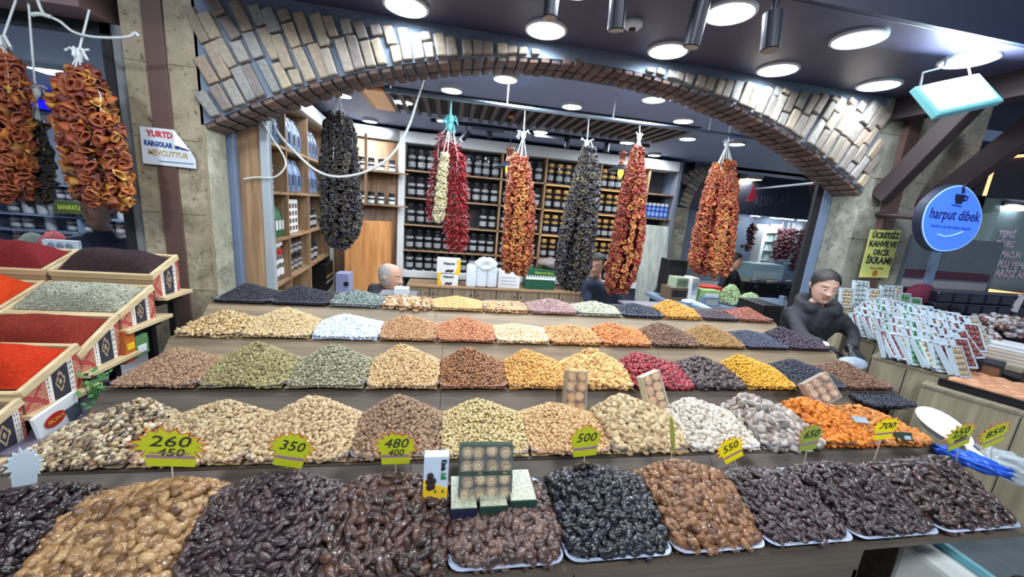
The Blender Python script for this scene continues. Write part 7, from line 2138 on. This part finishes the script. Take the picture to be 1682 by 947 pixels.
# clear packs standing in the second row from the front
for (u, v, w_, h_, nx, ny, yaw, lean, roll, tm, rm, lb) in [
    (944, 643, 36, 62, 2, 4, .1, .35, -.10, mat('clear_tray', (170, 160, 140), .2, var=0, alpha=.6), M_FIGAMBER, 'clear pack of amber fig rolls standing left of the golden figs'),
    (1073, 645, 38, 62, 2, 4, .25, .35, .22, mat('cream_tray', (206, 200, 170), .3), mat('fig_peach', (222, 168, 122), .45, var=.35, scale=90), 'clear pack of peach coloured fig rolls above the narrow green tag'),
    (1346, 641, 50, 40, 3, 3, -.1, .5, .45, mat('film_tray', (196, 180, 160), .2, var=0, alpha=.6), mat('fig_pink', (200, 150, 116), .45, var=.35, scale=90), 'clear pack of pinkish fig rolls lying above the orange apricots')]:
    Yp = 1.42
    c = at(u, v, Y=Yp); dpx = (c - Vector(EYE)).length / math.sqrt(FPX ** 2 + (u - CX) ** 2 + (v - CY) ** 2)
    fig_pack('fig_pack', lb, c, leanR(yaw, lean, roll), nx, ny, w_ * dpx, h_ * dpx * 1.05, .035, tm, rm, M_FIGCORE)
c = at(1091, 681, Y=1.38)
t = thing('dark_dish', 'small dark dish at the foot of the peach coloured fig pack', 'dish', c)
MB().lathe([(.022, -.02), (.034, .0), (.036, .006), (.03, .0), (.02, -.012), (0, -.013)], c, 18).build('dish_body', M_DKGREEN, t, smooth=True)
c = at(1480, 716, Y=1.17)
t = thing('dark_carton', 'small dark green carton lying right of the 700 price tag', 'box', c)
MB().obox(c, (.075, .03, .035), rotz(-.1) @ rotx(-.5)).build('carton_body', M_DKGREEN, t, bevel=.002)
MB().obox(c + Vector((.01, -.017, .004)), (.03, .002, .015), rotz(-.1) @ rotx(-.5)).build('carton_print', M_PACKW, t)
c = at(1413, 689, Y=1.25)
t = tag(MB().obox(c, (.06, .03, .004), rotz(-.3) @ rotx(.5)).build('paper_slip', mat('slip_grey', (150, 164, 176), .4, var=.3, scale=60), None), 'small grey paper slip lying on the brownish orange apricots', 'paper')

# ------------------------------------------------------------ signs
YP = 2.726
# torn paper notice on the left pillar
qs = [(229, 207), (285, 213), (312, 247), (321, 262), (322, 277), (235, 268)]
P = [at(u, v, Y=YP) for u, v in qs]
t = thing('paper_notice', 'white paper notice with a folded corner on the left stone pillar', 'notice', P[0])
n = len(P)
MB().add(P + [p + Vector((0, .003, 0)) for p in P], [tuple(range(n)), tuple(range(2 * n - 1, n - 1, -1))] + [(i, i + n, (i + 1) % n + n, (i + 1) % n) for i in range(n)]).build('sheet', mat('notice_paper', (206, 216, 226), .6, var=.05), t)
fp = [at(285, 213, Y=YP - .004), at(312, 247, Y=YP - .004), at(286, 238, Y=YP - .018)]
MB().add(fp + [p + Vector((0, .002, 0)) for p in fp], [(0, 1, 2), (5, 4, 3), (0, 3, 4, 1), (1, 4, 5, 2), (2, 5, 3, 0)]).build('folded_corner', M_WHITE, t)
YT = YP - .002
px_text('lettering', 'YURTD', (240, 218), (284, 223.5), 10, YT, mat('notice_red', (190, 52, 62), .6, var=0), t, bold=.002)
px_text('lettering', 'KARGOLAR', (236, 233.5), (283, 240), 8, YT, mat('notice_blue', (40, 70, 140), .6, var=0), t, bold=.002)
px_text('lettering', 'IMIZ', (287, 241), (311, 244.5), 7, YT, MATS['notice_blue'], t, bold=.002)
px_text('lettering', 'MEVCUTTUR', (243, 249), (309, 257), 9, YT, mat('notice_gold', (176, 152, 96), .6, var=0), t, bold=.001)
a, b = at(262, 264, Y=YT), at(318, 269, Y=YT)
MB().tube([a, b], .003, 6).build('fine_print', mat('notice_grey', (120, 146, 180), .6, var=0), t)
# yellow free-coffee notice on the right pillar
qs = [(1431, 377), (1481, 378), (1458, 456), (1411, 455)]
YN = 2.69
P = [at(u, v, Y=YN) for u, v in qs]
t = thing('yellow_notice', 'pale yellow notice offering free coffee on the right stone pillar', 'notice', P[0])
MB().add(P + [p + Vector((0, .004, 0)) for p in P], [(0, 1, 2, 3), (7, 6, 5, 4)] + [(i, i + 4, (i + 1) % 4 + 4, (i + 1) % 4) for i in range(4)]).build('sheet', mat('notice_yellow', (206, 206, 116), .6, var=.04), t)
M_NK = mat('notice_black', (34, 44, 40), .6, var=0)
for tx, l, r_, hh in [('ÜCRETSİZ', (1433, 386), (1477, 388), 9), ('KAHVE VE', (1428, 400), (1473, 402), 9), ('ORCİK', (1434, 414), (1461, 416), 9), ('İKRAMI', (1423, 427), (1464, 429.5), 11), ('Free Coffee', (1430, 440), (1452, 441), 4)]:
    px_text('lettering', tx, l, r_, hh, YN - .002, M_NK, t, bold=.003 if hh > 5 else 0)
c = at(1437, 448.5, Y=YN - .001)
MB().lathe([(.028, -.002), (.028, .002), (0, .002)], c, 20, rotx(PI / 2)).build('round_mark', mat('mark_amber', (170, 120, 40), .6, var=0), t)
# lit oval coffee sign
YO = 2.25
oc = [(1574, 304), (1590, 309), (1602, 322), (1610, 340), (1611.5, 358), (1606, 378), (1594, 395), (1576, 407), (1556, 412), (1538, 411), (1525, 402), (1517, 388), (1514, 372), (1516, 354), (1523, 336), (1536, 322), (1553, 310)]
P = [at(u, v, Y=YO) for u, v in oc][::-1]
cen = sum(P, Vector((0, 0, 0))) / len(P)
# smooth closed outline
def closed(Pp, k=5):
    out = []; n = len(Pp)
    for i in range(n):
        p0, p1, p2, p3 = Pp[i - 1], Pp[i], Pp[(i + 1) % n], Pp[(i + 2) % n]
        for j in range(k):
            s = j / k; out.append(.5 * ((2 * p1) + (p2 - p0) * s + (2 * p0 - 5 * p1 + 4 * p2 - p3) * s * s + (3 * p1 - p0 - 3 * p2 + p3) * s ** 3))
    return out
P = closed(P)
poly = [(p.x - cen.x, p.z - cen.z) for p in P]
RVs = frame(Vector((1, 0, 0)), Vector((0, 0, 1)), Vector((0, -1, 0)))
t = thing('coffee_sign', 'lit blue oval coffee sign with a cup on a bracket at the right', 'sign', cen)
MB().prism([(x * 1.03, y * 1.03) for x, y in poly], cen + Vector((0, .055, 0)), RVs, .053).build('sign_rim', M_NAVY, t)
MB().prism([(x * 1.0, y * 1.0) for x, y in poly], cen + Vector((0, .0, 0)), RVs, .004).build('sign_edge', mat('sign_edge', (130, 170, 250), .5, var=0, emit=1.0), t)
MB().prism([(x * .965, y * .965) for x, y in poly], cen + Vector((0, -.004, 0)), RVs, .003).build('sign_face', mat('sign_blue', (58, 104, 238), .5, var=0, emit=1.0), t)
YL = YO - .009
M_SIGNINK = mat('sign_ink', (16, 18, 60), .5, var=0)
px_text('lettering', 'harput dibek', (1528, 350), (1609, 357), 17, YL, M_SIGNINK, t, bold=.0012)
px_text('lettering', 'Sadece yerde kalan kapsül', (1530, 370), (1594, 376), 5, YL, M_SIGNINK, t)
cu = at(1576, 328, Y=YL); s_ = (at(1586, 328, Y=YL) - cu).length
cup_ = [(-.9, .7), (.8, .7), (.75, .1), (.45, -.55), (-.45, -.55), (-.8, .1)]
MB().prism([(x * s_, y * s_) for x, y in cup_], cu, RVs, .002).build('cup_emblem', M_SIGNINK, t)
MB().tube([cu + Vector((.75 * s_, -.001, .5 * s_)), cu + Vector((1.25 * s_, -.001, .45 * s_)), cu + Vector((1.15 * s_, -.001, .05 * s_)), cu + Vector((.65 * s_, -.001, -.1 * s_))], s_ * .1, 6).build('cup_handle', M_SIGNINK, t)
MB().tube([cu + Vector((-1.0 * s_, -.001, -.72 * s_)), cu + Vector((.6 * s_, -.001, -.85 * s_))], s_ * .07, 6).build('saucer', M_SIGNINK, t)
MB().tube([cu + Vector((.35 * s_, -.001, 2.2 * s_)), cu + Vector((-.05 * s_, -.001, 1.6 * s_)), cu + Vector((.2 * s_, -.001, .9 * s_))], [s_ * .06, s_ * .14, s_ * .22], 6).build('steam', M_SIGNINK, t)
MB().tube([at(1540, 384, Y=YL), at(1552, 388, Y=YL), at(1566, 386, Y=YL), at(1582, 380, Y=YL)], .004, 6).build('flourish', mat('sign_pale', (150, 190, 250), .5, var=0, emit=.8), t)
MB().tube([cen + Vector((0, .05, 0)), Vector((cen.x, 3.2, cen.z + .05))], .02, 8).build('bracket', M_DKBEAM, t)
lamp('sign_glow', cen + Vector((0, -.02, 0)), 4.0, .12, (.25, .45, 1), (0, -1, 0), t)
# menu words behind the far right window
x0, z0, z1 = MENU
M_MENU = mat('menu_lilac', (196, 188, 206), .5, var=0)
t = thing('menu_lettering', 'five lines of pale menu words behind the far right window', 'sign', (x0 + .2, 2.90, z0 + .3))
for tx, l, r_ in [('TEPSİ', (1640, 384), (1668, 386)), ('GÜVEÇ', (1634, 400), (1666, 402)), ('LAHMACUN', (1628, 416), (1676, 420)), ('TOPLU YEMEK', (1623, 432), (1692, 438)), ('SİPARİŞİ ALINIR', (1617, 446), (1706, 455))]:
    px_text('lettering', tx, l, r_, 10, 2.895, M_MENU, t, bold=.004)
# warm light strips at the far right
M_ORANGE = mat('orange_strip', (255, 170, 110), .5, var=0, emit=2.5)
pts = [at(1617, 321, Y=2.62), at(1637, 259, Y=2.62), at(1740, 251, Y=2.62)]
t = thing('light_strip', 'angled warm light strip edging the dark canopy at the far right', 'light strip', pts[0])
MB().tube(pts, .012, 8).build('strip', M_ORANGE, t)
MB().add([pts[0] + Vector((0, .02, 0)), pts[1] + Vector((0, .02, 0)), pts[2] + Vector((0, .02, 0)), Vector((pts[2].x, 2.64, pts[0].z))] + [p + Vector((0, .08, 0)) for p in (pts[0], pts[1], pts[2], Vector((pts[2].x, 2.62, pts[0].z)))], [(0, 1, 2, 3), (7, 6, 5, 4), (0, 4, 5, 1), (1, 5, 6, 2), (2, 6, 7, 3), (3, 7, 4, 0)]).build('canopy_board', mat('canopy_dark', (26, 26, 38), .6), t)
pts = [at(1612, 475.5, Y=2.82), at(1720, 490, Y=2.82)]
t = thing('light_strip', 'straight warm light strip under the menu window', 'light strip', pts[0])
MB().tube(pts, .018, 8).build('strip', M_ORANGE, t)
MB().obox((pts[0] + pts[1]) / 2 + Vector((0, .04, 0)), ((pts[1] - pts[0]).length, .05, .05)).build('strip_holder', M_BROWN, t)
p = at(1668, 341, Y=2.86)
t = thing('window_light', 'oval white light at the top of the menu window', 'light', p)
MB().ell(p, (.14, .03, .028), None, 16, 8).build('diffuser', M_GLOW, t, smooth=True)
MB().box(p.x - .16, p.x + .16, p.y + .0, p.y + .06, p.z + .01, p.z + .05).build('holder', M_DARK, t)
p = at(1672, 498, Y=2.50)
t = tag(MB().obox(p, (.05, .02, .16), roty(.15)).build('white_card', M_WHITE, None), 'small white card standing before the black crates', 'card')
